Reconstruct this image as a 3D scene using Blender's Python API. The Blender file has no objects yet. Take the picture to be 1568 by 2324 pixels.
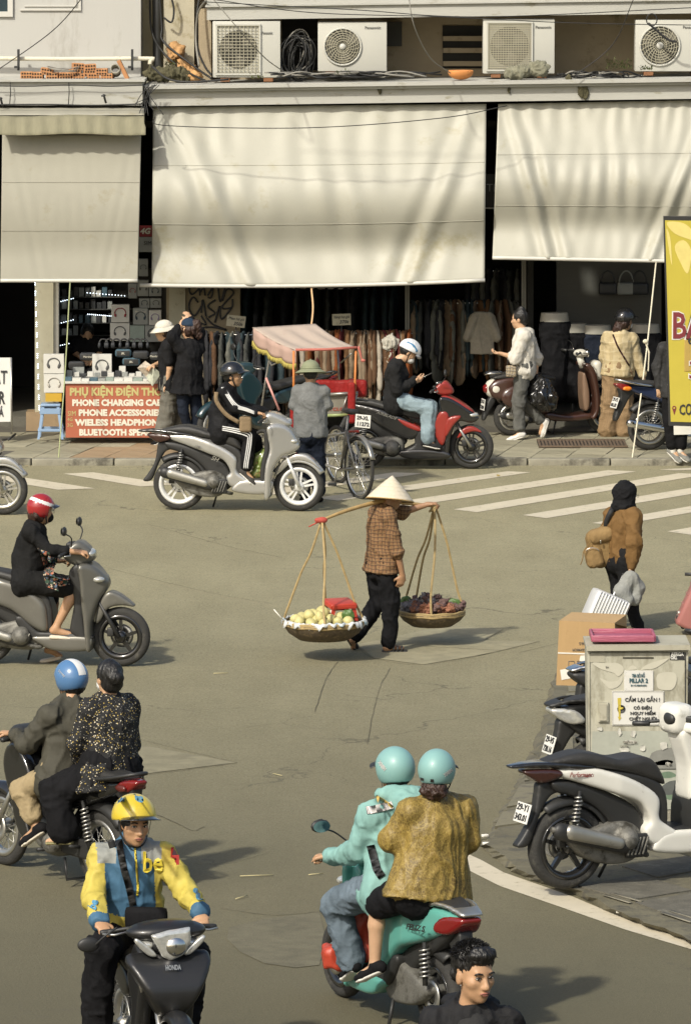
import bpy, bmesh, math, random
import numpy as np
from mathutils import Vector, Matrix

# ------------------------------------------------------------------ camera, sky, sun, exposure
FPX, CAM_H, HOR = 12000.0, 7.0, 265.0          # focal length in layout units (picture 1568 x 2324), eye height, horizon above the frame
PITCH = math.atan((1162 + HOR) / FPX)
scene = bpy.context.scene
C = bpy.context.collection
cam_d = bpy.data.cameras.new('camera'); cam = bpy.data.objects.new('camera', cam_d); C.objects.link(cam)
cam.location = (0, 0, CAM_H); cam.rotation_euler = (math.pi / 2 - PITCH, 0, 0)
cam_d.sensor_fit = 'VERTICAL'; cam_d.sensor_height = 36.0; cam_d.lens = FPX / 2324 * 36.0
cam_d.clip_start = 0.5; cam_d.clip_end = 600
scene.camera = cam
world = bpy.data.worlds.new('World'); scene.world = world; world.use_nodes = True
SUN_DIR = Vector((0.60, 0.95, -1.0)).normalized()           # the way the light travels
wn = world.node_tree; bg = wn.nodes['Background']; bg.inputs['Strength'].default_value = 0.13
sky = wn.nodes.new('ShaderNodeTexSky'); sky.sky_type = 'NISHITA'; sky.sun_disc = False
sky.sun_elevation = math.asin(-SUN_DIR.z); sky.sun_rotation = math.atan2(-SUN_DIR.x, -SUN_DIR.y)
sky.dust_density = 4.0; sky.air_density = 1.2
wn.links.new(sky.outputs[0], bg.inputs['Color'])
sun_d = bpy.data.lights.new('sun', 'SUN'); sun_d.energy = 3.4; sun_d.angle = math.radians(2.2); sun_d.color = (1.0, 0.955, 0.845)
sun = bpy.data.objects.new('sun', sun_d); C.objects.link(sun)
sun.rotation_euler = SUN_DIR.to_track_quat('-Z', 'Y').to_euler(); sun.location = (-30, 10, 50)
scene.view_settings.view_transform = 'Standard'; scene.view_settings.look = 'None'
scene.view_settings.exposure = 0.18; scene.view_settings.gamma = 1.0
scene.view_settings.use_curve_mapping = False

random.seed(7); rng = np.random.default_rng(7)
_c, _s = math.cos(PITCH), math.sin(PITCH)
def ray(x, y):
    a = (x - 784) / FPX; b = -(y - 1162) / FPX
    return a, _c + b * _s, -_s + b * _c
def W(x, y, Y):                                  # layout point at world depth Y
    d = ray(x, y); t = Y / d[1]
    return np.array((t * d[0], Y, CAM_H + t * d[2]))
def G(x, y, z=0.0):                              # layout point on the level z
    d = ray(x, y); t = (z - CAM_H) / d[2]
    return np.array((t * d[0], t * d[1], z))

# ------------------------------------------------------------------ materials
def lin(c):
    if isinstance(c, str):
        c = c.lstrip('#'); c = [int(c[i:i + 2], 16) / 255 for i in (0, 2, 4)]
        return tuple(x / 12.92 if x <= 0.04045 else ((x + 0.055) / 1.055) ** 2.4 for x in c)
    return tuple(c)
MATS = {}
def mat(name, col=(0.5, 0.5, 0.5), rough=0.6, metal=0.0, var=0.12, vs=6.0, bump=0.0, bs=60.0, coat=0.0, spec=0.5,
        dirt=None, ds=3.0, dth=0.55, emit=None, es=1.0, trans=0.0, sheen=0.0, subs=0.0, alpha=1.0, stretch=None):
    if name in MATS: return MATS[name]
    m = bpy.data.materials.new(name); m.use_nodes = True; MATS[name] = m
    nt = m.node_tree; L = nt.links; N = nt.nodes; p = N['Principled BSDF']
    col = lin(col)
    p.inputs['Roughness'].default_value = rough; p.inputs['Metallic'].default_value = metal
    p.inputs['Specular IOR Level'].default_value = spec
    p.inputs['Coat Weight'].default_value = coat; p.inputs['Coat Roughness'].default_value = 0.08
    p.inputs['Sheen Weight'].default_value = sheen; p.inputs['Sheen Roughness'].default_value = 0.5
    p.inputs['Transmission Weight'].default_value = trans; p.inputs['Alpha'].default_value = alpha
    if subs: p.inputs['Subsurface Weight'].default_value = subs; p.inputs['Subsurface Radius'].default_value = (.012, .005, .003)
    tc = N.new('ShaderNodeTexCoord'); src = tc.outputs['Object']
    if stretch:
        mp = N.new('ShaderNodeMapping'); mp.inputs['Scale'].default_value = stretch
        L.new(src, mp.inputs['Vector']); src = mp.outputs['Vector']
    nz = N.new('ShaderNodeTexNoise'); nz.inputs['Scale'].default_value = vs; nz.inputs['Detail'].default_value = 5
    nz.inputs['Roughness'].default_value = 0.62
    L.new(src, nz.inputs['Vector'])
    mx = N.new('ShaderNodeMix'); mx.data_type = 'RGBA'
    lo = tuple(max(0, c * (1 - var * 1.6)) for c in col); hi = tuple(min(1, c * (1 + var * 1.6)) for c in col)
    mx.inputs['A'].default_value = (*lo, 1); mx.inputs['B'].default_value = (*hi, 1)
    L.new(nz.outputs['Fac'], mx.inputs['Factor']); out = mx.outputs['Result']
    if dirt is not None:
        n2 = N.new('ShaderNodeTexNoise'); n2.inputs['Scale'].default_value = ds; n2.inputs['Detail'].default_value = 8
        n2.inputs['Roughness'].default_value = 0.7; L.new(src, n2.inputs['Vector'])
        rp = N.new('ShaderNodeMapRange'); rp.inputs['From Min'].default_value = dth; rp.inputs['From Max'].default_value = dth + 0.14
        L.new(n2.outputs['Fac'], rp.inputs['Value'])
        m2 = N.new('ShaderNodeMix'); m2.data_type = 'RGBA'; L.new(rp.outputs['Result'], m2.inputs['Factor'])
        L.new(out, m2.inputs['A']); m2.inputs['B'].default_value = (*lin(dirt), 1); out = m2.outputs['Result']
    L.new(out, p.inputs['Base Color'])
    if bump:
        nb = N.new('ShaderNodeTexNoise'); nb.inputs['Scale'].default_value = bs; nb.inputs['Detail'].default_value = 4
        L.new(src, nb.inputs['Vector'])
        bp = N.new('ShaderNodeBump'); bp.inputs['Strength'].default_value = bump; bp.inputs['Distance'].default_value = 0.01
        L.new(nb.outputs['Fac'], bp.inputs['Height']); L.new(bp.outputs['Normal'], p.inputs['Normal'])
    if emit is not None:
        p.inputs['Emission Color'].default_value = (*lin(emit), 1); p.inputs['Emission Strength'].default_value = es
    return m
def skin(name, col): return mat(name, col, rough=0.5, var=0.10, vs=30, subs=0.06, bump=0.05, bs=200)
def cloth(name, col, rough=0.85, var=0.2, vs=11, bump=0.75, bs=32, **k): return mat(name, col, rough=rough, var=var, vs=vs, bump=bump, bs=bs, sheen=0.0, spec=.15, **k)
def paint(name, col, rough=0.28, metal=0.0, coat=0.6, **k): return mat(name, col, rough=rough, metal=metal, coat=coat, var=k.pop('var', 0.06), **k)

# ------------------------------------------------------------------ mesh helpers: a mesh is (V, F)
def A(*p): return np.array(p, float)
def nrm(v):
    v = np.asarray(v, float); n = np.linalg.norm(v); return v / n if n > 1e-9 else v
def link(name, me, parent=None):
    o = bpy.data.objects.new(name, me); C.objects.link(o)
    if parent is not None: o.parent = parent
    return o
def to_mesh(name, vf, m, smooth=True, off=None, fi=None):
    V, F = vf; V = np.asarray(V, np.float32)
    if off is not None: V = V - np.asarray(off, np.float32)
    me = bpy.data.meshes.new(name)
    me.vertices.add(len(V)); me.vertices.foreach_set('co', V.ravel())
    if isinstance(F, np.ndarray):
        n = F.shape[1]; flat = F.ravel(); tot = np.full(len(F), n); 
    else:
        flat = np.array([i for f in F for i in f]); tot = np.array([len(f) for f in F])
    me.loops.add(len(flat)); me.loops.foreach_set('vertex_index', flat.astype(np.int32))
    st = np.concatenate(([0], np.cumsum(tot)[:-1])).astype(np.int32)
    me.polygons.add(len(tot)); me.polygons.foreach_set('loop_start', st)
    try: me.polygons.foreach_set('loop_total', tot.astype(np.int32))
    except Exception: pass
    me.polygons.foreach_set('use_smooth', np.full(len(tot), bool(smooth)))
    ms = m if isinstance(m, (list, tuple)) else [m]
    for q in ms: me.materials.append(q)
    if fi is not None: me.polygons.foreach_set('material_index', np.asarray(fi, np.int32))
    me.update(calc_edges=True); me.validate()
    if smooth == 'auto':
        me.set_sharp_from_angle(angle=math.radians(38))
    return me
def obj(name, vf, m, parent=None, smooth=True, off=None, fi=None):
    return link(name, to_mesh(name, vf, m, smooth, off, fi), parent)
def tag(o, label, cat, group=None, kind=None):
    o['label'] = label
    if cat: o['category'] = cat
    if group: o['group'] = group
    if kind: o['kind'] = kind
    return o
def struct(o, label=None):
    o['kind'] = 'structure'
    if label: o['label'] = label
    return o
def empty(name, loc=(0, 0, 0), rz=0.0, label=None, cat=None, group=None):
    o = bpy.data.objects.new(name, None); C.objects.link(o); o.location = tuple(loc); o.rotation_euler = (0, 0, rz)
    o.empty_display_size = 0.2
    if label: tag(o, label, cat, group)
    return o
def children(o): return [x for x in bpy.data.objects if x.parent == o]
def copy_tree(o, parent=None):
    c = o.copy(); C.objects.link(c)
    if parent is not None: c.parent = parent
    for ch in children(o): copy_tree(ch, c)
    return c
def join(*ms):
    V = []; F = []; n = 0
    for v, f in ms:
        V.append(np.asarray(v, float).reshape(-1, 3)); F += [tuple(int(i) + n for i in q) for q in f]; n += len(v)
    return np.concatenate(V), F
def xf(vf, M=None, t=None, s=None):
    V = np.asarray(vf[0], float)
    if s is not None: V = V * np.asarray(s, float)
    if M is not None: V = V @ np.asarray(M, float).T
    if t is not None: V = V + np.asarray(t, float)
    return V, vf[1]
def rotz(a): c, s = math.cos(a), math.sin(a); return np.array([[c, -s, 0], [s, c, 0], [0, 0, 1.]])
def roty(a): c, s = math.cos(a), math.sin(a); return np.array([[c, 0, s], [0, 1., 0], [-s, 0, c]])
def rotx(a): c, s = math.cos(a), math.sin(a); return np.array([[1., 0, 0], [0, c, -s], [0, s, c]])
def box(c, s):
    c = np.asarray(c, float); s = np.asarray(s, float) / 2
    V = np.array([[x, y, z] for x in (-1, 1) for y in (-1, 1) for z in (-1, 1)], float) * s + c
    return V, [(0, 1, 3, 2), (4, 6, 7, 5), (0, 4, 5, 1), (2, 3, 7, 6), (0, 2, 6, 4), (1, 5, 7, 3)]
def rbox(c, s, r=0.01):                          # box with chamfered edges
    bm = bmesh.new(); bmesh.ops.create_cube(bm, size=1)
    for v in bm.verts: v.co = Vector([v.co[i] * s[i] for i in range(3)])
    bmesh.ops.bevel(bm, geom=bm.edges[:], offset=r, segments=2, affect='EDGES', profile=0.6)
    V = np.array([v.co[:] for v in bm.verts]) + np.asarray(c, float); F = [tuple(v.index for v in f.verts) for f in bm.faces]
    bm.free(); return V, F
def hexa(p):                                     # 8 corners: front a b c d (ccw seen from outside), back a b c d
    return np.array(p, float), [(0, 1, 2, 3), (7, 6, 5, 4), (0, 4, 5, 1), (1, 5, 6, 2), (2, 6, 7, 3), (3, 7, 4, 0)]
def pbox(x0, x1, yt, yb, Y0, Y1, sl=0.0):        # box whose front face fills this layout rectangle at depth Y0 (sl: slope of its edges)
    def q(x, y): return W(x, y + sl * (x - 784), Y0)
    f = [q(x0, yb), q(x1, yb), q(x1, yt), q(x0, yt)]
    return hexa(f + [p + A(0, Y1 - Y0, 0) for p in f])
def basis(d, ref=None):
    d = nrm(d); ref = A(0, 0, 1) if ref is None else np.asarray(ref, float)
    u = np.cross(ref, d)
    if np.linalg.norm(u) < 1e-5: u = np.cross(A(1, 0, 0), d)
    u = nrm(u); return u, np.cross(d, u), d
def tube(pts, r, n=8, closed=False, cap=True):
    P = np.asarray(pts, float); m = len(P); R = np.full(m, r, float) if np.isscalar(r) else np.asarray(r, float)
    T = np.zeros_like(P)
    for i in range(m):
        a = P[(i - 1) % m] if (closed or i > 0) else P[i]; b = P[(i + 1) % m] if (closed or i < m - 1) else P[i]
        T[i] = nrm(b - a)
    u, v, _ = basis(T[0]); V = []
    th = np.arange(n) * 2 * math.pi / n
    for i in range(m):
        u = u - T[i] * np.dot(u, T[i]); u = nrm(u); v = np.cross(T[i], u)
        V.append(P[i] + R[i] * (np.cos(th)[:, None] * u + np.sin(th)[:, None] * v))
    V = np.concatenate(V); F = []
    for i in range(m if closed else m - 1):
        j = (i + 1) % m
        for k in range(n): F.append((i * n + k, i * n + (k + 1) % n, j * n + (k + 1) % n, j * n + k))
    if cap and not closed: F.append(tuple(range(n))[::-1]); F.append(tuple((m - 1) * n + k for k in range(n)))
    return V, F
def bez(pts, n=12):                              # Catmull-Rom through points
    P = [np.asarray(p, float) for p in pts]; P = [2 * P[0] - P[1]] + P + [2 * P[-1] - P[-2]]; out = []
    for i in range(1, len(P) - 2):
        for k in range(n):
            t = k / n; a, b, c, d = P[i - 1:i + 3]
            out.append(0.5 * (2 * b + (c - a) * t + (2 * a - 5 * b + 4 * c - d) * t * t + (3 * b - a - 3 * c + d) * t ** 3))
    out.append(P[-2]); return np.array(out)
def cbez(pts, n=6):                              # the same, closed
    P = [np.asarray(p, float) for p in pts]; m = len(P); out = []
    for i in range(m):
        a, b, c, d = P[(i - 1) % m], P[i], P[(i + 1) % m], P[(i + 2) % m]
        for k in range(n):
            t = k / n
            out.append(0.5 * (2 * b + (c - a) * t + (2 * a - 5 * b + 4 * c - d) * t * t + (3 * b - a - 3 * c + d) * t ** 3))
    return np.array(out)
def lathe(prof, n=24, closed=False):             # (r, z) profile about z
    V = []; F = []; m = len(prof)
    for r, z in prof:
        for k in range(n): a = 2 * math.pi * k / n; V.append((r * math.cos(a), r * math.sin(a), z))
    for i in range(m if closed else m - 1):
        j = (i + 1) % m
        for k in range(n): F.append((i * n + k, i * n + (k + 1) % n, j * n + (k + 1) % n, j * n + k))
    return np.array(V, float), F
def prism(poly, h0, h1, axis='y'):               # polygon (a, b) extruded between h0 and h1
    n = len(poly)
    def mk(p, h): return {'y': (p[0], h, p[1]), 'z': (p[0], p[1], h), 'x': (h, p[0], p[1])}[axis]
    V = [mk(p, h0) for p in poly] + [mk(p, h1) for p in poly]
    F = [tuple(range(n)), tuple(range(2 * n - 1, n - 1, -1))] + [(i, n + i, n + (i + 1) % n, (i + 1) % n) for i in range(n)]
    return np.array(V, float), F
def ribbon(pts, w, nrmv, t=0.002):               # flat band along points, facing nrmv
    P = np.asarray(pts, float); nv = nrm(nrmv); V = []; F = []
    W_ = [w] * len(P) if np.isscalar(w) else w
    for i, p in enumerate(P):
        T = nrm(P[min(i + 1, len(P) - 1)] - P[max(i - 1, 0)]); sd = nrm(np.cross(T, nv))
        V += [p - sd * W_[i] / 2, p + sd * W_[i] / 2, p + sd * W_[i] / 2 - nv * t, p - sd * W_[i] / 2 - nv * t]
    for i in range(len(P) - 1):
        a = 4 * i
        for k in range(4): F.append((a + k, a + (k + 1) % 4, a + 4 + (k + 1) % 4, a + 4 + k))
    F += [(3, 2, 1, 0), tuple(len(V) - 4 + k for k in range(4))]
    return np.array(V), F
def grid(fn, nu, nv):
    V = [fn(i / nu, j / nv) for j in range(nv + 1) for i in range(nu + 1)]
    F = [(j * (nu + 1) + i, j * (nu + 1) + i + 1, (j + 1) * (nu + 1) + i + 1, (j + 1) * (nu + 1) + i) for j in range(nv) for i in range(nu)]
    return np.array(V, float), F
def solidify(vf, t):                             # give an open sheet a thickness
    V, F = np.asarray(vf[0], float), vf[1]; N = vnormals(V, F); n = len(V)
    V2 = np.concatenate([V, V - N * t]); F2 = [tuple(f) for f in F] + [tuple(i + n for i in f[::-1]) for f in F]
    ed = {}
    for f in F:
        for a, b in zip(f, tuple(f[1:]) + (f[0],)):
            if (b, a) in ed: del ed[(b, a)]
            else: ed[(a, b)] = 1
    F2 += [(b, a, a + n, b + n) for a, b in ed]
    return V2, F2
def addat(i, v, n): return np.stack([np.bincount(i, v[:, c], n) for c in range(3)], 1)
def vnormals(V, F):
    N = np.zeros_like(V)
    if isinstance(F, np.ndarray):
        fn = np.cross(V[F[:, 2]] - V[F[:, 0]], V[F[:, 3 % F.shape[1]]] - V[F[:, 1]])
        for k in range(F.shape[1]): N += addat(F[:, k], fn, len(V))
    else:
        for f in F:
            q = np.cross(V[f[2]] - V[f[0]], V[f[3 % len(f)]] - V[f[1]]) if len(f) > 3 else np.cross(V[f[1]] - V[f[0]], V[f[2]] - V[f[0]])
            for i in f: N[i] += q
    return N / (np.linalg.norm(N, axis=1)[:, None] + 1e-12)
def vnoise(P, seed=0):                           # smooth value noise, vectorised, 0..1
    P = np.asarray(P, float); I = np.floor(P).astype(np.int64); f = P - I; f = f * f * (3 - 2 * f)
    def h(i, j, k):
        n = (i * 374761393 + j * 668265263 + k * 2147483647 + seed * 1274126177) & 0xffffffff
        n = ((n ^ (n >> 13)) * 1274126177) & 0xffffffff
        return ((n ^ (n >> 16)) & 0xffff) / 65535.0
    x, y, z = I[:, 0], I[:, 1], I[:, 2]; r = 0
    for a in (0, 1):
        for b in (0, 1):
            for c in (0, 1):
                w = (f[:, 0] if a else 1 - f[:, 0]) * (f[:, 1] if b else 1 - f[:, 1]) * (f[:, 2] if c else 1 - f[:, 2])
                r = r + w * h(x + a, y + b, z + c)
    return r
from mathutils.bvhtree import BVHTree
def cling(o, target, direction=(0, 1, 0), off=.003):   # lay a printed mark onto the surface of the thing that carries it
    tm = target.data; bv = BVHTree.FromPolygons([v.co[:] for v in tm.vertices], [p.vertices[:] for p in tm.polygons]); d = Vector(direction).normalized()
    for v in o.data.vertices:
        h = bv.ray_cast(v.co - d * 1.0, d, 2.5)
        if h[0] is not None: v.co = h[0] - d * off
    o.data.update(); return o
def text(body, size, m, parent, loc, ux, uz, name='lettering', align='CENTER', shear=0.0, bold=0.0, sx=1.0, depth=0.0015, fit=None):
    """lettering as flat mesh: ux = reading direction, uz = up; loc = anchor on the surface (parent space)"""
    cu = bpy.data.curves.new('t', 'FONT'); cu.body = body; cu.size = size; cu.align_x = align; cu.align_y = 'CENTER'
    cu.shear = shear; cu.offset = bold; cu.extrude = depth; cu.resolution_u = 2
    o = bpy.data.objects.new('t', cu); me = bpy.data.meshes.new_from_object(o); me.name = name; bpy.data.objects.remove(o); bpy.data.curves.remove(cu)
    ux = nrm(ux); uz = nrm(uz); un = np.cross(ux, uz)
    n = len(me.vertices); co = np.zeros(n * 3, np.float32); me.vertices.foreach_get('co', co); co = co.reshape(-1, 3)
    if fit:
        w0 = co[:, 0].max() - co[:, 0].min(); sx = fit / max(w0, 1e-6)
    co = co[:, :1] * sx * ux + co[:, 1:2] * uz + (co[:, 2:3] + depth) * un + np.asarray(loc)
    me.vertices.foreach_set('co', co.astype(np.float32).ravel()); me.materials.clear(); me.materials.append(m); me.update()
    return link(name, me, parent)

# ------------------------------------------------------------------ smooth solids: distance fields -> surface nets
def _cl(x): return np.clip(x, 0.0, 1.0)
class Pr:                                        # one primitive: bounds + distance function
    def __init__(s, lo, hi, fn, op='u', k=None): s.lo, s.hi, s.fn, s.op, s.k = np.asarray(lo, float), np.asarray(hi, float), fn, op, k
def cap(p0, p1, r0, r1=None, op='u', k=None):    # tapered round limb
    p0, p1 = np.asarray(p0, float), np.asarray(p1, float); r1 = r0 if r1 is None else r1; d = p1 - p0; L2 = max(d @ d, 1e-9); r = max(r0, r1)
    def fn(X, Y, Z):
        x, y, z = X - p0[0], Y - p0[1], Z - p0[2]
        t = _cl((x * d[0] + y * d[1] + z * d[2]) / L2)
        return np.sqrt((x - t * d[0]) ** 2 + (y - t * d[1]) ** 2 + (z - t * d[2]) ** 2) - (r0 + t * (r1 - r0))
    return Pr(np.minimum(p0, p1) - r, np.maximum(p0, p1) + r, fn, op, k)
def ecap(p0, p1, a0, b0, a1, b1, u, op='u', k=None, clip=None):   # the same with an elliptic section: a along u, b across
    p0, p1, u = np.asarray(p0, float), np.asarray(p1, float), nrm(u); d = p1 - p0; L2 = max(d @ d, 1e-9); r = max(a0, b0, a1, b1)
    def fn(X, Y, Z):
        x, y, z = X - p0[0], Y - p0[1], Z - p0[2]
        t = _cl((x * d[0] + y * d[1] + z * d[2]) / L2)
        x = x - t * d[0]; y = y - t * d[1]; z = z - t * d[2]
        l = x * u[0] + y * u[1] + z * u[2]; q = np.maximum(x * x + y * y + z * z - l * l, 0)
        a = a0 + t * (a1 - a0); b = b0 + t * (b1 - b0)
        dd = (np.sqrt((l / a) ** 2 + q / (b * b)) - 1) * np.minimum(a, b)
        if clip is not None:
            c, n = clip; dd = np.maximum(dd, (X - c[0]) * n[0] + (Y - c[1]) * n[1] + (Z - c[2]) * n[2])
        return dd
    return Pr(np.minimum(p0, p1) - r, np.maximum(p0, p1) + r, fn, op, k)
def ell(c, r, M=None, op='u', k=None):           # ellipsoid; rows of M are its axes
    c = np.asarray(c, float); r = np.asarray(r, float); M = np.eye(3) if M is None else np.asarray(M, float); rm = r.max()
    def fn(X, Y, Z):
        x, y, z = X - c[0], Y - c[1], Z - c[2]
        q = [(M[i, 0] * x + M[i, 1] * y + M[i, 2] * z) / r[i] for i in range(3)]
        k0 = np.sqrt(q[0] ** 2 + q[1] ** 2 + q[2] ** 2); k1 = np.sqrt((q[0] / r[0]) ** 2 + (q[1] / r[1]) ** 2 + (q[2] / r[2]) ** 2) + 1e-9
        return k0 * (k0 - 1) / k1
    return Pr(c - rm, c + rm, fn, op, k)
def bx(c, s, rr=0.01, M=None, op='u', k=None):   # rounded box, half sizes s
    c = np.asarray(c, float); s = np.asarray(s, float); M = np.eye(3) if M is None else np.asarray(M, float); R = np.abs(M.T) @ s + rr
    def fn(X, Y, Z):
        x, y, z = X - c[0], Y - c[1], Z - c[2]
        q = [np.abs(M[i, 0] * x + M[i, 1] * y + M[i, 2] * z) - s[i] + rr for i in range(3)]
        return np.sqrt(sum(np.maximum(a, 0) ** 2 for a in q)) + np.minimum(np.maximum(np.maximum(q[0], q[1]), q[2]), 0) - rr
    return Pr(c - R, c + R, fn, op, k)
def half(p, n, op='i', k=None):                  # keep the side n points away from
    p = np.asarray(p, float); n = nrm(n)
    return Pr(A(-1e3, -1e3, -1e3), A(1e3, 1e3, 1e3), lambda X, Y, Z: (X - p[0]) * n[0] + (Y - p[1]) * n[1] + (Z - p[2]) * n[2], op, k)
def poly_sd(P, X, Z):                            # signed distance to polygon (negative inside)
    P = np.asarray(P, float); d = np.full(np.broadcast(X, Z).shape, 1e9); s = np.zeros(d.shape, bool); n = len(P)
    for i in range(n):
        a, b = P[i], P[i - 1]; e = b - a; wx, wz = X - a[0], Z - a[1]
        t = _cl((wx * e[0] + wz * e[1]) / max(e @ e, 1e-12))
        d = np.minimum(d, (wx - t * e[0]) ** 2 + (wz - t * e[1]) ** 2)
        c1 = (a[1] > Z) != (b[1] > Z)
        xi = e[0] * (Z - a[1]) / (e[1] if abs(e[1]) > 1e-12 else 1e-12) + a[0]
        s ^= c1 & (X < xi)
    d = np.sqrt(d); return np.where(s, -d, d)
def panel(poly, w, r=0.02, yc=0.0, op='u', k=None, sm=4, taper=None):   # side outline (x, z) with half width w (number or f(x,z)), rounded by r
    P = cbez(poly, sm) if sm > 1 else np.asarray(poly, float); lo, hi = P.min(0), P.max(0)
    wm = w if np.isscalar(w) else 0.3
    def fn(X, Y, Z):
        x2, z2 = np.broadcast_arrays(X[:, :, :1][:, :1, :] if X.ndim == 3 else X, Z)
        d2 = poly_sd(P, X[:, 0, :1], Z[0, 0, :][None, :])[:, None, :]
        ww = w if np.isscalar(w) else w(X[:, 0, :1], Z[0, 0, :][None, :])[:, None, :]
        q1 = d2 + r; q2 = np.abs(Y - yc) - ww + r
        return np.sqrt(np.maximum(q1, 0) ** 2 + np.maximum(q2, 0) ** 2) + np.minimum(np.maximum(q1, q2), 0) - r
    return Pr(A(lo[0], yc - wm, lo[1]), A(hi[0], yc + wm, hi[1]), fn, op, k)
HS = 1.0                                             # grid coarseness, set per chapter
def sdf(prims, h=0.01, k=0.02, relax=1, disp=None):
    h = h * HS
    prims = [p for p in prims if p is not None]
    us = [p for p in prims if p.op == 'u']
    lo = np.min([p.lo for p in us], 0) - 3 * h - k * 0.3; hi = np.max([p.hi for p in us], 0) + 3 * h + k * 0.3
    n = np.ceil((hi - lo) / h).astype(int) + 1; V = np.full(n, 0.5, np.float32)
    ax = [lo[i] + h * np.arange(n[i]) for i in range(3)]
    for p in prims:
        kk = k if p.k is None else p.k; mg = kk + 3 * h
        a = np.clip(np.floor((p.lo - mg - lo) / h).astype(int), 0, n); b = np.clip(np.ceil((p.hi + mg - lo) / h).astype(int) + 1, 0, n)
        if (b <= a).any(): continue
        sl = tuple(slice(a[i], b[i]) for i in range(3))
        X = ax[0][sl[0]][:, None, None]; Y = ax[1][sl[1]][None, :, None]; Z = ax[2][sl[2]][None, None, :]
        d = p.fn(X, Y, Z); cur = V[sl]
        if p.op == 'u':
            if kk > 0: hh = np.maximum(kk - np.abs(cur - d), 0) / kk; V[sl] = np.minimum(cur, d) - hh * hh * kk * 0.25
            else: V[sl] = np.minimum(cur, d)
        else:
            if p.op == 's': d = -d
            if kk > 0: hh = np.maximum(kk - np.abs(cur - d), 0) / kk; V[sl] = np.maximum(cur, d) + hh * hh * kk * 0.25
            else: V[sl] = np.maximum(cur, d)
    vf = nets(V, lo, h)
    if relax: vf = (smooth_v(vf[0], vf[1], relax), vf[1])
    if disp is not None:
        N = vnormals(vf[0], vf[1]); vf = (vf[0] + N * disp(vf[0], N)[:, None], vf[1])
    return vf
def nets(V, lo, h):
    S = V < 0
    c = np.zeros(tuple(np.array(V.shape) - 1), np.int8); offs = [(i, j, k) for i in (0, 1) for j in (0, 1) for k in (0, 1)]
    sh = c.shape
    for o in offs: c += S[o[0]:o[0] + sh[0], o[1]:o[1] + sh[1], o[2]:o[2] + sh[2]]
    I = np.argwhere((c > 0) & (c < 8)); idx = np.full(sh, -1, np.int64); idx[I[:, 0], I[:, 1], I[:, 2]] = np.arange(len(I))
    val = {o: V[I[:, 0] + o[0], I[:, 1] + o[1], I[:, 2] + o[2]] for o in offs}
    acc = np.zeros((len(I), 3)); cnt = np.zeros(len(I))
    for o in offs:
        for a in range(3):
            if o[a] == 0:
                q = list(o); q[a] = 1; v0, v1 = val[o], val[tuple(q)]; m = (v0 < 0) != (v1 < 0)
                t = np.where(m, v0 / np.where(m, v0 - v1, 1), 0); p = np.repeat(np.array(o, float)[None], len(I), 0); p[:, a] += t
                acc += p * m[:, None]; cnt += m
    P = lo + h * (I + acc / np.maximum(cnt, 1)[:, None]); F = []
    for a in range(3):
        b, d = (a + 1) % 3, (a + 2) % 3
        s0 = [slice(None)] * 3; s1 = [slice(None)] * 3; s0[a] = slice(0, -1); s1[a] = slice(1, None)
        E = S[tuple(s0)] != S[tuple(s1)]; J = np.argwhere(E)
        J = J[(J[:, b] > 0) & (J[:, d] > 0) & (J[:, b] < sh[b]) & (J[:, d] < sh[d])]
        if not len(J): continue
        ins = S[J[:, 0], J[:, 1], J[:, 2]]; q = []
        for db, dd in ((-1, -1), (0, -1), (0, 0), (-1, 0)):
            K = J.copy(); K[:, b] += db; K[:, d] += dd; q.append(idx[K[:, 0], K[:, 1], K[:, 2]])
        Q = np.stack(q, 1); Q[~ins] = Q[~ins][:, ::-1]; F.append(Q)
    F = np.concatenate(F); return P, F[(F >= 0).all(1)]
def smooth_v(V, F, n=1, lam=0.5):
    for _ in range(n):
        S = np.zeros_like(V); D = np.zeros(len(V))
        for k in range(4):
            a, b = F[:, k], F[:, (k + 1) % 4]
            S += addat(a, V[b], len(V)); D += np.bincount(a, minlength=len(V))
        V = V * (1 - lam) + lam * S / np.maximum(D, 1)[:, None]
    return V
def folds(amp, freq=9.0, stretch=(1, 1, 0.45), seed=0):   # cloth wrinkles, displaced for real
    st = np.asarray(stretch, float)
    def f(V, N):
        w = vnoise(V * 5, seed)[:, None] * 1.2
        a = vnoise((V * st + w * 0.12) * freq, seed + 1); b = vnoise((V * st + w * 0.1) * freq * 2.3, seed + 2)
        r = 1 - np.abs(2 * a - 1); q = 1 - np.abs(2 * b - 1)
        return amp * (1.9 * r ** 3 - .75 + 1.1 * q ** 3 - .35)
    return f
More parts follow.
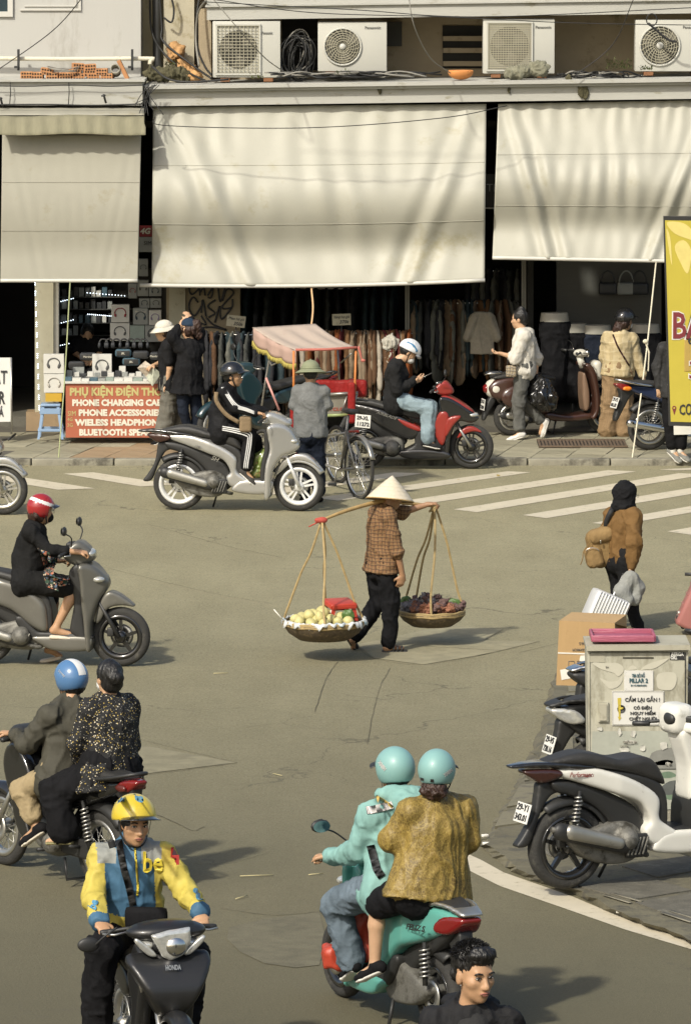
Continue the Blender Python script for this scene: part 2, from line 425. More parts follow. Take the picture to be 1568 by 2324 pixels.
# ------------------------------------------------------------------ setting: road, pavements, markings
FY = 67.5; SZ = 0.08; KY = G(784, 1057)[1]
def asphalt():
    m = bpy.data.materials.new('asphalt'); m.use_nodes = True; nt = m.node_tree; N = nt.nodes; L = nt.links; p = N['Principled BSDF']
    p.inputs['Roughness'].default_value = 0.86; p.inputs['Specular IOR Level'].default_value = 0.3
    tc = N.new('ShaderNodeTexCoord'); src = tc.outputs['Object']
    def noise(sc, det=6, ro=0.6, st=None):
        n = N.new('ShaderNodeTexNoise'); n.inputs['Scale'].default_value = sc; n.inputs['Detail'].default_value = det; n.inputs['Roughness'].default_value = ro
        if st:
            mp = N.new('ShaderNodeMapping'); mp.inputs['Scale'].default_value = st; L.new(src, mp.inputs['Vector']); L.new(mp.outputs[0], n.inputs['Vector'])
        else: L.new(src, n.inputs['Vector'])
        return n.outputs['Fac']
    def rng_(v, a, b, c=0.0, d=1.0):
        r = N.new('ShaderNodeMapRange'); r.inputs[1].default_value = a; r.inputs[2].default_value = b; r.inputs[3].default_value = c; r.inputs[4].default_value = d
        L.new(v, r.inputs[0]); return r.outputs[0]
    def mixc(f, a, b):
        x = N.new('ShaderNodeMix'); x.data_type = 'RGBA'; L.new(f, x.inputs['Factor'])
        for key, v in (('A', a), ('B', b)):
            if isinstance(v, tuple): x.inputs[key].default_value = (*v, 1)
            else: L.new(v, x.inputs[key])
        return x.outputs['Result']
    base = mixc(rng_(noise(0.35, 5), 0.3, 0.7), (0.248, 0.224, 0.134), (0.302, 0.274, 0.166))
    base = mixc(rng_(noise(1.7, 8, 0.7, (1, 0.35, 1)), 0.40, 0.72, 0, 0.7), base, (0.195, 0.175, 0.100))       # worn lanes
    base = mixc(rng_(noise(8, 7, 0.75), 0.46, 0.70, 0, 0.5), base, (0.175, 0.157, 0.095))                    # mottled wear
    base = mixc(rng_(noise(5, 7, 0.75, (.25, 1, 1)), 0.55, 0.75, 0, 0.5), base, (0.33, 0.30, 0.185))         # polished tracks
    base = mixc(rng_(noise(48, 3, 0.8), 0.51, 0.62, 0, 0.6), base, (0.38, 0.35, 0.24))                      # pale grit
    base = mixc(rng_(noise(36, 3, 0.8), 0.52, 0.63, 0, 0.6), base, (0.11, 0.10, 0.065))                     # dark grit
    base = mixc(rng_(noise(0.9, 9, 0.75), 0.62, 0.80, 0, 0.8), base, (0.135, 0.123, 0.08))                   # oil and damp
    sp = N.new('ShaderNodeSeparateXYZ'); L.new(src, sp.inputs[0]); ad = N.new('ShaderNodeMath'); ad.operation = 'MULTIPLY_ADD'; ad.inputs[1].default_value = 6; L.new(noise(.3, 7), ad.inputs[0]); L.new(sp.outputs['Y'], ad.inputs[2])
    base = mixc(rng_(ad.outputs[0], 33, 55, .97, 0), base, (0.088, 0.079, 0.048))                                # lens vignette painted into the colour: darker towards the camera
    vo = N.new('ShaderNodeTexVoronoi'); vo.feature = 'DISTANCE_TO_EDGE'; vo.inputs['Scale'].default_value = 0.26
    wr = N.new('ShaderNodeTexNoise'); wr.inputs['Scale'].default_value = 1.6; wr.inputs['Detail'].default_value = 6; L.new(src, wr.inputs['Vector'])
    va = N.new('ShaderNodeVectorMath'); va.operation = 'MULTIPLY_ADD'; va.inputs[1].default_value = (1.3, 1.3, 0); L.new(wr.outputs['Color'], va.inputs[0]); L.new(src, va.inputs[2])
    L.new(va.outputs[0], vo.inputs['Vector'])
    cr = rng_(vo.outputs['Distance'], 0.0008, 0.0035, .8, 0); ml = N.new('ShaderNodeMath'); ml.operation = 'MULTIPLY'; L.new(cr, ml.inputs[0]); L.new(rng_(noise(0.5, 3), 0.47, 0.56), ml.inputs[1])
    base = mixc(ml.outputs[0], base, (0.10, 0.09, 0.06))
    L.new(base, p.inputs['Base Color'])
    bp = N.new('ShaderNodeBump'); bp.inputs['Strength'].default_value = 0.55; bp.inputs['Distance'].default_value = 0.012; L.new(noise(55, 4, 0.7), bp.inputs['Height']); L.new(bp.outputs[0], p.inputs['Normal'])
    return m
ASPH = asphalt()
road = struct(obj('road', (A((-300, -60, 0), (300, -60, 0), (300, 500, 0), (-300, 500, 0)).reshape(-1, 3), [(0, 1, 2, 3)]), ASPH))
def on_ground(px, z): return [G(x, y, z) for x, y in px]
def flat(name, px, m, parent=None, z=0.004, sub=None):
    P = np.array(on_ground(px, z)); return obj(name, (P, [tuple(range(len(P)))] if np.cross(P[1] - P[0], P[2] - P[1])[2] > 0 else [tuple(range(len(P)))[::-1]]), m, parent, smooth=False)
M_line = mat('worn_road_paint', '#bfb6a0', rough=0.8, var=0.1, vs=3, dirt='#8a8268', ds=9, dth=0.56, bump=0.2, bs=90)
cw1 = struct(empty('crosswalk')); cw2 = struct(empty('crosswalk'))
for q in [((-450, 187), (220, 97), (350, 102), (-345, 200)), ((-136, 213), (735, 92), (838, 97), (-31, 226)), ((177, 239), (1190, 87), (1318, 93), (282, 252)),
          ((490, 265), (1510, 101), (1640, 106), (595, 278)), ((803, 291), (1830, 125), (1960, 130), (910, 305)), ((1118, 327), (2150, 150), (2280, 156), (1225, 338)),
          ((1458, 365), (2470, 190), (2600, 196), (1565, 380)), ((1420, 84), (1700, 70), (1720, 80), (1500, 88))]:
    flat('stripe', [(784 + x * .5, 1023.4 + y * .5) for x, y in q], M_line, cw1)
for q in [((288, 103), (425, 97), (790, 152), (640, 161)), ((-60, 122), (60, 113), (434, 170), (265, 176)), ((560, 78), (700, 72), (1050, 112), (900, 121))][:2]:
    flat('stripe', [(x * .5, 1023.4 + y * .5) for x, y in q], M_line, cw2)
# edge line along the near pavement
def P3(X, Y): return (930.4 + .4067 * X, 1860.8 + .4067 * Y)
top = [(150, 110), (400, 225), (520, 292), (900, 425), (1200, 552), (1568, 680), (1900, 790)]; bot = [(150, 190), (400, 318), (500, 368), (900, 507), (1200, 612), (1568, 722), (1900, 830)]
V = [G(*P3(*q), .004) for q in top] + [G(*P3(*q), .004) for q in bot]; n = len(top)
struct(obj('edge_line', (np.array(V), [(n + i, n + i + 1, i + 1, i) for i in range(n - 1)]), M_line, smooth=False), 'faded white edge line along the near pavement')
# asphalt repairs and seams
M_patch = mat('old_concrete_patch', (0.265, 0.24, 0.15), rough=0.9, var=0.25, vs=5, dirt=(0.21, 0.19, 0.12), ds=4, dth=0.5, bump=0.5, bs=70)
M_patch2 = mat('tar_patch', (0.165, 0.148, 0.092), rough=0.9, var=0.25, vs=6, dirt=(0.135, 0.12, 0.075), ds=5, dth=0.55, bump=0.6, bs=70)
M_crack = mat('crack_dirt', (0.125, 0.112, 0.07), rough=0.95, var=0.3, vs=20)
rp = struct(empty('road_repairs'))
def P4(X, Y): return ((500 + X / 1.0453) / 1.6122, (2300 + Y / 1.0453) / 1.6122)
flat('concrete_patch', [P4(845, 60), P4(1100, 5), P4(1200, -12), P4(1400, 2), P4(1325, 45), P4(1530, 50), P4(1330, 98), P4(1095, 137), P4(905, 112)], M_patch, rp)
flat('tar_patch', [P4(-10, 560), P4(-10, 440), P4(380, 512)], mat('lane_patch', (0.21, 0.19, 0.118), rough=.9, var=.3, vs=5, dirt=(.17, .153, .095), ds=4, dth=.5, bump=.5, bs=70), rp)
flat('concrete_patch', [(520, 2105), (600, 2085), (725, 2070), (740, 2130), (725, 2190), (670, 2196), (600, 2186), (545, 2160), (515, 2130)], mat('near_patch', (0.125, 0.113, 0.07), rough=.9, var=.3, vs=5, dirt=(.10, .09, .056), ds=4, dth=.5, bump=.5, bs=70), rp)
def crack(px, w=0.018):
    w *= .38
    P = bez([A(x, y) for x, y in px], 8); Q = []
    for i, p in enumerate(P): Q.append(G(p[0] + random.uniform(-1.2, 1.2), p[1] + random.uniform(-.5, .5), .007))
    obj('crack', ribbon(Q, [w * random.uniform(.35, 1.3) for _ in Q], (0, 0, 1), .001), M_crack, rp, smooth=False)
for px, w in [([P4(0, 562), P4(180, 540), P4(385, 512)], .02), ([P4(20, 425), P4(240, 478), P4(385, 512)], .012), ([P4(770, 125), P4(735, 170), P4(705, 245), P4(680, 320)], .015),
              ([P4(970, 150), P4(935, 210), P4(910, 290), P4(880, 440)], .012), ([P4(60, 700), P4(150, 740), P4(215, 770), P4(260, 755)], .03), ([P4(840, 62), P4(905, 112), P4(1095, 137), P4(1340, 95), P4(1540, 48)], .014),
              ([P4(1100, 68), P4(1200, 72), P4(1390, 82)], .014), ([(500, 2060), (620, 2075), (725, 2068)], .022), ([(340, 1190), (520, 1240), (640, 1265)], .01), ([(250, 1290), (480, 1345), (620, 1370)], .008),
              ([(1180, 1480), (1290, 1455), (1400, 1440)], .012), ([(1300, 1380), (1440, 1372), (1568, 1365)], .012), ([(0, 1815), (40, 1813), (95, 1808)], .012),
              ([(440, 1960), (520, 1958), (610, 1935)], .008), ([(560, 1650), (650, 1640), (720, 1655)], .006)]: crack(px, w)
# gully cover with the shallow dark slot
# far pavement with tiles and kerb stones
M_pav = mat('pavement_mortar', (0.085, 0.078, 0.06), rough=0.9, var=0.2, bump=0.4)
x0, x1 = W(-60, 1000, KY)[0], W(1640, 1000, KY)[0]
pave = struct(obj('far_pavement', box(((x0 + x1) / 2, (KY + .16 + 74) / 2, SZ / 2 - .008), (x1 - x0 + 14, 74 - KY - .16, SZ)), M_pav, smooth=False))
tile_m = [mat('tile_grey', (0.26, 0.24, 0.165), rough=0.7, var=0.25, vs=4, dirt=(0.17, 0.155, 0.105), ds=3, dth=0.52, bump=0.25, bs=50),
          mat('tile_pale', (0.32, 0.295, 0.205), rough=0.7, var=0.25, vs=4, dirt=(0.16, 0.145, 0.11), ds=3, dth=0.55, bump=0.25, bs=50),
          mat('tile_tan', (0.30, 0.215, 0.125), rough=0.5, var=0.22, vs=4, dirt=(0.17, 0.13, 0.085), ds=3, dth=0.54, bump=0.2, bs=50)]
TS, SH_ = 0.43, 0.2
tv = [(0, 0), (TS - .012, 0), (TS - .012 + SH_ * (TS - .012), TS - .012), (SH_ * (TS - .012), TS - .012)]
tmesh = [to_mesh('tile', prism(tv, -.012, .004, 'z'), m, smooth=False) for m in tile_m]
xl, xr = G(-10, 1050, SZ)[0], G(1580, 1050, SZ)[0]
for r in range(9):
    yy = KY + .17 + r * TS
    for c in range(-3, 24):
        xx = xl + c * TS + SH_ * r * TS + (0.2 if r % 2 else 0) * 0
        px = 784 + (xx) * FPX / (yy + .8)
        if not (-45 < px < 1585) or yy + TS > 67.2: continue
        k = 2 if 150 < px < 420 else (1 if random.random() < .4 else 0)
        if random.random() < .12: k = random.choice((0, 1))
        o = link('tile', tmesh[k], pave); o.location = (xx, yy, SZ - .006 + random.uniform(-.003, .003))
M_kerb = mat('kerb_stone', (0.24, 0.225, 0.17), rough=0.85, var=0.25, vs=5, dirt=(0.10, 0.092, 0.07), ds=4, dth=0.5, bump=0.5, bs=40)
kb = struct(empty('kerb', (0, 0, 0)))
kms = [to_mesh('kerb_stone', rbox((0, 0, 0), (0.985, .16, .13), .018), M_kerb) for _ in range(1)]
for i in range(14):
    o = link('kerb_stone', kms[0], kb); o.location = (x0 + 0.2 + i * 1.0, KY + .085 + random.uniform(-.008, .008), SZ - .06 + random.uniform(-.004, .004)); o.rotation_euler = (0, 0, random.uniform(-.008, .008))
# dead leaves, grit and litter in the gutter
M_leaf = mat('dry_leaf', (0.36, 0.26, 0.07), rough=0.8, var=0.3); M_lit = mat('litter_paper', (0.7, 0.68, 0.6), rough=0.7)
def leafm(s): return (np.array([(0, -1, 0), (.5, -.2, .12), (.32, .6, .08), (0, 1.1, 0), (-.32, .6, .1), (-.5, -.2, .05)]) * s, [(0, 1, 2, 3), (0, 3, 4, 5)])
lit = [((1130, 1079), M_leaf, .05), ((365, 1058), M_leaf, .03), ((378, 1060), M_leaf, .03), ((60, 1057), M_leaf, .03), ((1040, 1088), M_leaf, .02)]
for i, ((x, y), m, s) in enumerate(lit):
    o = obj('dry_leaf', leafm(s), m, smooth=False); o.location = G(x, y, .012); o.rotation_euler = (.1, .1, i * 1.3)
    tag(o, ['yellowed dry leaf lying on the crosswalk stripes', 'dry leaf by the far kerb behind the silver scooter', 'dry leaf by the far kerb behind the silver scooter', 'dry leaf by the kerb at the left edge', 'tiny dry leaf on asphalt near the red scooter wheel'][i], 'leaf', 'dry leaves on the road')
for i, (x, y, w) in enumerate([(1108, 1918, .09), (1100, 1900, .05), (1405, 2072, .05)]):
    o = obj('paper_scrap', rbox((0, 0, .012), (w, .03, .02), .006), M_lit); o.location = G(x, y, .03); o.rotation_euler = (0, 0, .5 * i)
    tag(o, ['crumpled white paper scrap at the broken kerb behind the gold blouse', 'small white scrap at the broken kerb corner', 'small reddish white scrap on the grate cover'][i], 'litter', 'litter at the broken kerb')
for i in range(46):
    x = random.uniform(330, 1250); y = random.uniform(1220, 2300)
    if i > 37: x = random.uniform(700, 1500); y = 1062 + random.random() * 6
M_straw = mat('straw', (0.42, 0.37, 0.2), rough=0.8)
st = struct(empty('road_straws'))
for (x, y, a, l) in [(545, 1988, .2, .24), (535, 2040, 1.0, .15), (700, 1985, .5, .12), (745, 1452, .3, .1), (640, 1760, 2.2, .12), (485, 1528, .2, .13)]:
    p = G(x, y, .012); obj('straw', tube([p, p + A(math.cos(a) * l, math.sin(a) * l, 0)], .004, 5), M_straw, st)
# near pavement: broken edge, rough slabs, channel covers
M_np = mat('broken_pavement', (0.125, 0.113, 0.072), rough=0.92, var=0.35, vs=4, dirt=(0.075, 0.07, 0.052), ds=5, dth=0.48, bump=0.9, bs=22)
M_slab = mat('near_slab', (0.175, 0.16, 0.105), rough=0.9, var=0.3, vs=5, dirt=(0.11, 0.10, 0.075), ds=5, dth=0.5, bump=0.6, bs=30)
edge = [(1330, 1440), (1262, 1530), (1240, 1590), (1232, 1640), (1205, 1700), (1188, 1745), (1165, 1790), (1135, 1845), (1108, 1890), (1092, 1915), (1118, 1945), (1175, 1985), (1290, 2028), (1430, 2090), (1568, 2140), (1700, 2195)]
E_ = bez([A(*p) for p in edge], 7); E_ = [A(p[0] + random.uniform(-6, 6), p[1] + random.uniform(-2, 2)) for p in E_]
Vt = [G(p[0], p[1], .002) for p in E_]; Vi = [G(*(p + nrm(A(1400, 1800) - p) * random.uniform(14, 24) * A(1, .6)), .055) for p in E_]
far = [G(2400, p[1] * .35 + 1250, .055) for p in E_]; n = len(E_)
F = [(i, i + 1, n + i + 1, n + i) for i in range(n - 1)] + [(n + i, n + i + 1, 2 * n + i + 1, 2 * n + i) for i in range(n - 1)]
near = struct(obj('near_pavement', (np.array(Vt + Vi + far), F), M_np, smooth=False))
sx = [(1345, 1500), (1285, 1600), (1275, 1650), (1255, 1720), (1235, 1780)]
def slab(px, z0=.045, z1=.066, m=M_slab, nm='slab'):
    P = [G(x, y, 0)[:2] for x, y in px]
    if (P[1][0] - P[0][0]) * (P[2][1] - P[1][1]) - (P[1][1] - P[0][1]) * (P[2][0] - P[1][0]) < 0: P = P[::-1]
    o = obj(nm, prism(P, z0, z1, 'z'), m, near, smooth=False); return o
for q in [[(1285, 1590), (1345, 1588), (1345, 1625), (1268, 1632)], [(1265, 1637), (1345, 1630), (1345, 1670), (1250, 1690)], [(1240, 1700), (1300, 1690), (1300, 1728), (1222, 1742)], [(1210, 1752), (1300, 1735), (1300, 1770), (1190, 1790)],
          [(1180, 1800), (1260, 1790), (1235, 1835), (1150, 1850)], [(1140, 1862), (1215, 1850), (1195, 1885), (1122, 1895)], [(1285, 1560), (1345, 1555), (1345, 1582), (1290, 1586)]]: slab(q)
M_slab2 = mat('slab_dark', (0.10, 0.093, 0.072), rough=0.9, var=0.35, vs=6, dirt=(0.16, 0.15, 0.115), ds=7, dth=0.55, bump=0.8, bs=30)
M_iron = mat('iron_trim', (0.19, 0.175, 0.13), rough=0.7, var=0.3, vs=8)
for q in [[(1310, 2030), (1450, 2005), (1568, 2040), (1430, 2062)], [(1440, 2068), (1580, 2045), (1700, 2085), (1560, 2112)], [(1180, 1930), (1330, 1905), (1400, 1930), (1250, 1962)], [(1410, 1985), (1568, 1960), (1640, 1985), (1490, 2010)]]:
    slab(q, .045, .064, M_slab2)
for (a, b) in [((1370, 2030), (1430, 2048)), ((1390, 2027), (1455, 2045)), ((1500, 2070), (1568, 2092)), ((1520, 2066), (1590, 2088))]:
    obj('trim', ribbon([G(*a, .069), G(*b, .069)], .03, (0, 0, 1), .004), M_iron, near)

# ------------------------------------------------------------------ buildings
M_white = mat('white_render', '#b0afa9', rough=0.85, var=0.04, vs=1.5, dirt='#96938a', ds=1.6, dth=0.60, bump=0.15, bs=25, stretch=(1, 1, .35))
M_band = mat('stained_cornice', '#abaaa2', rough=0.85, var=0.08, vs=2, dirt='#7e785e', ds=5, dth=0.58, bump=0.3, bs=30, stretch=(.5, 1, 1.4))
M_beige = mat('beige_plaster', '#a1937a', rough=0.9, var=0.15, vs=2, dirt='#6d6247', ds=2.2, dth=0.56, bump=0.2, bs=20)
M_dark = mat('shop_dark', (0.018, 0.017, 0.014), rough=0.8, var=0.2)
M_dark2 = mat('shop_grey', (0.05, 0.05, 0.044), rough=0.7, var=0.2)
M_moss = mat('mossy_dirt', (0.075, 0.068, 0.035), rough=0.95, var=0.5, vs=20, bump=0.8, bs=60)
M_pipe = mat('pvc_pipe', '#cfc9b4', rough=0.5, var=0.1, dirt='#8d8464', ds=6, dth=.6); M_pipe2 = mat('dark_pipe', (0.03, 0.031, 0.03), rough=0.5)
M_cable = mat('cable_black', (0.016, 0.016, 0.015), rough=0.6); M_cable2 = mat('cable_grey', (0.22, 0.21, 0.18), rough=0.6)
SL = -0.0137
lb = empty('shop_house', (0, 0, 0), label='white rendered shop house with a pipe and bricks on its ledge, top left', cat='building')
obj('wall', pbox(-1100, 320, -700, 184, 67.25, 74), M_white, lb, smooth=False)
obj('side_wall', pbox(320.5, 372, -400, 184, 67.9, 74), mat('shade_wall', '#b7ad8d', rough=.9, var=.12, dirt='#7b7356', ds=3), lb, smooth=False)
obj('window_pane', pbox(-40, 18, -60, 26, 67.235, 67.3), mat('window_glass', (0.03, 0.05, 0.06), rough=0.08, spec=.8), lb, smooth=False)
wf = mat('white_frame', '#c0beb6', rough=0.6, var=.04)
obj('window_frame', join(pbox(18.3, 30, -60, 38, 67.21, 67.3), pbox(-40, 18.2, 26.2, 38, 67.212, 67.3)), wf, lb, smooth=False)
obj('moulding', join(pbox(181, 184.5, -60, 24, 67.22, 67.3), pbox(46, 180.8, 20.5, 24, 67.222, 67.3), pbox(172, 174.5, -60, 15, 67.23, 67.3), pbox(56, 171.8, 12.5, 15, 67.232, 67.3)), wf, lb, smooth=False)
led = obj('ledge', join(pbox(-1100, 324, 186, 239, 66.25, 67.6), pbox(-1100, 329, 180.5, 185.8, 66.2, 67.6)), M_band, lb, smooth=False)
obj('wall_pipe', tube(bez([W(-60, 132, 67.1), W(150, 134, 67.1), W(335, 133, 67.1), W(341, 137, 67.1), W(341, 146, 67.1)], 6), .028, 10), M_pipe, lb)
for x, y in ((43, 138), (301, 138)): obj('pipe_bracket', join(pbox(x - 3, x + 2, y - 26, y + 22, 66.98, 67.06), pbox(x - 10, x - 1, y + 12, y + 17, 66.95, 67.05)), M_pipe2, lb, smooth=False)
for x in (24, 157): obj('cable_drop', tube([W(x, 186, 66.18), W(x + 1, 210, 66.17), W(x - 1, 238, 66.2)], .006, 5), M_cable, lb)
obj('ledge_cable', tube(bez([W(-60, 194, 66.17), W(60, 196, 66.17), W(160, 193, 66.17), W(250, 196, 66.17), W(326, 193, 66.17)], 6), .006, 5), M_cable, lb)
obj('lower_cable', tube(bez([W(-60, 238, 66.1), W(100, 237, 66.1), W(210, 239, 66.1), W(326, 236, 66.1)], 6), .009, 5), M_cable, lb)
for x, y in ((2, 222), (236, 215)): obj('hook', join(tube([W(x, y, 66.1), W(x + 5, y + 18, 66.2)], .015, 6), tube([W(x - 5, y + 3, 66.12), W(x + 4, y + 1, 66.14)], .012, 6)), M_pipe2, lb)
rb = empty('shop_building', (0, 0, 0), label='old cream building with a stained cornice and a recessed ledge of air conditioners', cat='building')
obj('back_wall', pbox(372, 1900, -400, 192, 67.95, 74), M_beige, rb, smooth=False)
obj('pier', pbox(372, 441, -400, 192, 67.35, 67.94), mat('pier_plaster', '#aca590', rough=.9, var=.1, dirt='#7f7555', ds=3, dth=.52, bump=.3), rb, smooth=False)
obj('pier', pbox(451, 480, 20, 192, 67.4, 67.94), M_beige, rb, smooth=False)
obj('upper_slab', join(pbox(470, 1900, -400, 8, 66.78, 67.94, SL), pbox(466, 1900, 8.3, 12, 66.70, 67.94, SL), pbox(470, 1900, 12.3, 41, 66.74, 67.94, SL)), M_band, rb, smooth=False)
obj('cornice', join(pbox(328, 1900, 188, 196.5, 66.30, 68.0, SL), pbox(334, 1900, 197, 203, 66.36, 68.0, SL), pbox(339, 1900, 203.5, 235, 66.42, 68.0, SL)), M_band, rb, smooth=False)
for k, (x, y, w) in enumerate([(1322, 204, 18), (1290, 178, 10), (1155, 203, 5), (860, 203, 6)]):   # moss stains that ooze from cracks
    obj('moss', sdf([ell(W(x, y, 66.40), (w * .0035, .024, w * .006)), ell(W(x + w * .3, y + 6, 66.41), (w * .002, .016, w * .005))], .012, .02, disp=folds(.01, 30)), M_moss, rb)
lv = empty('louvre_window', (0, 0, 0), label='dark louvred vent opening left of the third air conditioner', cat='window')
obj('opening', pbox(1004, 1100, 58, 155, 67.93, 67.97), M_dark, lv, smooth=False)
for y in (82, 109, 139): obj('louvre_slat', pbox(1005, 1100, y, y + 11, 67.86, 67.925), M_beige, lv, smooth=False)
op = empty('vent_opening', (0, 0, 0), label='dark square opening with cables between first and second air conditioner', cat='window')
obj('opening', pbox(640, 722, 42, 160, 67.93, 67.97), M_dark, op, smooth=False)
for y in (88,): obj('louvre_slat', pbox(642, 720, y, y + 5, 67.88, 67.925), M_dark2, op, smooth=False)
tag(obj('meter_box', pbox(878, 912, 50, 105, 67.75, 67.94), mat('meter_dark', (.03, .028, .02), rough=.6), smooth=False), 'dark meter box on the beige wall right of the second air conditioner', 'meter box')
# shop floor shells
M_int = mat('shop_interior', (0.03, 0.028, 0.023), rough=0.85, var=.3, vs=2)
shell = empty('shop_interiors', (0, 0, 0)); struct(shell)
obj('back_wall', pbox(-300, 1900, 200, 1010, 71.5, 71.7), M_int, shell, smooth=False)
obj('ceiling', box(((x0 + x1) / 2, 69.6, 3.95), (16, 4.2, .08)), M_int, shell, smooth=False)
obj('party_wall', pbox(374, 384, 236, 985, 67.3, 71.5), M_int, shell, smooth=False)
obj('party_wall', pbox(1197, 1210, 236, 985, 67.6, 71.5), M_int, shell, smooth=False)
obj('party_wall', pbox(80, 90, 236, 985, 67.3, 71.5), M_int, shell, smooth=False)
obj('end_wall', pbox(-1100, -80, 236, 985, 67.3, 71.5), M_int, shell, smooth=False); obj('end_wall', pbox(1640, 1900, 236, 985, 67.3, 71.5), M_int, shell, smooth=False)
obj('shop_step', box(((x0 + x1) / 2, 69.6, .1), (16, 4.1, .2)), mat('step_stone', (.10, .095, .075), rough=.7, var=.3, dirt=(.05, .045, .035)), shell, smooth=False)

# ------------------------------------------------------------------ air conditioners
M_ac = mat('ac_white', '#b7b6ac', rough=0.5, var=0.04, vs=3, dirt='#9d987f', ds=3, dth=.62)
M_acg = mat('ac_grille', '#a9a48e', rough=0.6, var=0.1); M_fan = mat('ac_inner', (0.06, 0.057, 0.045), rough=0.7)
M_brand = mat('ac_letters', (0.12, 0.12, 0.11), rough=.6); M_wood = mat('wood_block', (0.22, 0.10, 0.045), rough=.85, var=.3, vs=10)
def px_m(Y): return FPX / (Y * _c)
def ac_unit(x0, x1, yt, yb, kind, gx0, gx1, Y, label, brand=None):
    s = px_m(Y); w, h = (x1 - x0) / s, (yb - yt) / s; b = W((x0 + x1) / 2, yb, Y)
    t = empty('air_conditioner', b, 0, label, 'air conditioner', 'outdoor air conditioner units on the ledge')
    obj('casing', rbox((0, .16, h / 2), (w, .32, h), .012), M_ac, t, smooth='auto')
    for k in (-1, 1): obj('foot', rbox((k * w * .32, .14, -.028), (.12, .26, .05), .006), M_wood, t, smooth=False)
    cx = ((gx0 + gx1) / 2 - (x0 + x1) / 2) / s; gw = (gx1 - gx0) / s; cz = h * .5; R = min(gw, h) * .46
    th = np.linspace(0, 2 * math.pi, 40, endpoint=False)
    ring = lambda r, y: np.stack([cx + r * np.cos(th), np.full(40, y), cz + r * np.sin(th)], 1)
    V = np.concatenate([ring(R, -.006), ring(0.001, -.006)]); F = [(i, 40 + i, 40 + (i + 1) % 40, (i + 1) % 40) for i in range(40)]
    obj('fan_opening', (V, F), M_fan, t)
    for k in range(3):                             # fan blades behind the grille
        a = k * 2.094 + .5; P = [(.25, .0), (.9, -.25), (.98, .25), (.5, .45)]
        pts = [A(cx + R * (u * math.cos(a) - v * math.sin(a)), -.011 - .003 * v, cz + R * (u * math.sin(a) + v * math.cos(a))) for u, v in P]
        obj('fan_blade', (np.array(pts), [(3, 2, 1, 0)]), mat('fan_blade', (0.16, 0.15, 0.12), rough=.5), t)
    if kind == 'round':
        parts = [tube(ring(R * q, -.02), .004, 4, True) for q in (.35, .48, .61, .74, .87)]
        for k in range(22):
            a = k * 2 * math.pi / 22; P = [A(cx + R * q * math.cos(a + .55 * q), -.022, cz + R * q * math.sin(a + .55 * q)) for q in (.2, .4, .6, .8, 1.0)]
            parts.append(tube(P, .0035, 4))
        obj('grille', join(*parts), M_acg, t); obj('grille_rim', tube(ring(R * 1.02, -.012), .014, 6, True), M_ac, t)
        obj('grille_hub', xf(lathe([(0, .03), (R * .17, .028), (R * .19, 0)], 16), rotx(math.pi / 2), (cx, -.004, cz)), M_ac, t)
    else:
        nx, nz = (11, 15) if kind == 'square' else (17, 26); hh = h * .84; parts = []
        for i in range(nx + 1): x = cx - gw / 2 + gw * i / nx; parts.append(box((x, -.022, cz), (.006, .006, hh)))
        for j in range(nz + 1): z = cz - hh / 2 + hh * j / nz; parts.append(box((cx, -.028, z), (gw, .006, .006 if kind == 'square' else .009)))
        obj('grille', join(*parts), M_acg, t, smooth=False)
        obj('grille_frame', join(box((cx, -.016, cz + hh / 2 + .012), (gw + .05, .03, .022)), box((cx, -.016, cz - hh / 2 - .012), (gw + .05, .03, .022)), box((cx - gw / 2 - .014, -.016, cz), (.02, .028, hh - .004)), box((cx + gw / 2 + .014, -.016, cz), (.02, .028, hh - .004))), M_ac, t, smooth=False)
    if brand:
        text(brand[0], .05, M_brand, t, A((brand[1] - (x0 + x1) / 2) / s, -.003, (yb - brand[2]) / s), (1, 0, 0), (0, 0, 1), fit=brand[3] / s, bold=.001)
    return t
ac_unit(483, 637, 48, 176, 'square', 494, 588, 66.72, 'air conditioner with a square wire grille, leftmost of four on the ledge', ('Panasonic', 607, 75, 24))
ac_unit(721, 878, 50, 162, 'round', 733, 822, 66.80, 'air conditioner with a round fan grille beside the coil of cables', ('Panasonic', 846, 63, 36))
ac_unit(1095, 1258, 43, 167, 'fine', 1107, 1204, 66.80, 'air conditioner with a fine square grille behind the grey rock', ('Panasonic', 1232, 62, 36))
ac_unit(1440, 1610, 45, 162, 'round', 1448, 1544, 66.80, 'air conditioner with a round grille at the right edge of the ledge', ('Panasonic', 1566, 62, 36))
# things on the ledges
M_brick = mat('hollow_brick', (0.42, 0.20, 0.085), rough=.9, var=.25, vs=8, dirt=(.55, .42, .25), ds=6, dth=.6)
M_hole = mat('brick_hole', (.03, .02, .012), rough=.9)
bricks = [(62, 170, 0), (86, 171, 0), (108, 162, .15), (120, 172, 0), (150, 172, 0), (172, 164, 0), (178, 174, 0), (203, 166, 0), (212, 174, 0), (232, 163, 0), (178, 151, .05), (205, 153, -.06), (245, 174, 0)]
for i, (x, y, a) in enumerate(bricks):
    b = W(x, y, 66.6); t = empty('hollow_brick', b, random.uniform(-.15, .15), 'orange hollow brick in the pile on the white ledge, top left', 'brick', 'hollow bricks on the ledge')
    t.rotation_euler.y = a
    obj('block', rbox((0, 0, 0), (.15, .2, .085), .006), M_brick, t, smooth=False)
    obj('holes', join(*[xf(lathe([(0, 0), (.013, 0)], 8), rotx(math.pi / 2), (dx, -.1025, dz)) for dx in (-.05, -.017, .017, .05) for dz in (-.02, .02)]), M_hole, t)
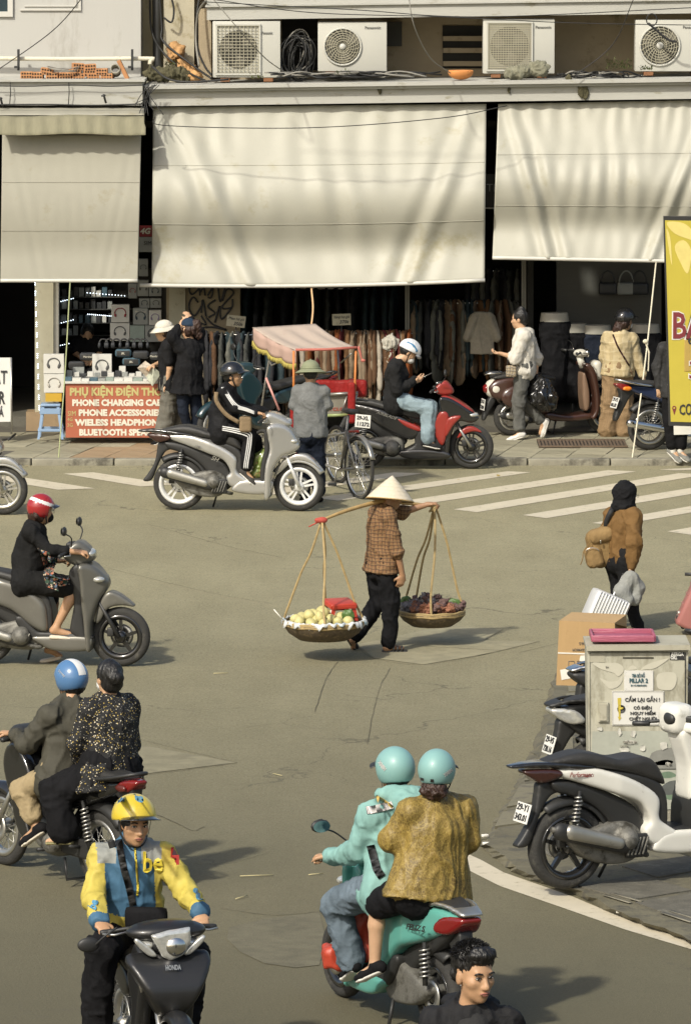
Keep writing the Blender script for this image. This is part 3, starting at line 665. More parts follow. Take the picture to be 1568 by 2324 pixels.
tag(obj('pipe_offcut', xf(lathe([(.055, -.1), (.062, -.1), (.062, .1), (.05, .1), (.05, -.1)], 16), rotx(1.3) , W(263, 160, 66.6)), mat('concrete_pipe', (.3, .28, .22), rough=.9, var=.2)), 'short grey pipe offcut lying on the brick pile', 'pipe')
tag(obj('wooden_offcut', xf(rbox((0, 0, 0), (.05, .15, .26), .005), roty(-.45), W(280, 158, 66.6)), M_brick, smooth=False), 'leaning terracotta board at the end of the brick pile', 'board')
tag(obj('wire_coil', join(*[tube([W(145, 159, 66.5) + A(.17 * math.cos(t) * (1 + .1 * k), .08 * math.sin(t), .012 * k + .02 * math.sin(2 * t + k)) for t in np.linspace(0, 6.28, 20, endpoint=False)], .006, 5, True) for k in range(3)]), M_cable2), 'tangled coil of wire on the brick pile', 'wire')
pot = sdf([ell(W(1045, 163, 66.55), (.16, .13, .10)), half(W(1045, 158, 66.55), (0, 0, 1)), ell(W(1045, 160, 66.55), (.145, .115, .09), op='s')], .012, .0)
tag(obj('clay_pot', pot, mat('terracotta', (0.55, 0.22, 0.06), rough=.7, var=.2)), 'broken orange clay bowl on the cornice', 'bowl')
rock = sdf([ell(W(1180, 163, 66.5), (.16, .11, .085)), ell(W(1222, 157, 66.5), (.13, .1, .10)), ell(W(1165, 168, 66.5), (.12, .1, .06))], .014, .03, disp=folds(.02, 14, (1, 1, 1), 3))
tag(obj('rock', rock, mat('grey_rock', (.19, .185, .13), rough=.95, var=.4, vs=14, bump=.6)), 'grey rock lying in front of the third air conditioner', 'rock')
cb = tag(empty('cable_coil', W(675, 140, 66.9)), 'big tangled coil of black cables between the first two air conditioners', 'cables')
for k in range(16):
    c = W(672 + random.uniform(-14, 14), 130 + random.uniform(-12, 14), 66.75 + random.uniform(0, .3)); a, b = random.uniform(.10, .2), random.uniform(.2, .33); ph = random.uniform(-.5, .1)
    P = [c + A(a * math.cos(t) * math.cos(ph) - b * math.sin(t) * math.sin(ph), .03 * math.sin(3 * t + k), a * math.cos(t) * math.sin(ph) + b * math.sin(t) * math.cos(ph)) for t in np.linspace(0, 6.28, 22, endpoint=False)]
    obj('cable_loop', tube(P, .009, 5, True), M_cable if k % 4 else M_cable2, cb, off=cb.location)
def cable(name, px, r, m, label, n=8, group=None):
    P = bez([W(x, y, Y) for x, y, Y in px], n); o = tag(obj(name, tube(P, r, 6), m), label, 'cable', group); return o
for k in range(22):                                   # loose cables lying on the cornice top
    xs = np.linspace(640 + random.uniform(-40, 80), 960 + random.uniform(-120, 60), 7) if k < 13 else np.linspace(1260 + random.uniform(0, 40), 1430 + random.uniform(-50, 30), 7)
    cable('ledge_cable', [(x, 172 + random.uniform(-10, 4), 66.5 + random.uniform(0, .3)) for x in xs], .011, random.choice((M_cable, M_cable, M_cable2)), 'loose black cable lying along the top of the cornice', 5, 'loose cables on the cornice')
tag(obj('downpipe', tube([W(356, -80, 67.6), W(356, 60, 67.6), W(357, 130, 67.6), W(362, 170, 67.5)], .055, 10), M_pipe2), 'dark vertical downpipe between the two buildings', 'pipe')
for k, px in enumerate([[(340, -20, 67.5), (345, 70, 67.5), (372, 120, 67.2), (420, 160, 67), (470, 185, 66.6)], [(362, -20, 67.3), (368, 60, 67.3), (372, 95, 67.2), (440, 150, 66.9), (480, 178, 66.6)], [(455, -20, 67.3), (447, 40, 67.2), (450, 110, 67.1), (465, 150, 66.8), (480, 170, 66.6)],
                        [(468, 0, 66.7), (450, 30, 67.0), (445, 90, 67.1), (452, 150, 66.9)], [(385, -20, 67.2), (395, 20, 67.2), (390, 50, 67.2), (372, 40, 67.2)], [(345, 150, 66.7), (380, 178, 66.5), (430, 186, 66.4), (520, 180, 66.4)]]):
    cable('wall_cable', px, .014, M_cable if k != 3 else M_cable2, ['black cable sagging from the gap between buildings to the cornice', 'thick black cable curving across the plaster pier', 'grey black cable down the left side of the first air conditioner', 'pale cable looping beside the first air conditioner', 'short curled cable at the top of the pier', 'low cable along the left end of the cornice'][k])
for k in range(9):                                    # wires that fan out at the awning corner
    x = 330 + random.uniform(-6, 10)
    cable('corner_wire', [(335 + random.uniform(-10, 30), 192, 66.2), (x, 215 + random.uniform(-8, 8), 66.15), (325 + random.uniform(-30, 60), 240 + random.uniform(-6, 30), 66.0)], .005, M_cable, 'thin wire tangled at the corner between the two awnings', 6, 'wires at the awning corner')
for k, px in enumerate([[(460, -5, 64), (700, 28, 64), (1000, 38, 64), (1300, 52, 64), (1640, 58, 64)], [(460, 4, 64.5), (800, 22, 64.5), (1100, 38, 64.5), (1640, 14, 64.5)], [(925, -20, 65), (940, 60, 65), (975, 130, 65.6), (1022, 166, 66.3)], [(478, -10, 65), (545, 70, 65), (600, 130, 65.6), (640, 160, 66.3)],
                        [(-20, 170, 66), (120, 70, 65.5), (200, -20, 65)], [(350, 265, 65.6), (380, 285, 65.6), (700, 290, 65.4), (1000, 268, 65.4), (1150, 240, 65.6)], [(1298, 176, 66.2), (1390, 100, 66.2), (1440, -10, 66)]]):
    cable('overhead_wire', px, .006 if k not in (2, 3) else .007, M_cable if k not in (2, 3) else M_cable2, ['dark wire strung across all the air conditioners', 'upper dark wire crossing the top slab', 'pale cord running down to the orange bowl', 'pale cord crossing the first air conditioner', 'thin wire slanting over the white wall, top left', 'thin wire crossing the top of the big awning', 'thin wire slanting up at the right end of the ledge'][k], 10)
tag(obj('wire_knot', join(tube([W(1478 + 12 * math.cos(t), 45 + 14 * math.sin(t), 66.5) for t in np.linspace(0, 6.28, 16, endpoint=False)], .008, 5, True), tube(bez([W(1470, 52, 66.5), W(1490, 70, 66.5), W(1515, 90, 66.5), W(1535, 95, 66.5)], 5), .016, 6)), M_cable), 'knotted black wire hanging over the rightmost air conditioner', 'wire')
# weeds on the ledge
M_weed = mat('weed_leaf', (0.085, 0.10, 0.03), rough=.7, var=.4, vs=20)
def weed(cx, cy, Y, n, s, label):
    V = []; F = []; b = W(cx, cy, Y)
    for i in range(n):
        p = b + A(random.uniform(-1, 1) * s, random.uniform(-.06, .06), abs(random.gauss(0, .5)) * s * .7); d = nrm(A(random.uniform(-1, 1), random.uniform(-1, .3), random.uniform(0, 1.4))); u, v, _ = basis(d); l = random.uniform(.02, .05)
        k = len(V); V += [p, p + d * l * .5 + u * l * .22, p + d * l, p + d * l * .5 - u * l * .22]; F.append((k, k + 1, k + 2, k + 3))
    tag(obj('weed', (np.array(V), F), M_weed, smooth=False, off=b), label, 'plant').location = b
weed(1405, 158, 66.5, 220, .16, 'scraggly weed on the cornice before the rightmost air conditioner'); weed(1465, 160, 66.5, 90, .08, 'small weed tuft at the base of the rightmost air conditioner')
weed(795 - 20, 172, 66.5, 40, .1, 'tiny weeds under the second air conditioner'); weed(392, 150, 67.1, 120, .1, 'weed growing from the broken pier'); weed(585, 180, 66.4, 50, .09, 'thin weeds below the first air conditioner')
tag(obj('broken_plaster', sdf([ell(W(420, 165, 67.1), (.14, .1, .16)), ell(W(400, 120, 67.2), (.1, .1, .12)), ell(W(440, 175, 67.0), (.13, .1, .06))], .015, .05, disp=folds(.03, 12, (1, 1, 1), 5)), mat('exposed_brick', (.42, .24, .10), rough=.95, var=.4, vs=8, dirt=(.08, .07, .05), ds=5, dth=.5)), 'crumbled orange plaster patch at the foot of the pier', 'rubble')
tag(obj('rubble_heap', sdf([ell(W(345 + 18 * i, 165 + random.uniform(0, 15), 67.0), (.09, .1, .08)) for i in range(5)], .015, .03, disp=folds(.03, 14, (1, 1, 1), 8)), M_moss), 'dark mossy debris in the gap between the buildings', 'rubble')

# ------------------------------------------------------------------ awnings
def awn_mat(name, col, rough, dirt, ds=1.3, dth=.56, tr=.25):
    m = mat(name, col, rough=rough, var=.05, vs=2.5, dirt=dirt, ds=ds, dth=dth, bump=.12, bs=60, spec=.6, coat=.0)
    nt = m.node_tree; p = nt.nodes['Principled BSDF']; out = nt.nodes['Material Output']
    t = nt.nodes.new('ShaderNodeBsdfTranslucent'); mx = nt.nodes.new('ShaderNodeMixShader'); mx.inputs[0].default_value = tr
    src = p.inputs['Base Color'].links[0].from_socket; nt.links.new(src, t.inputs['Color'])
    nt.links.new(p.outputs[0], mx.inputs[1]); nt.links.new(t.outputs[0], mx.inputs[2]); nt.links.new(mx.outputs[0], out.inputs['Surface'])
    return m
M_awn = awn_mat('awning_vinyl', '#acaa9c', .55, '#9c967c', tr=.08); M_awnl = awn_mat('awning_canvas', '#a09d8e', .7, '#918a70', 1.2, .55, tr=.12)
M_bar = mat('awning_bar', '#c4c2b8', rough=.4, var=.04)
def awning(name, tl, tr, bl, br, Yt, Yb, m, label, sag=0.0, fold=1.0, seed=0, bar=None, belly=0.25, fan=True):
    root = empty(name, W((bl[0] + br[0]) / 2, (bl[1] + br[1]) / 2, Yb), 0, label, 'awning', 'roll-down shop awnings')
    L = np.array(root.location); nu, nv = 130, 52; rs = np.random.default_rng(seed); ph = rs.uniform(0, 6, 8)
    def fn(u, v):                                      # v 0 bottom .. 1 top
        x = (bl[0] + (br[0] - bl[0]) * u) * (1 - v) + (tl[0] + (tr[0] - tl[0]) * u) * v
        yb_ = bl[1] + (br[1] - bl[1]) * u + sag * 4 * u * (1 - u); yt_ = tl[1] + (tr[1] - tl[1]) * u
        Y = Yb + (Yt - Yb) * v; s = 1 - v
        Y -= belly * (1.15 * math.exp(-((s - .48) / .24) ** 2) - .42 * math.exp(-((s - .80) / .12) ** 2))
        f = 0.0
        if fan:                                        # pleats that hang from both top corners and the gathered top hem
            f += .042 * math.exp(-(u - .06 - .24 * s) ** 2 / .007) * math.sin(62 * (u - .22 * s) + ph[0]) * min(1, 1.6 * s + .3)
            f += .036 * math.exp(-(1 - u - .04 - .20 * s) ** 2 / .006) * math.sin(64 * (1 - u - .19 * s) + ph[1]) * min(1, 1.6 * s + .3)
            f += .016 * math.exp(-(u - .5 - .14 * s) ** 2 / .02) * math.sin(70 * (u - .10 * s) + ph[2]) * math.exp(-((s - .45) / .4) ** 2)
            f += .016 * math.sin(90 * u + 3 * math.sin(7 * u + ph[3])) * math.exp(-s / .16) * (0.4 + .6 * math.sin(5 * u + ph[4]) ** 2)
            f += .006 * math.sin(26 * u + 2 * s + ph[5]) * math.exp(-((s - .8) / .35) ** 2) + .012 * math.sin(61 * u + 5 * s + 2.2 * math.sin(9 * u + ph[6])) * (s * (1 - s) * 2.2)
            f += .010 * math.sin(17 * u - 9 * s + ph[7]) * math.sin(math.pi * s)
        f *= fold * 1.0; return W(x, yb_ * (1 - v) + yt_ * v, Y - f) - L
    obj('fabric', solidify(grid(fn, nu, nv), .003), m, root)
    for sv in (.34, .67): obj('seam', tube([np.array(fn(t, sv)) + A(0, -.004, 0) for t in np.linspace(.004, .996, 130)], .0035, 4), m, root)
    b0, b1 = (bl, br) if bar is None else bar
    P = [W(b0[0] + (b1[0] - b0[0]) * u, b0[1] + (b1[1] - b0[1]) * u + sag * 4 * u * (1 - u), Yb) - L for u in np.linspace(0, 1, 18)]
    obj('bottom_bar', tube(P, .024, 8), M_bar, root)
    return root
awning('awning', (348, 243), (1103, 236), (345, 645), (1099, 636), 66.55, 66.05, M_awn, 'wide white vinyl awning in the middle of the row', sag=7, seed=1, bar=((318, 647), (1100, 636)))
awning('awning', (1130, 236), (1640, 226), (1117, 585), (1585, 594), 66.55, 66.1, M_awn, 'white vinyl awning on the right, beside the yellow banner', sag=0, seed=5, belly=.22)
la = awning('awning', (6, 304), (321, 304), (2, 637), (313, 637), 66.0, 65.75, M_awnl, 'cream canvas awning on the left under a dusty valance', sag=0, fold=.07, seed=3, belly=.06)
L = np.array(la.location)
M_val = mat('valance_olive', '#7d7962', rough=.8, var=.15, vs=6, bump=.3, bs=40, stretch=(3, 1, .3))
obj('valance', solidify(grid(lambda u, v: W(-6 + 334 * u + (3 if v < .5 else 0), 305 - 43 * v + 2 * math.sin(9 * u), 65.72 + .2 * v + .012 * math.sin(60 * u)) - L, 60, 5), .004), M_val, la)
obj('valance_top', solidify(grid(lambda u, v: W(-6 + 334 * u, 261 - 20 * v, 65.93 + .45 * v + .01 * math.sin(40 * u)) - L, 40, 4), .004), M_awnl, la)
# ropes
M_rope = mat('rope', '#cfc8b0', rough=.9, var=.2, vs=60); M_rope2 = mat('rope_green', (.33, .36, .18), rough=.9)
def rope(p0, p1, Y0, Y1, m, r, label, sag=4):
    P = bez([W(p0[0], p0[1], Y0), W((p0[0] + p1[0]) / 2 + sag, (p0[1] + p1[1]) / 2, (Y0 + Y1) / 2), W(p1[0], p1[1], Y1)], 8)
    t = tag(obj('awning_rope', tube(P, r, 6), m), label, 'rope'); return t
rope((160, 640), (133, 1052), 65.75, KY + .1, M_rope2, .008, 'green cord from the cream awning down to the kerb', 2)
rope((707, 655), (706, 745), 66.05, 65.6, mat('rope_orange', (.6, .38, .2), rough=.9), .012, 'orange rope from the wide awning down behind the cyclo roof')
rope((1488, 594), (1432, 1054), 66.1, KY + .1, M_rope, .010, 'white rope from the right awning down to the kerb', 3)
tag(obj('rope_knot', sdf([ell(W(1464, 775, 64.85), (.035, .03, .03)), cap(W(1464, 777, 64.85), W(1472, 800, 64.85), .012), cap(W(1472, 800, 64.85), W(1470, 842, 64.85), .01)], .008, .01), M_rope), 'knot with a loose end on the white rope', 'rope')
HS=1.4
# ------------------------------------------------------------------ two-wheelers (local frame: x forward from the rear axle, y to the rider's left, z up)
M_tyre=mat('tyre_rubber',(0.030,0.029,0.026),rough=0.85,var=0.35,vs=12,bump=0.5,bs=70,dirt=(.09,.085,.068),ds=6,dth=.56)
M_blk=mat('black_plastic',(0.022,0.022,0.021),rough=0.5,var=0.2,vs=6,dirt=(.06,.056,.045),ds=6,dth=.62)
M_blkg=paint('black_gloss',(0.012,0.012,0.012),rough=0.22,coat=.8)
M_seat=mat('seat_vinyl',(0.025,0.024,0.022),rough=0.55,var=0.2,vs=8,bump=.25,bs=120)
M_alloy=mat('alloy',(0.52,0.51,0.47),rough=0.38,metal=.9,var=.12,vs=15);M_chrome=mat('chrome',(0.7,0.69,0.66),rough=0.14,metal=1.0,var=.05)
M_eng=mat('engine_cast',(0.17,0.165,0.145),rough=0.6,metal=.4,var=.3,vs=12,dirt=(.05,.046,.036),ds=8,dth=.5,bump=.4)
M_exh=mat('exhaust_shield',(0.36,0.35,0.31),rough=0.42,metal=.7,var=.2,dirt=(.10,.09,.07),ds=7,dth=.55)
M_red=mat('tail_lens',(0.17,0.010,0.009),rough=0.15,coat=.6,var=.15);M_amber=mat('amber_lens',(0.75,0.22,0.02),rough=0.15,coat=.6)
M_lens=mat('clear_lens',(0.62,0.62,0.58),rough=0.1,metal=.6,var=.25,vs=40);M_plate=mat('plate_white',(0.66,0.65,0.60),rough=0.5,var=.08)
M_ink=mat('plate_ink',(0.02,0.02,0.02),rough=.6);M_mir=mat('mirror_glass',(0.35,0.38,0.40),rough=0.05,metal=1.0)
M_silver=paint('silver_paint',(0.46,0.455,0.43),rough=.27,metal=.6,coat=.5,dirt=(.25,.24,.21),ds=7,dth=.64);M_whitep=paint('white_paint',(0.62,0.61,0.55),rough=.35,coat=.3,dirt=(.28,.26,.2),ds=5,dth=.60)
M_greyp=mat('grey_matt_paint',(0.15,0.145,0.125),rough=.38,metal=.4,var=.1,coat=.2,dirt=(.2,.19,.16),ds=7,dth=.62);M_teal=paint('teal_paint',(0.10,0.33,0.28),rough=.3,coat=.5)
M_redp=paint('red_paint',(0.27,0.026,0.018),rough=.3,coat=.5);M_maroon=paint('maroon_paint',(0.052,0.023,0.016),rough=.28,coat=.6);M_navy=paint('navy_paint',(0.018,0.028,0.065),rough=.3,coat=.5)
M_dteal=paint('dark_teal_paint',(0.010,0.030,0.037),rough=.3,coat=.6);M_cream=paint('cream_paint',(0.6,0.58,0.5),rough=.35,coat=.4)
ROTW=rotx(math.pi/2)
def wheel(root,x,R,tw,style,mr,disc=-1,nsp=5,z=None):
 z=R if z is None else z;rr=R-.08
 prof=[(rr,-tw*.75),(R-.045,-tw),(R-.018,-tw*.86),(R-.004,-tw*.45),(R,0),(R-.004,tw*.45),(R-.018,tw*.86),(R-.045,tw),(rr,tw*.75)]
 ty=obj('wheel',xf(lathe(prof,48),ROTW,(x,0,z)),M_tyre,root)
 rp=[(rr+.012,-tw*.8),(rr-.012,-tw*.78),(rr-.03,-tw*.45),(rr-.03,tw*.45),(rr-.012,tw*.78),(rr+.012,tw*.8)]
 obj('rim',xf(solidify(lathe(rp,48),.006),ROTW,(x,0,z)),mr,ty)
 obj('hub',xf(lathe([(0,-.07),(.035,-.068),(.055,-.04),(.055,.04),(.035,.068),(0,.07)],18),ROTW,(x,0,z)),M_alloy if style=='wire' else mr,ty)
 if style=='wire':
  sp=[]
  for k in range(28):
   a=k*2*math.pi/28;s=1 if k%2 else-1;b=a+(.5 if k%4<2 else-.5)
   sp.append(tube([A(x+.05*math.cos(b),s*.035,z+.05*math.sin(b)),A(x+(rr-.02)*math.cos(a),s*.004,z+(rr-.02)*math.sin(a))],.0028,4,cap=False))
  obj('spokes',join(*sp),M_alloy,ty)
 else:
  for k in range(nsp):
   for dl in((-.16,.16)if style=='twin' else(0,)):
    a=k*2*math.pi/nsp+.3;b=a+dl
    p0=A(x+.045*math.cos(a+dl*2),0,z+.045*math.sin(a+dl*2));p1=A(x+(rr-.02)*math.cos(b),0,z+(rr-.02)*math.sin(b))
    u=nrm(p1-p0);v=A(-u[2],0,u[0]);w0,w1=(.013,.010)if style=='twin' else(.020,.012)
    V=[]
    for p,w in((p0,w0),(p1,w1)):
     for dy in(-.018,.018):
      V+=[p-v*w+A(0,dy,0),p+v*w+A(0,dy,0)]
    obj('spoke',(np.array(V),[(0,1,3,2),(4,6,7,5),(0,4,5,1),(2,3,7,6),(0,2,6,4),(1,5,7,3)]),mr,ty,smooth=False)
 if disc:
  obj('brake_disc',xf(lathe([(.05,disc*.062),(.105,disc*.062),(.105,disc*.068),(.05,disc*.068)],28,True),ROTW,(x,0,z)),M_alloy,ty)
  obj('caliper',rbox((x-.08,disc*.07,z+.05),(.06,.04,.08),.01),M_blk,ty)
 return ty
def wfun(w):
 if np.isscalar(w)or callable(w):return w
 (xa,wa),(xb,wb_)=w;return lambda X,Z:wa+(wb_-wa)*_cl((X-xa)/(xb-xa))+0*Z
def pan(root,name,poly,w,m,r=.025,h=.011,extra=(),k=.02,sm=4,yc=0.0,cut=()):
 return obj(name,sdf([panel(poly,wfun(w),r,yc,sm=sm)]+list(extra)+list(cut),h,k),m,root)
def spring(root,p0,p1,r=.026,turns=7,m=None):
 p0,p1=A(*p0),A(*p1);u,v,d=basis(p1-p0);L=np.linalg.norm(p1-p0);n=turns*10
 P=[p0+d*L*(.15+.7*i/n)+r*(math.cos(i*.628)*u+math.sin(i*.628)*v)for i in range(n+1)]
 s=obj('shock_absorber',tube([p0,p0+d*L*.5,p0+d*L*.52,p1],[.013,.013,.017,.017],8),M_blk,root)
 obj('spring',tube(P,.0065,5),m or M_alloy,s)
def mirror(root,base,top,m=M_blk,out=1):
 a=obj('mirror',tube(bez([A(*base),(A(*base)+A(*top))/2+A(.03,0,.02),A(*top)],5),.006,6),m,root)
 t=A(*top);obj('mirror_housing',sdf([ell(t+A(.0,.02*out,.02),(.022,.068,.045))],.008,.0),m,a)
 obj('mirror_face',xf(lathe([(0,0),(1,0)],20),np.array([[0,0,1],[.058,0,0],[0,.037,0]]).astype(float),t+A(-.0225,.02*out,.02)),M_mir,a)
def plate(root,c,tilt,lines,s=.19,yaw=0.0,h=.14):
 R_=roty(tilt)
 p=obj('number_plate',xf(rbox((0,0,0),(.006,s,h),.002),R_,c),M_plate,root,smooth=False)
 for i,l in enumerate(lines):
  z=(.5-i)*h*.5 if len(lines)>1 else 0
  text(l,h*.44,M_ink,p,A(*c)+R_@A(-.0035,0,z),(0,-1,0),R_@A(0,0,1),fit=s*.82,bold=.002)
def bars(root,x,z,w=.34,lever=True,m=M_blk,drop=.03,back=.05,grip=M_blk,wrap=True):
 b=obj('handlebar',tube(bez([A(x-back,w,z-drop),A(x,.14,z),A(x,-.14,z),A(x-back,-w,z-drop)],6),.012,8),M_blk,root)
 for s in(-1,1):
  obj('grip',tube([A(x-back*.75,s*(w-.11),z-drop*.75),A(x-back,s*w,z-drop),A(x-back-.002,s*(w+.015),z-drop)],[.018,.018,.014],10),grip,b)
  if lever:obj('brake_lever',tube([A(x+.02,s*(w-.14),z-drop*.6),A(x+.035,s*(w-.05),z-drop),A(x-.005,s*(w+.01),z-drop)],.007,6),M_alloy,b)
def fork(root,x0,z0,x1,z1,w=.075,m=M_alloy,r=.019):
 for s in(-1,1):obj('fork_leg',tube([A(x0,s*w,z0),A((x0+x1)/2,s*w,(z0+z1)/2),A(x1,s*w,z1)],[r*.8,r,r*1.15],10),m,root)
def fender(root,x,z,R,a0,a1,w,m,name='front_fender',t=.012,tipr=.0):
 def fn(u,v):
  a=math.radians(a0+(a1-a0)*v);q=(u-.5)*2;ww=w*(1-.45*max(0,abs(v-.45)-.35)/.55)
  rr=R+.022-.05*abs(q)**3+tipr*v
  return(x+rr*math.cos(a),ww*q,z+rr*math.sin(a))
 return obj(name,solidify(grid(fn,8,20),-t),m,root)
def exhaust(root,p0,p1,r=.055,m=M_exh,pipe=None,y=-.17,body=M_blk):
 p0,p1=A(p0[0],y,p0[1]),A(p1[0],y,p1[1]);d=nrm(p1-p0)
 e=obj('exhaust',sdf([ecap(p0,p1,r*.8,r*1.1,r*.75,r,(0,1,0))],.01,.02),body,root)
 obj('heat_shield',sdf([ecap(p0+d*.07+A(0,-.022,.012),p1-d*.05+A(0,-.022,.012),r*.75,r*.95,r*.7,r*.8,(0,1,0))],.01,.02),m,e)
 obj('exhaust_tip',tube([p0-d*(r+.02),p0-d*.02],[r*.35,r*.45],10),M_eng,e)
 if pipe:obj('exhaust_pipe',tube(bez([p1,A(pipe[0],y*.8,pipe[1]),A(pipe[2],y*.4,pipe[3])],6),.02,8),M_eng,e)
def seat_tex():return M_seat
def steer(root,x,ang,keys,dl=(0,0,0)):
 c=Vector((x,0,0));dl=Vector(dl);R_=Matrix.Rotation(ang,3,'Z')
 for o in children(root):
  if o.name.split('.')[0]in keys:o.rotation_euler=(0,0,ang);o.location=c-R_@c+dl
def place(name,label,cat,rear,front,z0=0.0,lean=0.0,yaw=None):
 a=G(rear[0],rear[1],z0)
 if yaw is None:b=G(front[0],front[1],z0);yaw=math.atan2(b[1]-a[1],b[0]-a[0])
 r=empty(name,a,yaw,label,cat);r.rotation_euler.x=lean
 return r
def scooter_sh(root,mp,mw,wb=1.35,spokes='twin',plate_lines=None,rim=None,mirrors=False,rack=True,performance=None,detail=True):
 """tall-wheeled scooter with a flat floor and a sweeping side panel"""
 R=.295;rim=rim or mw
 wheel(root,0,R,.058,spokes,rim,-1);wheel(root,wb,R-.012,.05,spokes,rim,-1,z=R-.012)
 pan(root,'side_panel',[(-.13,.85),(.05,.865),(.217,.84),(.475,.745),(.66,.615),(.665,.47),(.75,.40),(.89,.30),(.733,.255),(.57,.30),(.545,.40),(.59,.45),(.52,.575),(.37,.642),(.083,.743),(-.08,.80)],((-.1,.10),(.35,.165)),mp,.03)
 pan(root,'floorboard',[(.70,.36),(.95,.365),(1.06,.36),(1.06,.26),(.95,.20),(.72,.21),(.60,.25)],.17,mp,.03)
 obj('floor_mat',rbox((.86,0,.372),(.30,.28,.012),.004),M_blk,root)
 pan(root,'seat_skirt',[(.14,.85),(.45,.80),(.70,.69),(.745,.45),(.70,.38),(.62,.46),(.66,.60),(.45,.73),(.15,.82)],((.1,.11),(.5,.14)),M_blk,.02)
 st=obj('seat',sdf([panel([(-.19,.915),(.05,.965),(.22,.94),(.37,.897),(.55,.905),(.65,.85),(.725,.70),(.63,.725),(.37,.815),(.1,.862),(-.18,.895)],wfun(((-.15,.10),(.3,.155))),.045)],.011,.02),M_seat,root)
 if rack:obj('grab_rail',sdf([panel([(-.44,.905),(-.2,.915),(.15,.87),(.13,.845),(-.2,.875),(-.44,.88)],wfun(((-.44,.05),(0,.13))),.014)],.01,.01),M_blkg,root)
 obj('tail_light',sdf([panel([(-.36,.862),(-.12,.858),(-.08,.81),(-.22,.765),(-.30,.80)],wfun(((-.36,.06),(-.1,.11))),.02)],.01,.01),mat('smoked_lens',(.035,.012,.009),rough=.15,coat=.7),root)
 obj('underbody',sdf([panel([(-.15,.78),(.1,.74),(.4,.62),(.55,.50),(.6,.30),(.5,.22),(.36,.24),(.34,.40),(.2,.56),(0,.66),(-.12,.70)],.09,.03)],.012,.02),M_blk,root)
 obj('rear_mudguard',sdf([panel([(-.22,.77),(-.02,.76),(.12,.72),(.0,.69),(-.14,.67),(-.23,.53),(-.31,.34),(-.41,.33),(-.36,.40),(-.28,.53),(-.25,.66)],.045,.012)],.01,.015),M_blk,root)
 fender(root,0,R,R+.03,20,125,.06,M_blk,'rear_hugger')
 en=obj('engine',sdf([panel([(-.04,.34),(.1,.40),(.34,.46),(.50,.42),(.55,.30),(.48,.18),(.3,.16),(.12,.21)],.13,.03),cap((.40,-.11,.36),(.40,-.16,.34),.08)],.012,.03),M_eng,root)
 obj('radiator_cover',rbox((.47,-.165,.29),(.17,.03,.17),.015),M_blk,en)
 for k in range(5):obj('radiator_fin',xf(rbox((0,0,0),(.012,.014,.13),.003),roty(.35),(.41+k*.03,-.186,.29)),M_eng,en)
 exhaust(root,(-.14,.44),(.36,.30),.058,pipe=(.55,.22,.6,.2),y=-.175)
 for s in(-1,1):spring(root,(.045,s*.115,.70),(-.01,s*.125,.43))
 pan(root,'leg_shield',[(1.0,.95),(1.12,1.0),(1.25,.95),(1.345,.80),(1.36,.72),(1.27,.66),(1.17,.62),(1.07,.46),(1.04,.18),(.975,.165),(.985,.5),(1.035,.72)],((1.0,.215),(1.32,.12)),mp,.035)
 pan(root,'inner_panel',[(.97,.90),(1.02,.90),(1.03,.70),(.99,.48),(.975,.22),(.93,.25),(.93,.5),(.975,.72)],.165,M_blk,.02)
 obj('grille',rbox((1.315,0,.70),(.05,.14,.05),.01),M_blk,root)
 for s in(-1,1):
  obj('turn_signal',sdf([ell((1.30,s*.10,.80),(.05,.045,.028))],.009,0),M_lens,root)
 for k in range(3):obj('vent',xf(rbox((1.13+k*.028,-.182+.006*k,.60+k*.03),(.014,.02,.10),.004),roty(.7)),M_blk,root)
 obj('headset',sdf([panel([(.95,1.0),(.98,1.09),(1.06,1.12),(1.2,1.06),(1.27,1.0),(1.24,.96),(1.1,.965)],wfun(((.95,.16),(1.25,.10))),.04)],.011,.02),mp,root)
 obj('headlight',sdf([ell((1.225,0,1.015),(.05,.085,.038))],.009,0),M_lens,root)
 obj('dash',rbox((.985,0,1.085),(.05,.2,.05),.012),M_blk,root)
 bars(root,.985,1.06,.35)
 fork(root,1.22,.62,wb+.01,R-.01,.085,mw)
 fender(root,wb,R-.012,R+.005,30,150,.075,mp)
 obj('front_fender_side',sdf([panel([(wb-.26,.40),(wb-.2,.56),(wb-.05,.65),(wb+.12,.63),(wb+.26,.47),(wb+.12,.55),(wb-.04,.57),(wb-.17,.47)],.085,.02),panel([(wb-.3,.2),(wb+.3,.2),(wb+.3,.56),(wb-.3,.56)],.058,.005,op='s',sm=1)],.01,.01),mp,root)
 if mirrors:
  for s in(-1,1):mirror(root,(1.0,s*.2,1.07),(.97,s*.36,1.22),out=s)
 obj('stand',tube([A(.42,.1,.2),A(.36,.17,.02)],.012,6),M_blk,root)
 if plate_lines:plate(root,(-.345,0,.56),.3,plate_lines)
 if performance:text(performance,.05,mat('script_red',(.2,.02,.015),rough=.4),root,A(.05,-.132,.815),(1,0,-.06),(0,0,1),shear=.4,fit=.2)
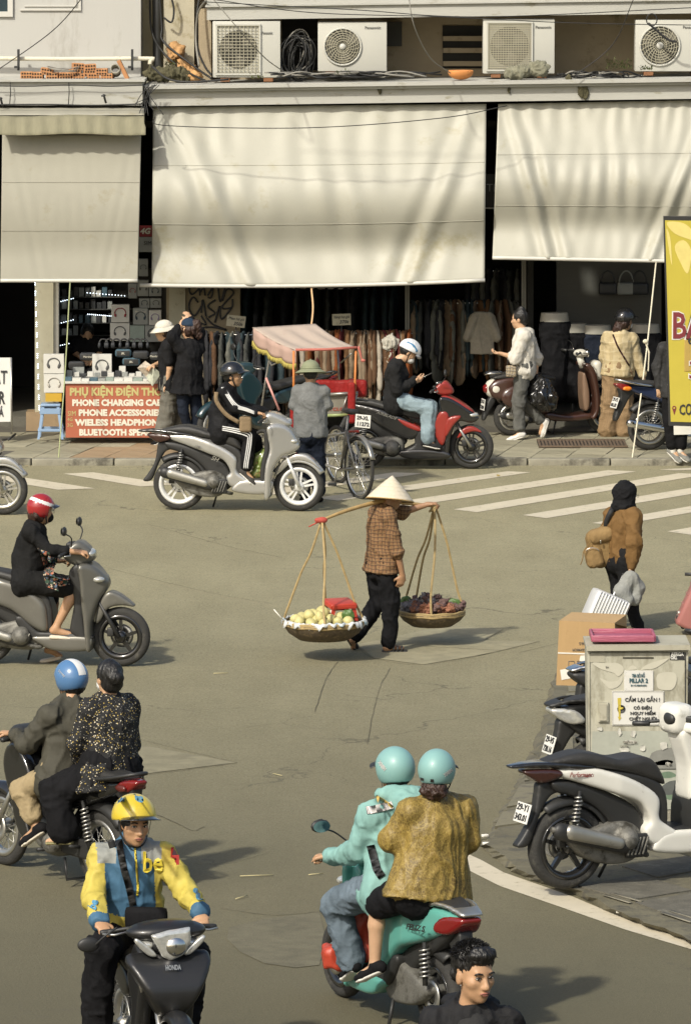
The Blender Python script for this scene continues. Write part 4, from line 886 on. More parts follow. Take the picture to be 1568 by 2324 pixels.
def scooter_gen(root,mp,md,wb=1.27,R=.265,rim=M_blkg,plate_lines=None,mirrors=False,style='cast',tail=M_red,ms=M_blk,rail=M_alloy,floor=None):
 """small-wheeled scooter with a flat floor, rounded shield and separate lower panel"""
 wheel(root,0,R,.055,style,rim,-1);wheel(root,wb,R,.047,style,rim,-1,nsp=5)
 pan(root,'side_panel',[(-.36,.80),(-.1,.835),(.15,.80),(.38,.73),(.56,.60),(.60,.45),(.59,.32),(.46,.36),(.27,.51),(.0,.60),(-.25,.70)],((-.36,.085),(.2,.175)),mp,.045)
 pan(root,'lower_panel',[(.44,.275),(.7,.29),(.98,.285),(1.0,.20),(.93,.15),(.66,.15),(.52,.21)],.165,floor or mp,.03)
 pan(root,'floorboard',[(.50,.33),(.58,.32),(.97,.30),(.98,.25),(.6,.24),(.42,.26),(.3,.42),(.36,.46)],.15,M_blk,.015)
 pan(root,'seat_skirt',[(.3,.74),(.52,.70),(.62,.60),(.64,.34),(.56,.30),(.5,.5),(.40,.66)],.135,M_blk,.02)
 obj('seat',sdf([panel([(-.24,.855),(.0,.885),(.22,.855),(.40,.80),(.54,.79),(.625,.70),(.60,.645),(.40,.72),(.1,.80),(-.22,.825)],wfun(((-.25,.10),(.3,.15))),.04)],.011,.02),M_seat,root)
 gr=sdf([panel([(-.40,.835),(-.2,.875),(.02,.84),(.0,.815),(-.2,.845),(-.38,.81)],wfun(((-.42,.07),(0,.16))),.012),panel([(-.30,.7),(.1,.7),(.1,.95),(-.30,.95)],wfun(((-.42,.04),(0,.13))),.01,op='s',sm=1)],.01,.01)
 obj('grab_rail',gr,rail,root)
 obj('tail_light',sdf([panel([(-.395,.80),(-.22,.79),(-.14,.70),(-.25,.68),(-.36,.74)],wfun(((-.40,.07),(-.15,.145))),.02)],.01,.01),tail,root)
 obj('underbody',sdf([panel([(-.28,.72),(.1,.60),(.4,.45),(.55,.32),(.48,.2),(.32,.2),(.24,.36),(.05,.48),(-.2,.62)],.09,.03)],.012,.02),M_blk,root)
 obj('rear_mudguard',sdf([panel([(-.30,.72),(-.1,.66),(-.2,.60),(-.30,.45),(-.38,.30),(-.43,.31),(-.38,.45),(-.34,.60)],.05,.012)],.01,.015),M_blk,root)
 fender(root,0,R,R+.03,20,120,.06,M_blk,'rear_hugger')
 en=obj('engine',sdf([panel([(-.06,.30),(.1,.36),(.34,.42),(.50,.40),(.55,.28),(.48,.16),(.3,.15),(.1,.19)],.12,.03),cap((.36,-.1,.28),(.36,-.16,.28),.085)],.012,.03),M_eng,root)
 fc=obj('fan_cover',xf(lathe([(0,.02),(.08,.02),(.092,0),(.092,-.03)],24),rotx(math.pi/2),(.36,-.165,.27)),M_blk,en)
 for k in range(7):obj('fan_slat',xf(rbox((0,0,0),(.010,.014,.12-.012*abs(k-3)),.002),roty(.45),(.30+k*.021,-.19,.27)),M_exh,fc)
 exhaust(root,(-.12,.36),(.30,.24),.052,pipe=(.5,.18,.55,.2),y=-.16)
 for s in(-1,1):spring(root,(-.02,s*.125,.60),(-.06,s*.14,.34),.03)
 pan(root,'leg_shield',[(.885,.93),(1.0,.93),(1.11,.83),(1.145,.74),(1.06,.60),(1.0,.40),(1.0,.18),(.95,.155),(.93,.4),(.91,.6),(.90,.78)],((.9,.22),(1.14,.09)),mp,.04)
 pan(root,'inner_panel',[(.80,.88),(.89,.94),(.93,.75),(.93,.45),(.96,.2),(.82,.30),(.80,.36),(.84,.6),(.80,.76)],.155,md,.025)
 obj('headset',sdf([panel([(.74,1.0),(.80,1.10),(.88,1.14),(.97,1.08),(1.02,.99),(.95,.93),(.84,.92)],wfun(((.74,.17),(1.0,.09))),.045)],.011,.02),mp,root)
 obj('headlight',sdf([ell((.975,0,1.02),(.05,.10,.05))],.009,0),M_lens,root)
 for s in(-1,1):obj('turn_signal',sdf([ell((1.06,s*.12,.80),(.06,.05,.03))],.009,0),M_lens,root)
 obj('dash',rbox((.79,0,1.10),(.06,.18,.04),.012),M_blk,root)
 bars(root,.80,1.06,.34)
 fork(root,1.04,.62,wb,R,.08,M_blk)
 obj('front_fender',sdf([panel([(wb-.22,.40),(wb-.19,.57),(wb-.11,.68),(wb-.0,.66),(wb+.145,.545),(wb+.02,.56),(wb-.1,.53),(wb-.17,.42)],wfun(((wb-.1,.09),(wb+.14,.05))),.02),panel([(wb-.3,.2),(wb+.3,.2),(wb+.3,.54),(wb-.3,.54)],.058,.005,op='s',sm=1)],.01,.01),mp,root)
 if mirrors:
  for s in(-1,1):mirror(root,(.83,s*.2,1.10),(.80,s*.36,1.24),out=s)
 obj('stand',tube([A(.42,.1,.2),A(.36,.17,.02)],.012,6),M_blk,root)
 if plate_lines:plate(root,(-.385,0,.52),.3,plate_lines)
def underbone(root,mp,m2,wb=1.22,R=.285,plate_lines=None,chrome=True,mirrors=True,shock=M_alloy,rail=M_blk,sig=M_amber):
 """step-through motorbike with wire wheels and leg shields"""
 wheel(root,0,R,.042,'wire',M_alloy,0);wheel(root,wb,R,.036,'wire',M_alloy,-1)
 pan(root,'side_panel',[(-.42,.83),(-.15,.80),(.15,.755),(.40,.70),(.50,.60),(.36,.53),(.15,.58),(-.08,.66),(-.35,.78)],((-.42,.05),(.1,.12)),mp,.03)
 obj('seat',sdf([panel([(-.32,.855),(-.05,.865),(.2,.83),(.40,.79),(.55,.775),(.58,.72),(.42,.70),(.15,.76),(-.3,.815)],wfun(((-.3,.10),(.25,.13))),.035)],.011,.02),M_seat,root)
 gr=obj('grab_rail',join(tube(bez([A(-.02,.13,.80),A(-.25,.13,.84),A(-.43,.06,.88),A(-.43,-.06,.88),A(-.25,-.13,.84),A(-.02,-.13,.80)],6),.014,8)),rail,root)
 obj('tail_light',sdf([panel([(-.47,.835),(-.34,.835),(-.26,.77),(-.36,.745),(-.44,.79)],wfun(((-.47,.05),(-.3,.09))),.02)],.009,.01),M_red,root)
 for s in(-1,1):obj('turn_signal',sdf([ell((-.33,s*.085,.775),(.065,.02,.03))],.009,0),sig,root)
 obj('frame_tunnel',sdf([panel([(.36,.66),(.55,.60),(.72,.66),(.85,.85),(.93,.80),(.80,.52),(.66,.42),(.45,.46)],.07,.03)],.012,.02),M_blk,root)
 obj('rear_mudguard',sdf([panel([(-.40,.79),(-.15,.74),(-.26,.68),(-.36,.52),(-.44,.38),(-.48,.40),(-.44,.54),(-.40,.68)],.05,.012)],.01,.015),M_blk,root)
 fender(root,0,R,R+.03,60,140,.055,M_blk,'rear_hugger')
 en=obj('engine',sdf([panel([(.34,.40),(.5,.44),(.72,.42),(.76,.33),(.7,.24),(.5,.18),(.36,.22)],.10,.03),cap((.42,-.1,.29),(.42,-.14,.29),.085),cap((.42,.1,.29),(.42,.13,.29),.085),cap((.62,0,.33),(.82,0,.36),.07)],.012,.03),M_eng,root)
 for k in range(5):obj('cooling_fin',xf(lathe([(0,-.004),(.085,-.004),(.085,.004),(0,.004)],16),roty(1.45),(.66+k*.03,0,.335+k*.004)),M_eng,en)
 obj('chain_case',sdf([panel([(-.08,.32),(.0,.36),(.35,.34),(.42,.29),(.35,.23),(0,.22),(-.07,.25)],.022,.01,.10)],.01,.01),M_blk,root)
 obj('swing_arm',join(*[tube([A(.36,s*.07,.33),A(.0,s*.085,R)],.02,8)for s in(-1,1)]),M_blk,root)
 e0,e1=A(-.34,-.15,.36),A(.28,-.15,.24);d=nrm(e1-e0)
 ex=obj('exhaust',tube([e0-d*.02,e0,e0+d*.06,e1,e1+d*.1],[.03,.046,.05,.05,.022],14),M_chrome if chrome else M_blk,root)
 obj('exhaust_pipe',tube(bez([e1+d*.08,A(.5,-.13,.17),A(.78,-.07,.2),A(.84,0,.3)],6),.016,8),M_chrome if chrome else M_eng,ex)
 if not chrome:obj('heat_shield',tube([e0+d*.08+A(0,-.012,.008),e1-d*.05+A(0,-.012,.008)],[.045,.046],12),M_exh,ex)
 for s in(-1,1):spring(root,(.07,s*.125,.64),(-.01,s*.12,.30),.028,9,shock)
 for s in(-1,1):pan(root,'leg_shield',[(.66,.74),(.82,.94),(.95,.92),(1.0,.78),(.93,.58),(.82,.32),(.70,.27),(.68,.34),(.76,.56)],.045,mp,.02,yc=s*.125)
 obj('front_cowl',sdf([panel([(.82,.96),(.97,.93),(1.06,.82),(1.09,.70),(1.04,.60),(.96,.58),(.90,.75)],wfun(((.85,.17),(1.08,.06))),.04)],.011,.02),mp,root)
 obj('headset',sdf([panel([(.74,.99),(.80,1.06),(.92,1.07),(1.02,1.02),(1.05,.95),(.95,.90),(.82,.91)],wfun(((.76,.17),(1.04,.10))),.04)],.011,.02),m2,root)
 obj('headlight',sdf([ell((1.01,0,.98),(.055,.09,.055))],.009,0),M_lens,root)
 for s in(-1,1):obj('turn_signal',sdf([ell((.985,s*.125,.965),(.045,.05,.028))],.009,0),sig,root)
 bars(root,.80,1.03,.33)
 fork(root,.96,.66,wb,R,.075,M_alloy)
 fender(root,wb,R,R+.012,25,165,.062,mp)
 for s in(-1,1):obj('footpeg',tube([A(.45,s*.1,.24),A(.45,s*.25,.25)],.014,8),M_blk,root);obj('passenger_peg',tube([A(.12,s*.1,.30),A(.10,s*.22,.32)],.013,8),M_blk,root)
 if mirrors:
  for s in(-1,1):mirror(root,(.82,s*.2,1.04),(.80,s*.34,1.20),out=s)
 obj('centre_stand',tube([A(.3,.12,.2),A(.22,.16,.06),A(.22,-.16,.06),A(.3,-.12,.2)],.011,6),M_blk,root)
 if plate_lines:plate(root,(-.46,0,.60),.35,plate_lines)
SCT='scooter'
b1=place('scooter','shiny silver scooter with white wheels, ridden by the man in a striped tracksuit',SCT,(408,1157),(682,1160))
scooter_sh(b1,M_silver,mat('white_alloy',(.72,.72,.70),rough=.35,metal=.3),plate_lines=None)
text('SH',.07,M_alloy,b1,A(.42,-.172,.60),(1,0,-.35),(.3,0,1),shear=.3);text('125i',.04,M_blk,b1,A(.22,-.165,.73),(1,0,-.2),(.2,0,1),shear=.3)
b2=place('scooter','matt grey scooter under the woman in the red helmet, left edge',SCT,(-32,1506),(278,1512))
scooter_gen(b2,M_greyp,M_blk,wb=1.24,R=.27,rim=M_blkg,mirrors=True)
b3=place('scooter','silver scooter nose and front wheel just entering at the left edge',SCT,(-265,1166),(2,1168));scooter_sh(b3,M_silver,M_alloy,rack=False)
b4=place('motorbike','black motorbike carrying the blue-helmeted man and the floral-blouse woman','motorbike',(236,2020),None,yaw=math.radians(180-52))
underbone(b4,M_blkg,M_blk,chrome=False,mirrors=False,sig=mat('dark_lens',(.10,.02,.015),rough=.2))
b5=place('motorbike','matt black motorbike ridden toward us by the man in the yellow jacket','motorbike',(292,2432),None,yaw=math.radians(-74));underbone(b5,mat('matt_black_paint',(.014,.014,.014),rough=.38,var=.1,coat=.2),mat('matt_black_paint'),chrome=False,mirrors=False,rail=M_blk,sig=M_lens)
b6=place('scooter','teal electric scooter carrying two riders in teal helmets',SCT,(1000,2352),None,yaw=math.radians(180-63))
scooter_gen(b6,M_teal,M_teal,wb=1.30,R=.255,rim=M_blkg,mirrors=False)
mirror(b6,(.83,.2,1.08),(.80,.40,1.19),out=1)
text('FELIZ S',.05,M_ink,b6,A(.0,.178,.69),(-1,0,.10),(0,0,1),shear=.3,fit=.25,bold=.001);plate(b6,(-.41,0,.47),.3,[],.19)
b7=place('scooter','dusty white scooter parked on the near pavement beside the cabinet',SCT,(1283,2016),None,z0=.055,yaw=math.radians(27));scooter_sh(b7,M_whitep,M_eng,spokes='cast',plate_lines=['29-Y1','343.01'],rim=M_blkg,performance='Performance')
steer(b7,1.08,math.radians(30),('headset','headlight','dash','handlebar'),(-.10,0,.05))
obj('instrument_cowl',sdf([bx((.90,.03,1.13),(.10,.13,.11),.07)],.011,0),M_whitep,b7);obj('cowl_hole',sdf([ell((.815,-.02,1.14),(.03,.07,.05))],.009,0),M_blk,b7);pan(b7,'steering_column',[(.86,1.04),(.98,1.05),(1.02,.80),(.99,.58),(.93,.58),(.93,.80)],.11,M_whitep,.03)
b10=place('scooter','red and black scooter under the man reading his phone',SCT,(828,1062),(1071,1064));
def airblade(root):
 wb,R=1.28,.27
 wheel(root,0,R,.052,'cast',M_blkg,-1);wheel(root,wb,R,.046,'twin',M_blkg,-1)
 pan(root,'side_panel',[(-.22,.80),(.1,.75),(.45,.64),(.66,.48),(.58,.36),(.42,.40),(.2,.52),(.0,.64),(-.15,.73)],((-.2,.08),(.2,.16)),M_blkg,.03)
 pan(root,'side_stripe',[(.40,.62),(.66,.52),(.67,.46),(.5,.52)],.168,M_redp,.008)
 obj('seat',sdf([panel([(-.20,.83),(.05,.835),(.25,.79),(.45,.735),(.62,.73),(.70,.66),(.66,.61),(.40,.67),(.1,.75),(-.18,.80)],wfun(((-.2,.09),(.3,.145))),.035)],.011,.02),M_seat,root)
 obj('grab_rail',sdf([panel([(-.27,.83),(-.1,.86),(.05,.83),(.04,.81),(-.1,.835),(-.25,.81)],.12,.012)],.01,.01),M_blkg,root)
 obj('tail_light',sdf([panel([(-.27,.79),(-.14,.78),(-.1,.72),(-.2,.73)],.09,.015)],.01,.01),M_red,root)
 pan(root,'tunnel',[(.60,.45),(.70,.50),(.86,.60),(.92,.80),(.98,.70),(.95,.40),(1.0,.16),(.75,.13),(.48,.15),(.45,.22),(.6,.3)],.15,M_blk,.03)
 pan(root,'floor_panel',[(.42,.22),(.7,.25),(1.0,.22),(1.02,.14),(.75,.12),(.48,.14)],.175,M_blkg,.02)
 pan(root,'inner_shield',[(.83,.50),(.88,.66),(.96,.72),(1.02,.64),(.98,.36),(.92,.30)],.185,M_redp,.025)
 pan(root,'front_shield',[(.90,.86),(1.0,.88),(1.16,.80),(1.34,.66),(1.37,.60),(1.28,.56),(1.13,.58),(1.05,.42),(1.02,.2),(.96,.2),(.97,.45),(.93,.66)],((.92,.19),(1.35,.06)),M_blkg,.03)
 pan(root,'red_cowl',[(.92,.885),(1.02,.885),(1.2,.79),(1.35,.66),(1.24,.715),(1.08,.76),(.96,.80)],((.92,.175),(1.35,.055)),M_redp,.02)
 pan(root,'red_wing',[(1.0,.62),(1.17,.655),(1.08,.55),(.98,.40)],.197,M_redp,.01)
 obj('headlight',sdf([ell((1.29,0,.655),(.08,.09,.035))],.009,0),M_lens,root)
 obj('headset',sdf([panel([(.84,.97),(.92,1.05),(.99,1.06),(1.07,.95),(1.03,.90),(.9,.90)],wfun(((.84,.14),(1.07,.06))),.03)],.011,.02),M_redp,root)
 obj('dash',rbox((.90,0,1.03),(.1,.18,.05),.02),M_blkg,root)
 bars(root,.86,.985,.33)
 mirror(root,(.92,-.16,1.04),(.98,-.26,1.16),out=-1)
 obj('front_fender',sdf([panel([(wb-.17,.37),(wb-.10,.49),(wb+.02,.52),(wb+.15,.44),(wb+.03,.455),(wb-.08,.42)],wfun(((wb-.1,.085),(wb+.15,.05))),.015)],.01,.01),M_redp,root)
 fork(root,1.10,.56,wb,R,.075,M_alloy)
 en=obj('engine',sdf([panel([(-.04,.31),(.1,.37),(.34,.40),(.46,.36),(.46,.2),(.3,.15),(.1,.2)],.12,.03),cap((.34,-.1,.26),(.34,-.15,.26),.09)],.012,.03),M_eng,root)
 fc=obj('fan_cover',xf(lathe([(0,.02),(.09,.02),(.1,0),(.1,-.03)],24),rotx(math.pi/2),(.34,-.155,.25)),M_blk,en)
 for k in range(7):obj('fan_slat',xf(rbox((0,0,0),(.012,.014,.13-.012*abs(k-3)),.002),roty(.45),(.275+k*.022,-.18,.25)),M_exh,fc)
 obj('underbody',sdf([panel([(-.2,.72),(.1,.6),(.45,.42),(.5,.3),(.3,.3),(.1,.45),(-.1,.6)],.09,.03)],.012,.02),M_blk,root)
 obj('rear_mudguard',sdf([panel([(-.2,.72),(-.05,.66),(-.15,.6),(-.27,.45),(-.34,.32),(-.38,.34),(-.32,.48),(-.25,.62)],.05,.012)],.01,.015),M_blk,root)
 exhaust(root,(-.16,.36),(.26,.26),.05,y=-.17)
 spring(root,(.04,-.12,.62),(-.03,-.13,.34),.03,8)
 text('AIRBLADE',.05,M_alloy,root,A(.27,-.166,.655),(1,0,-.33),(.3,0,1),shear=.4,fit=.26)
airblade(b10)
b11=place('motorbike','dark teal motorbike parked on the pavement behind the silver scooter','motorbike',(690,1008),None,z0=SZ,yaw=math.radians(180+30));underbone(b11,M_dteal,M_dteal,chrome=True)
def retro(root):
 wb,R=1.22,.235
 wheel(root,0,R,.05,'cast',M_alloy,0);wheel(root,wb,R,.045,'cast',M_alloy,0)
 pan(root,'rear_body',[(-.33,.62),(-.2,.73),(.1,.75),(.40,.70),(.52,.58),(.52,.38),(.42,.28),(.2,.30),(0,.42),(-.25,.48)],((-.3,.13),(.15,.20)),M_maroon,.06);obj('tail_cowl',sdf([ell((-.22,0,.60),(.13,.15,.13))],.011,0),M_cream,root)
 obj('side_cowl',sdf([ell((.12,-.15,.50),(.30,.075,.17)),ell((.12,.15,.50),(.30,.075,.17))],.012,.02),M_maroon,root)
 obj('seat',sdf([panel([(-.25,.76),(.0,.81),(.3,.79),(.50,.76),(.54,.70),(.3,.70),(-.2,.72)],.14,.04)],.011,.02),M_seat,root)
 obj('tail_light',sdf([ell((-.335,0,.60),(.04,.07,.06))],.009,0),M_red,root);obj('rear_rack',tube(bez([A(-.1,.1,.8),A(-.3,.09,.8),A(-.36,0,.78),A(-.3,-.09,.8),A(-.1,-.1,.8)],5),.012,8),M_chrome,root)
 pan(root,'floorboard',[(.42,.29),(.7,.25),(.98,.27),(1.0,.20),(.7,.175),(.45,.20)],.18,M_maroon,.025)
 pan(root,'leg_shield',[(.98,.22),(1.03,.32),(1.02,.55),(.96,.78),(.90,.88),(.95,.91),(1.04,.80),(1.09,.56),(1.10,.34),(1.04,.2)],.245,M_maroon,.03)
 pan(root,'inner_panel',[(.93,.30),(.99,.34),(.99,.55),(.94,.76),(.90,.76),(.90,.5)],.13,mat('inner_brown',(.2,.13,.085),rough=.4,var=.15),.03)
 obj('steering_column',tube([A(.93,0,.84),A(.89,0,.99)],.045,12),M_cream,root)
 obj('headset',sdf([ell((.90,0,1.02),(.09,.10,.055))],.01,0),M_cream,root);obj('headlight',sdf([ell((.98,0,1.02),(.04,.07,.06))],.009,0),M_chrome,root)
 obj('luggage_box',sdf([bx((1.10,0,.80),(.06,.13,.13),.05)],.012,0),M_cream,root)
 bars(root,.86,1.04,.34,back=.10,drop=-.0);mirror(root,(.87,.2,1.05),(.80,.42,1.18),out=1,m=M_chrome)
 fender(root,wb,R,R+.012,20,160,.07,M_maroon);fork(root,1.03,.5,wb,R,.07,M_alloy)
 obj('engine',sdf([panel([(-.02,.26),(.2,.3),(.42,.26),(.4,.16),(.1,.17)],.1,.03)],.012,.02),M_eng,root);exhaust(root,(-.15,.27),(.2,.2),.045,y=-.14)
 obj('rear_mudguard',sdf([panel([(-.28,.5),(-.2,.48),(-.3,.3),(-.36,.2),(-.39,.22),(-.34,.4)],.05,.012)],.01,.01),M_blk,root)
 obj('stand',tube([A(.55,.12,.2),A(.5,.15,.03),A(.5,-.15,.03),A(.55,-.12,.2)],.012,6),M_blk,root)
 for s in(-1,1):obj('turn_signal',sdf([ell((1.08,s*.2,.62),(.03,.03,.03))],.009,0),M_chrome,root)
 plate(root,(-.375,0,.40),.12,['29-K1','128.04'],.17)
b13=place('scooter','maroon retro scooter with cream rear parked outside the clothes shop',SCT,(1160,988),None,z0=SZ,yaw=math.radians(14));retro(b13)
b14=place('motorbike','navy blue motorbike with chrome exhaust beside the yellow banner','motorbike',(1472,1021),None,z0=SZ,yaw=math.radians(20));underbone(b14,M_navy,M_navy,chrome=True,rail=M_chrome,plate_lines=['29-F2','061.83'])
b8=place('scooter','dark parked scooter with clear tail lamp poking out behind the cabinet',SCT,(1352,1838),None,z0=.055,yaw=math.radians(20));scooter_gen(b8,M_blkg,M_blk,R=.27,plate_lines=['29-V5','720.16'],rail=M_blk,tail=M_lens)
b9=place('scooter','black parked scooter with chrome rack under the cardboard box',SCT,(1396,1748),None,z0=.055,yaw=math.radians(20));scooter_gen(b9,M_blkg,M_blk,R=.27,rail=M_chrome,tail=M_blk)
HS=1.0
# ------------------------------------------------------------------ people
SK1=skin('skin_warm',(0.42,0.245,0.135));SK2=skin('skin_tan',(0.33,0.185,0.10));SK3=skin('skin_pale',(0.50,0.31,0.185))
M_hair=mat('black_hair',(0.010,0.009,0.008),rough=0.45,var=.4,vs=40,bump=.6,bs=90,stretch=(1,1,.3));M_hairb=mat('brown_hair',(0.035,0.016,0.010),rough=0.5,var=.4,vs=40,bump=.6,bs=90)
M_eye=mat('eye_white',(0.62,0.58,0.52),rough=.25,var=.02);M_iris=mat('iris_dark',(0.012,0.008,0.006),rough=.2);M_lip=skin('lip',(0.30,0.115,0.085));M_strap=mat('strap_black',(.014,.014,.014),rough=.7)
M_mask=cloth('face_mask',(.62,.62,.60),var=.05)
class Fr:
 def __init__(s,c,yaw,pitch=0,roll=0,k=1.0):
  y,p=math.radians(yaw),math.radians(pitch);s.c=np.asarray(c,float);s.k=k
  f=A(math.cos(y)*math.cos(p),math.sin(y)*math.cos(p),-math.sin(p));r=nrm(np.cross(f,A(0,0,1)));u=np.cross(r,f)
  a=math.radians(roll);s.r=r*math.cos(a)+u*math.sin(a);s.u=u*math.cos(a)-r*math.sin(a);s.f=f
  s.M=np.stack([s.r,s.f,s.u])
 def __call__(s,x,y,z):return s.c+s.k*(s.r*x+s.f*y+s.u*z)
 def ell(s,c,r,**kw):return ell(s(*c),A(*r)*s.k,s.M,**kw)
 def cap(s,a,b,r0,r1=None,**kw):return cap(s(*a),s(*b),r0*s.k,None if r1 is None else r1*s.k,**kw)
def head_prims(F,face=True):
 P=[F.ell((0,-.012,.035),(.074,.094,.086)),F.ell((0,.022,-.02),(.063,.07,.088),k=.03),F.ell((0,.034,-.072),(.046,.048,.042),k=.03),F.ell((0,.062,-.098),(.022,.02,.018),k=.02)]
 if face:
  for s in(-1,1):
   P+=[F.ell((s*.043,.053,-.022),(.024,.028,.024),k=.02),F.ell((s*.032,.097,.004),(.019,.014,.012),op='s',k=.014),F.ell((s*.075,-.006,-.012),(.010,.022,.033),k=.006),F.ell((s*.012,.094,-.040),(.010,.012,.009),k=.008)]
  P+=[F.cap((0,.087,.006),(0,.106,-.036),.008,.013,k=.010),F.cap((-.036,.080,.024),(.036,.080,.024),.010,k=.012),F.ell((0,.089,-.067),(.024,.012,.012),k=.01)]
 return P
def face_parts(root,F,L,smile=0):
 for s in(-1,1):
  obj('eye',sdf([F.ell((s*.032,.0805,.003),(.0135,.010,.0065))],.0025,0),M_eye,root,off=L)
  obj('iris',sdf([F.ell((s*.032+.003,.0890,.003),(.0058,.004,.0060))],.0018,0),M_iris,root,off=L)
  obj('eyelid',tube(bez([F(s*.046,.080,.003),F(s*.038,.0890,.0095),F(s*.028,.0915,.0095),F(s*.018,.088,.002)],4),.0022*F.k,5),M_iris,root,off=L)
  obj('eyebrow',tube(bez([F(s*.052,.080,.020),F(s*.040,.0905,.0275),F(s*.024,.0935,.0245),F(s*.016,.093,.022)],4),[.002*F.k]+[.0042*F.k]*11+[.003*F.k],5),M_hair,root,off=L)
 obj('lip',sdf([F.cap((-.021,.0925,-.0655),(.021,.0925,-.0655),.0045,k=.004),F.ell((0,.0975,-.0625),(.017,.006,.0045)),F.ell((0,.097,-.0715),(.015,.007,.0058))],.0028,.004),M_lip,root,off=L)
 obj('mouth_line',tube(bez([F(-.022,.094,-.0665),F(-.008,.1015,-.067),F(.008,.1015,-.067),F(.022,.094,-.0665)],4),.0014*F.k,5),M_iris,root,off=L)
def hand_prims(w,d,n,curl=.6,side=1,k=1.0,spread=.2):
 """w wrist, d direction to knuckles, n palm normal, side +1: thumb lies along +(d x n)"""
 d=nrm(d);n=nrm(np.asarray(n,float)-d*np.dot(n,d));t=np.cross(d,n)*side;P=[ecap(w,w+d*.035*k,.027*k,.016*k,.036*k,.014*k,t),ecap(w+d*.035*k,w+d*.082*k,.036*k,.014*k,.038*k,.012*k,t)]
 for i,(o,l)in enumerate(((.030,.068),(.010,.076),(-.010,.072),(-.029,.056))):
  b=w+(d*(.086-.004*abs(i-1))+t*o)*k;c1=curl*(1+.06*i);d1=nrm(d*math.cos(c1*.75)+n*math.sin(c1*.75)+t*o*spread*3);d2=nrm(d*math.cos(c1*1.7)+n*math.sin(c1*1.7));d3=nrm(d*math.cos(c1*2.3)+n*math.sin(c1*2.3))
  p1=b+d1*l*.48*k;p2=p1+d2*l*.32*k;p3=p2+d3*l*.22*k
  P+=[cap(b-d*.008*k,p1,.0098*k,.0090*k,k=.006),cap(p1,p2,.0090*k,.0082*k,k=.004),cap(p2,p3,.0082*k,.0072*k,k=.004)]
 b=w+(d*.028+t*.030)*k;p1=b+nrm(d*.6+t*.7+n*.25)*.040*k;p2=p1+nrm(d*.85+t*.15+n*(.3+curl*.3))*.034*k
 P+=[cap(w+(d*.018+t*.014)*k,p1,.015*k,.0115*k,k=.01),cap(p1,p2,.0115*k,.009*k,k=.006)]
 return P
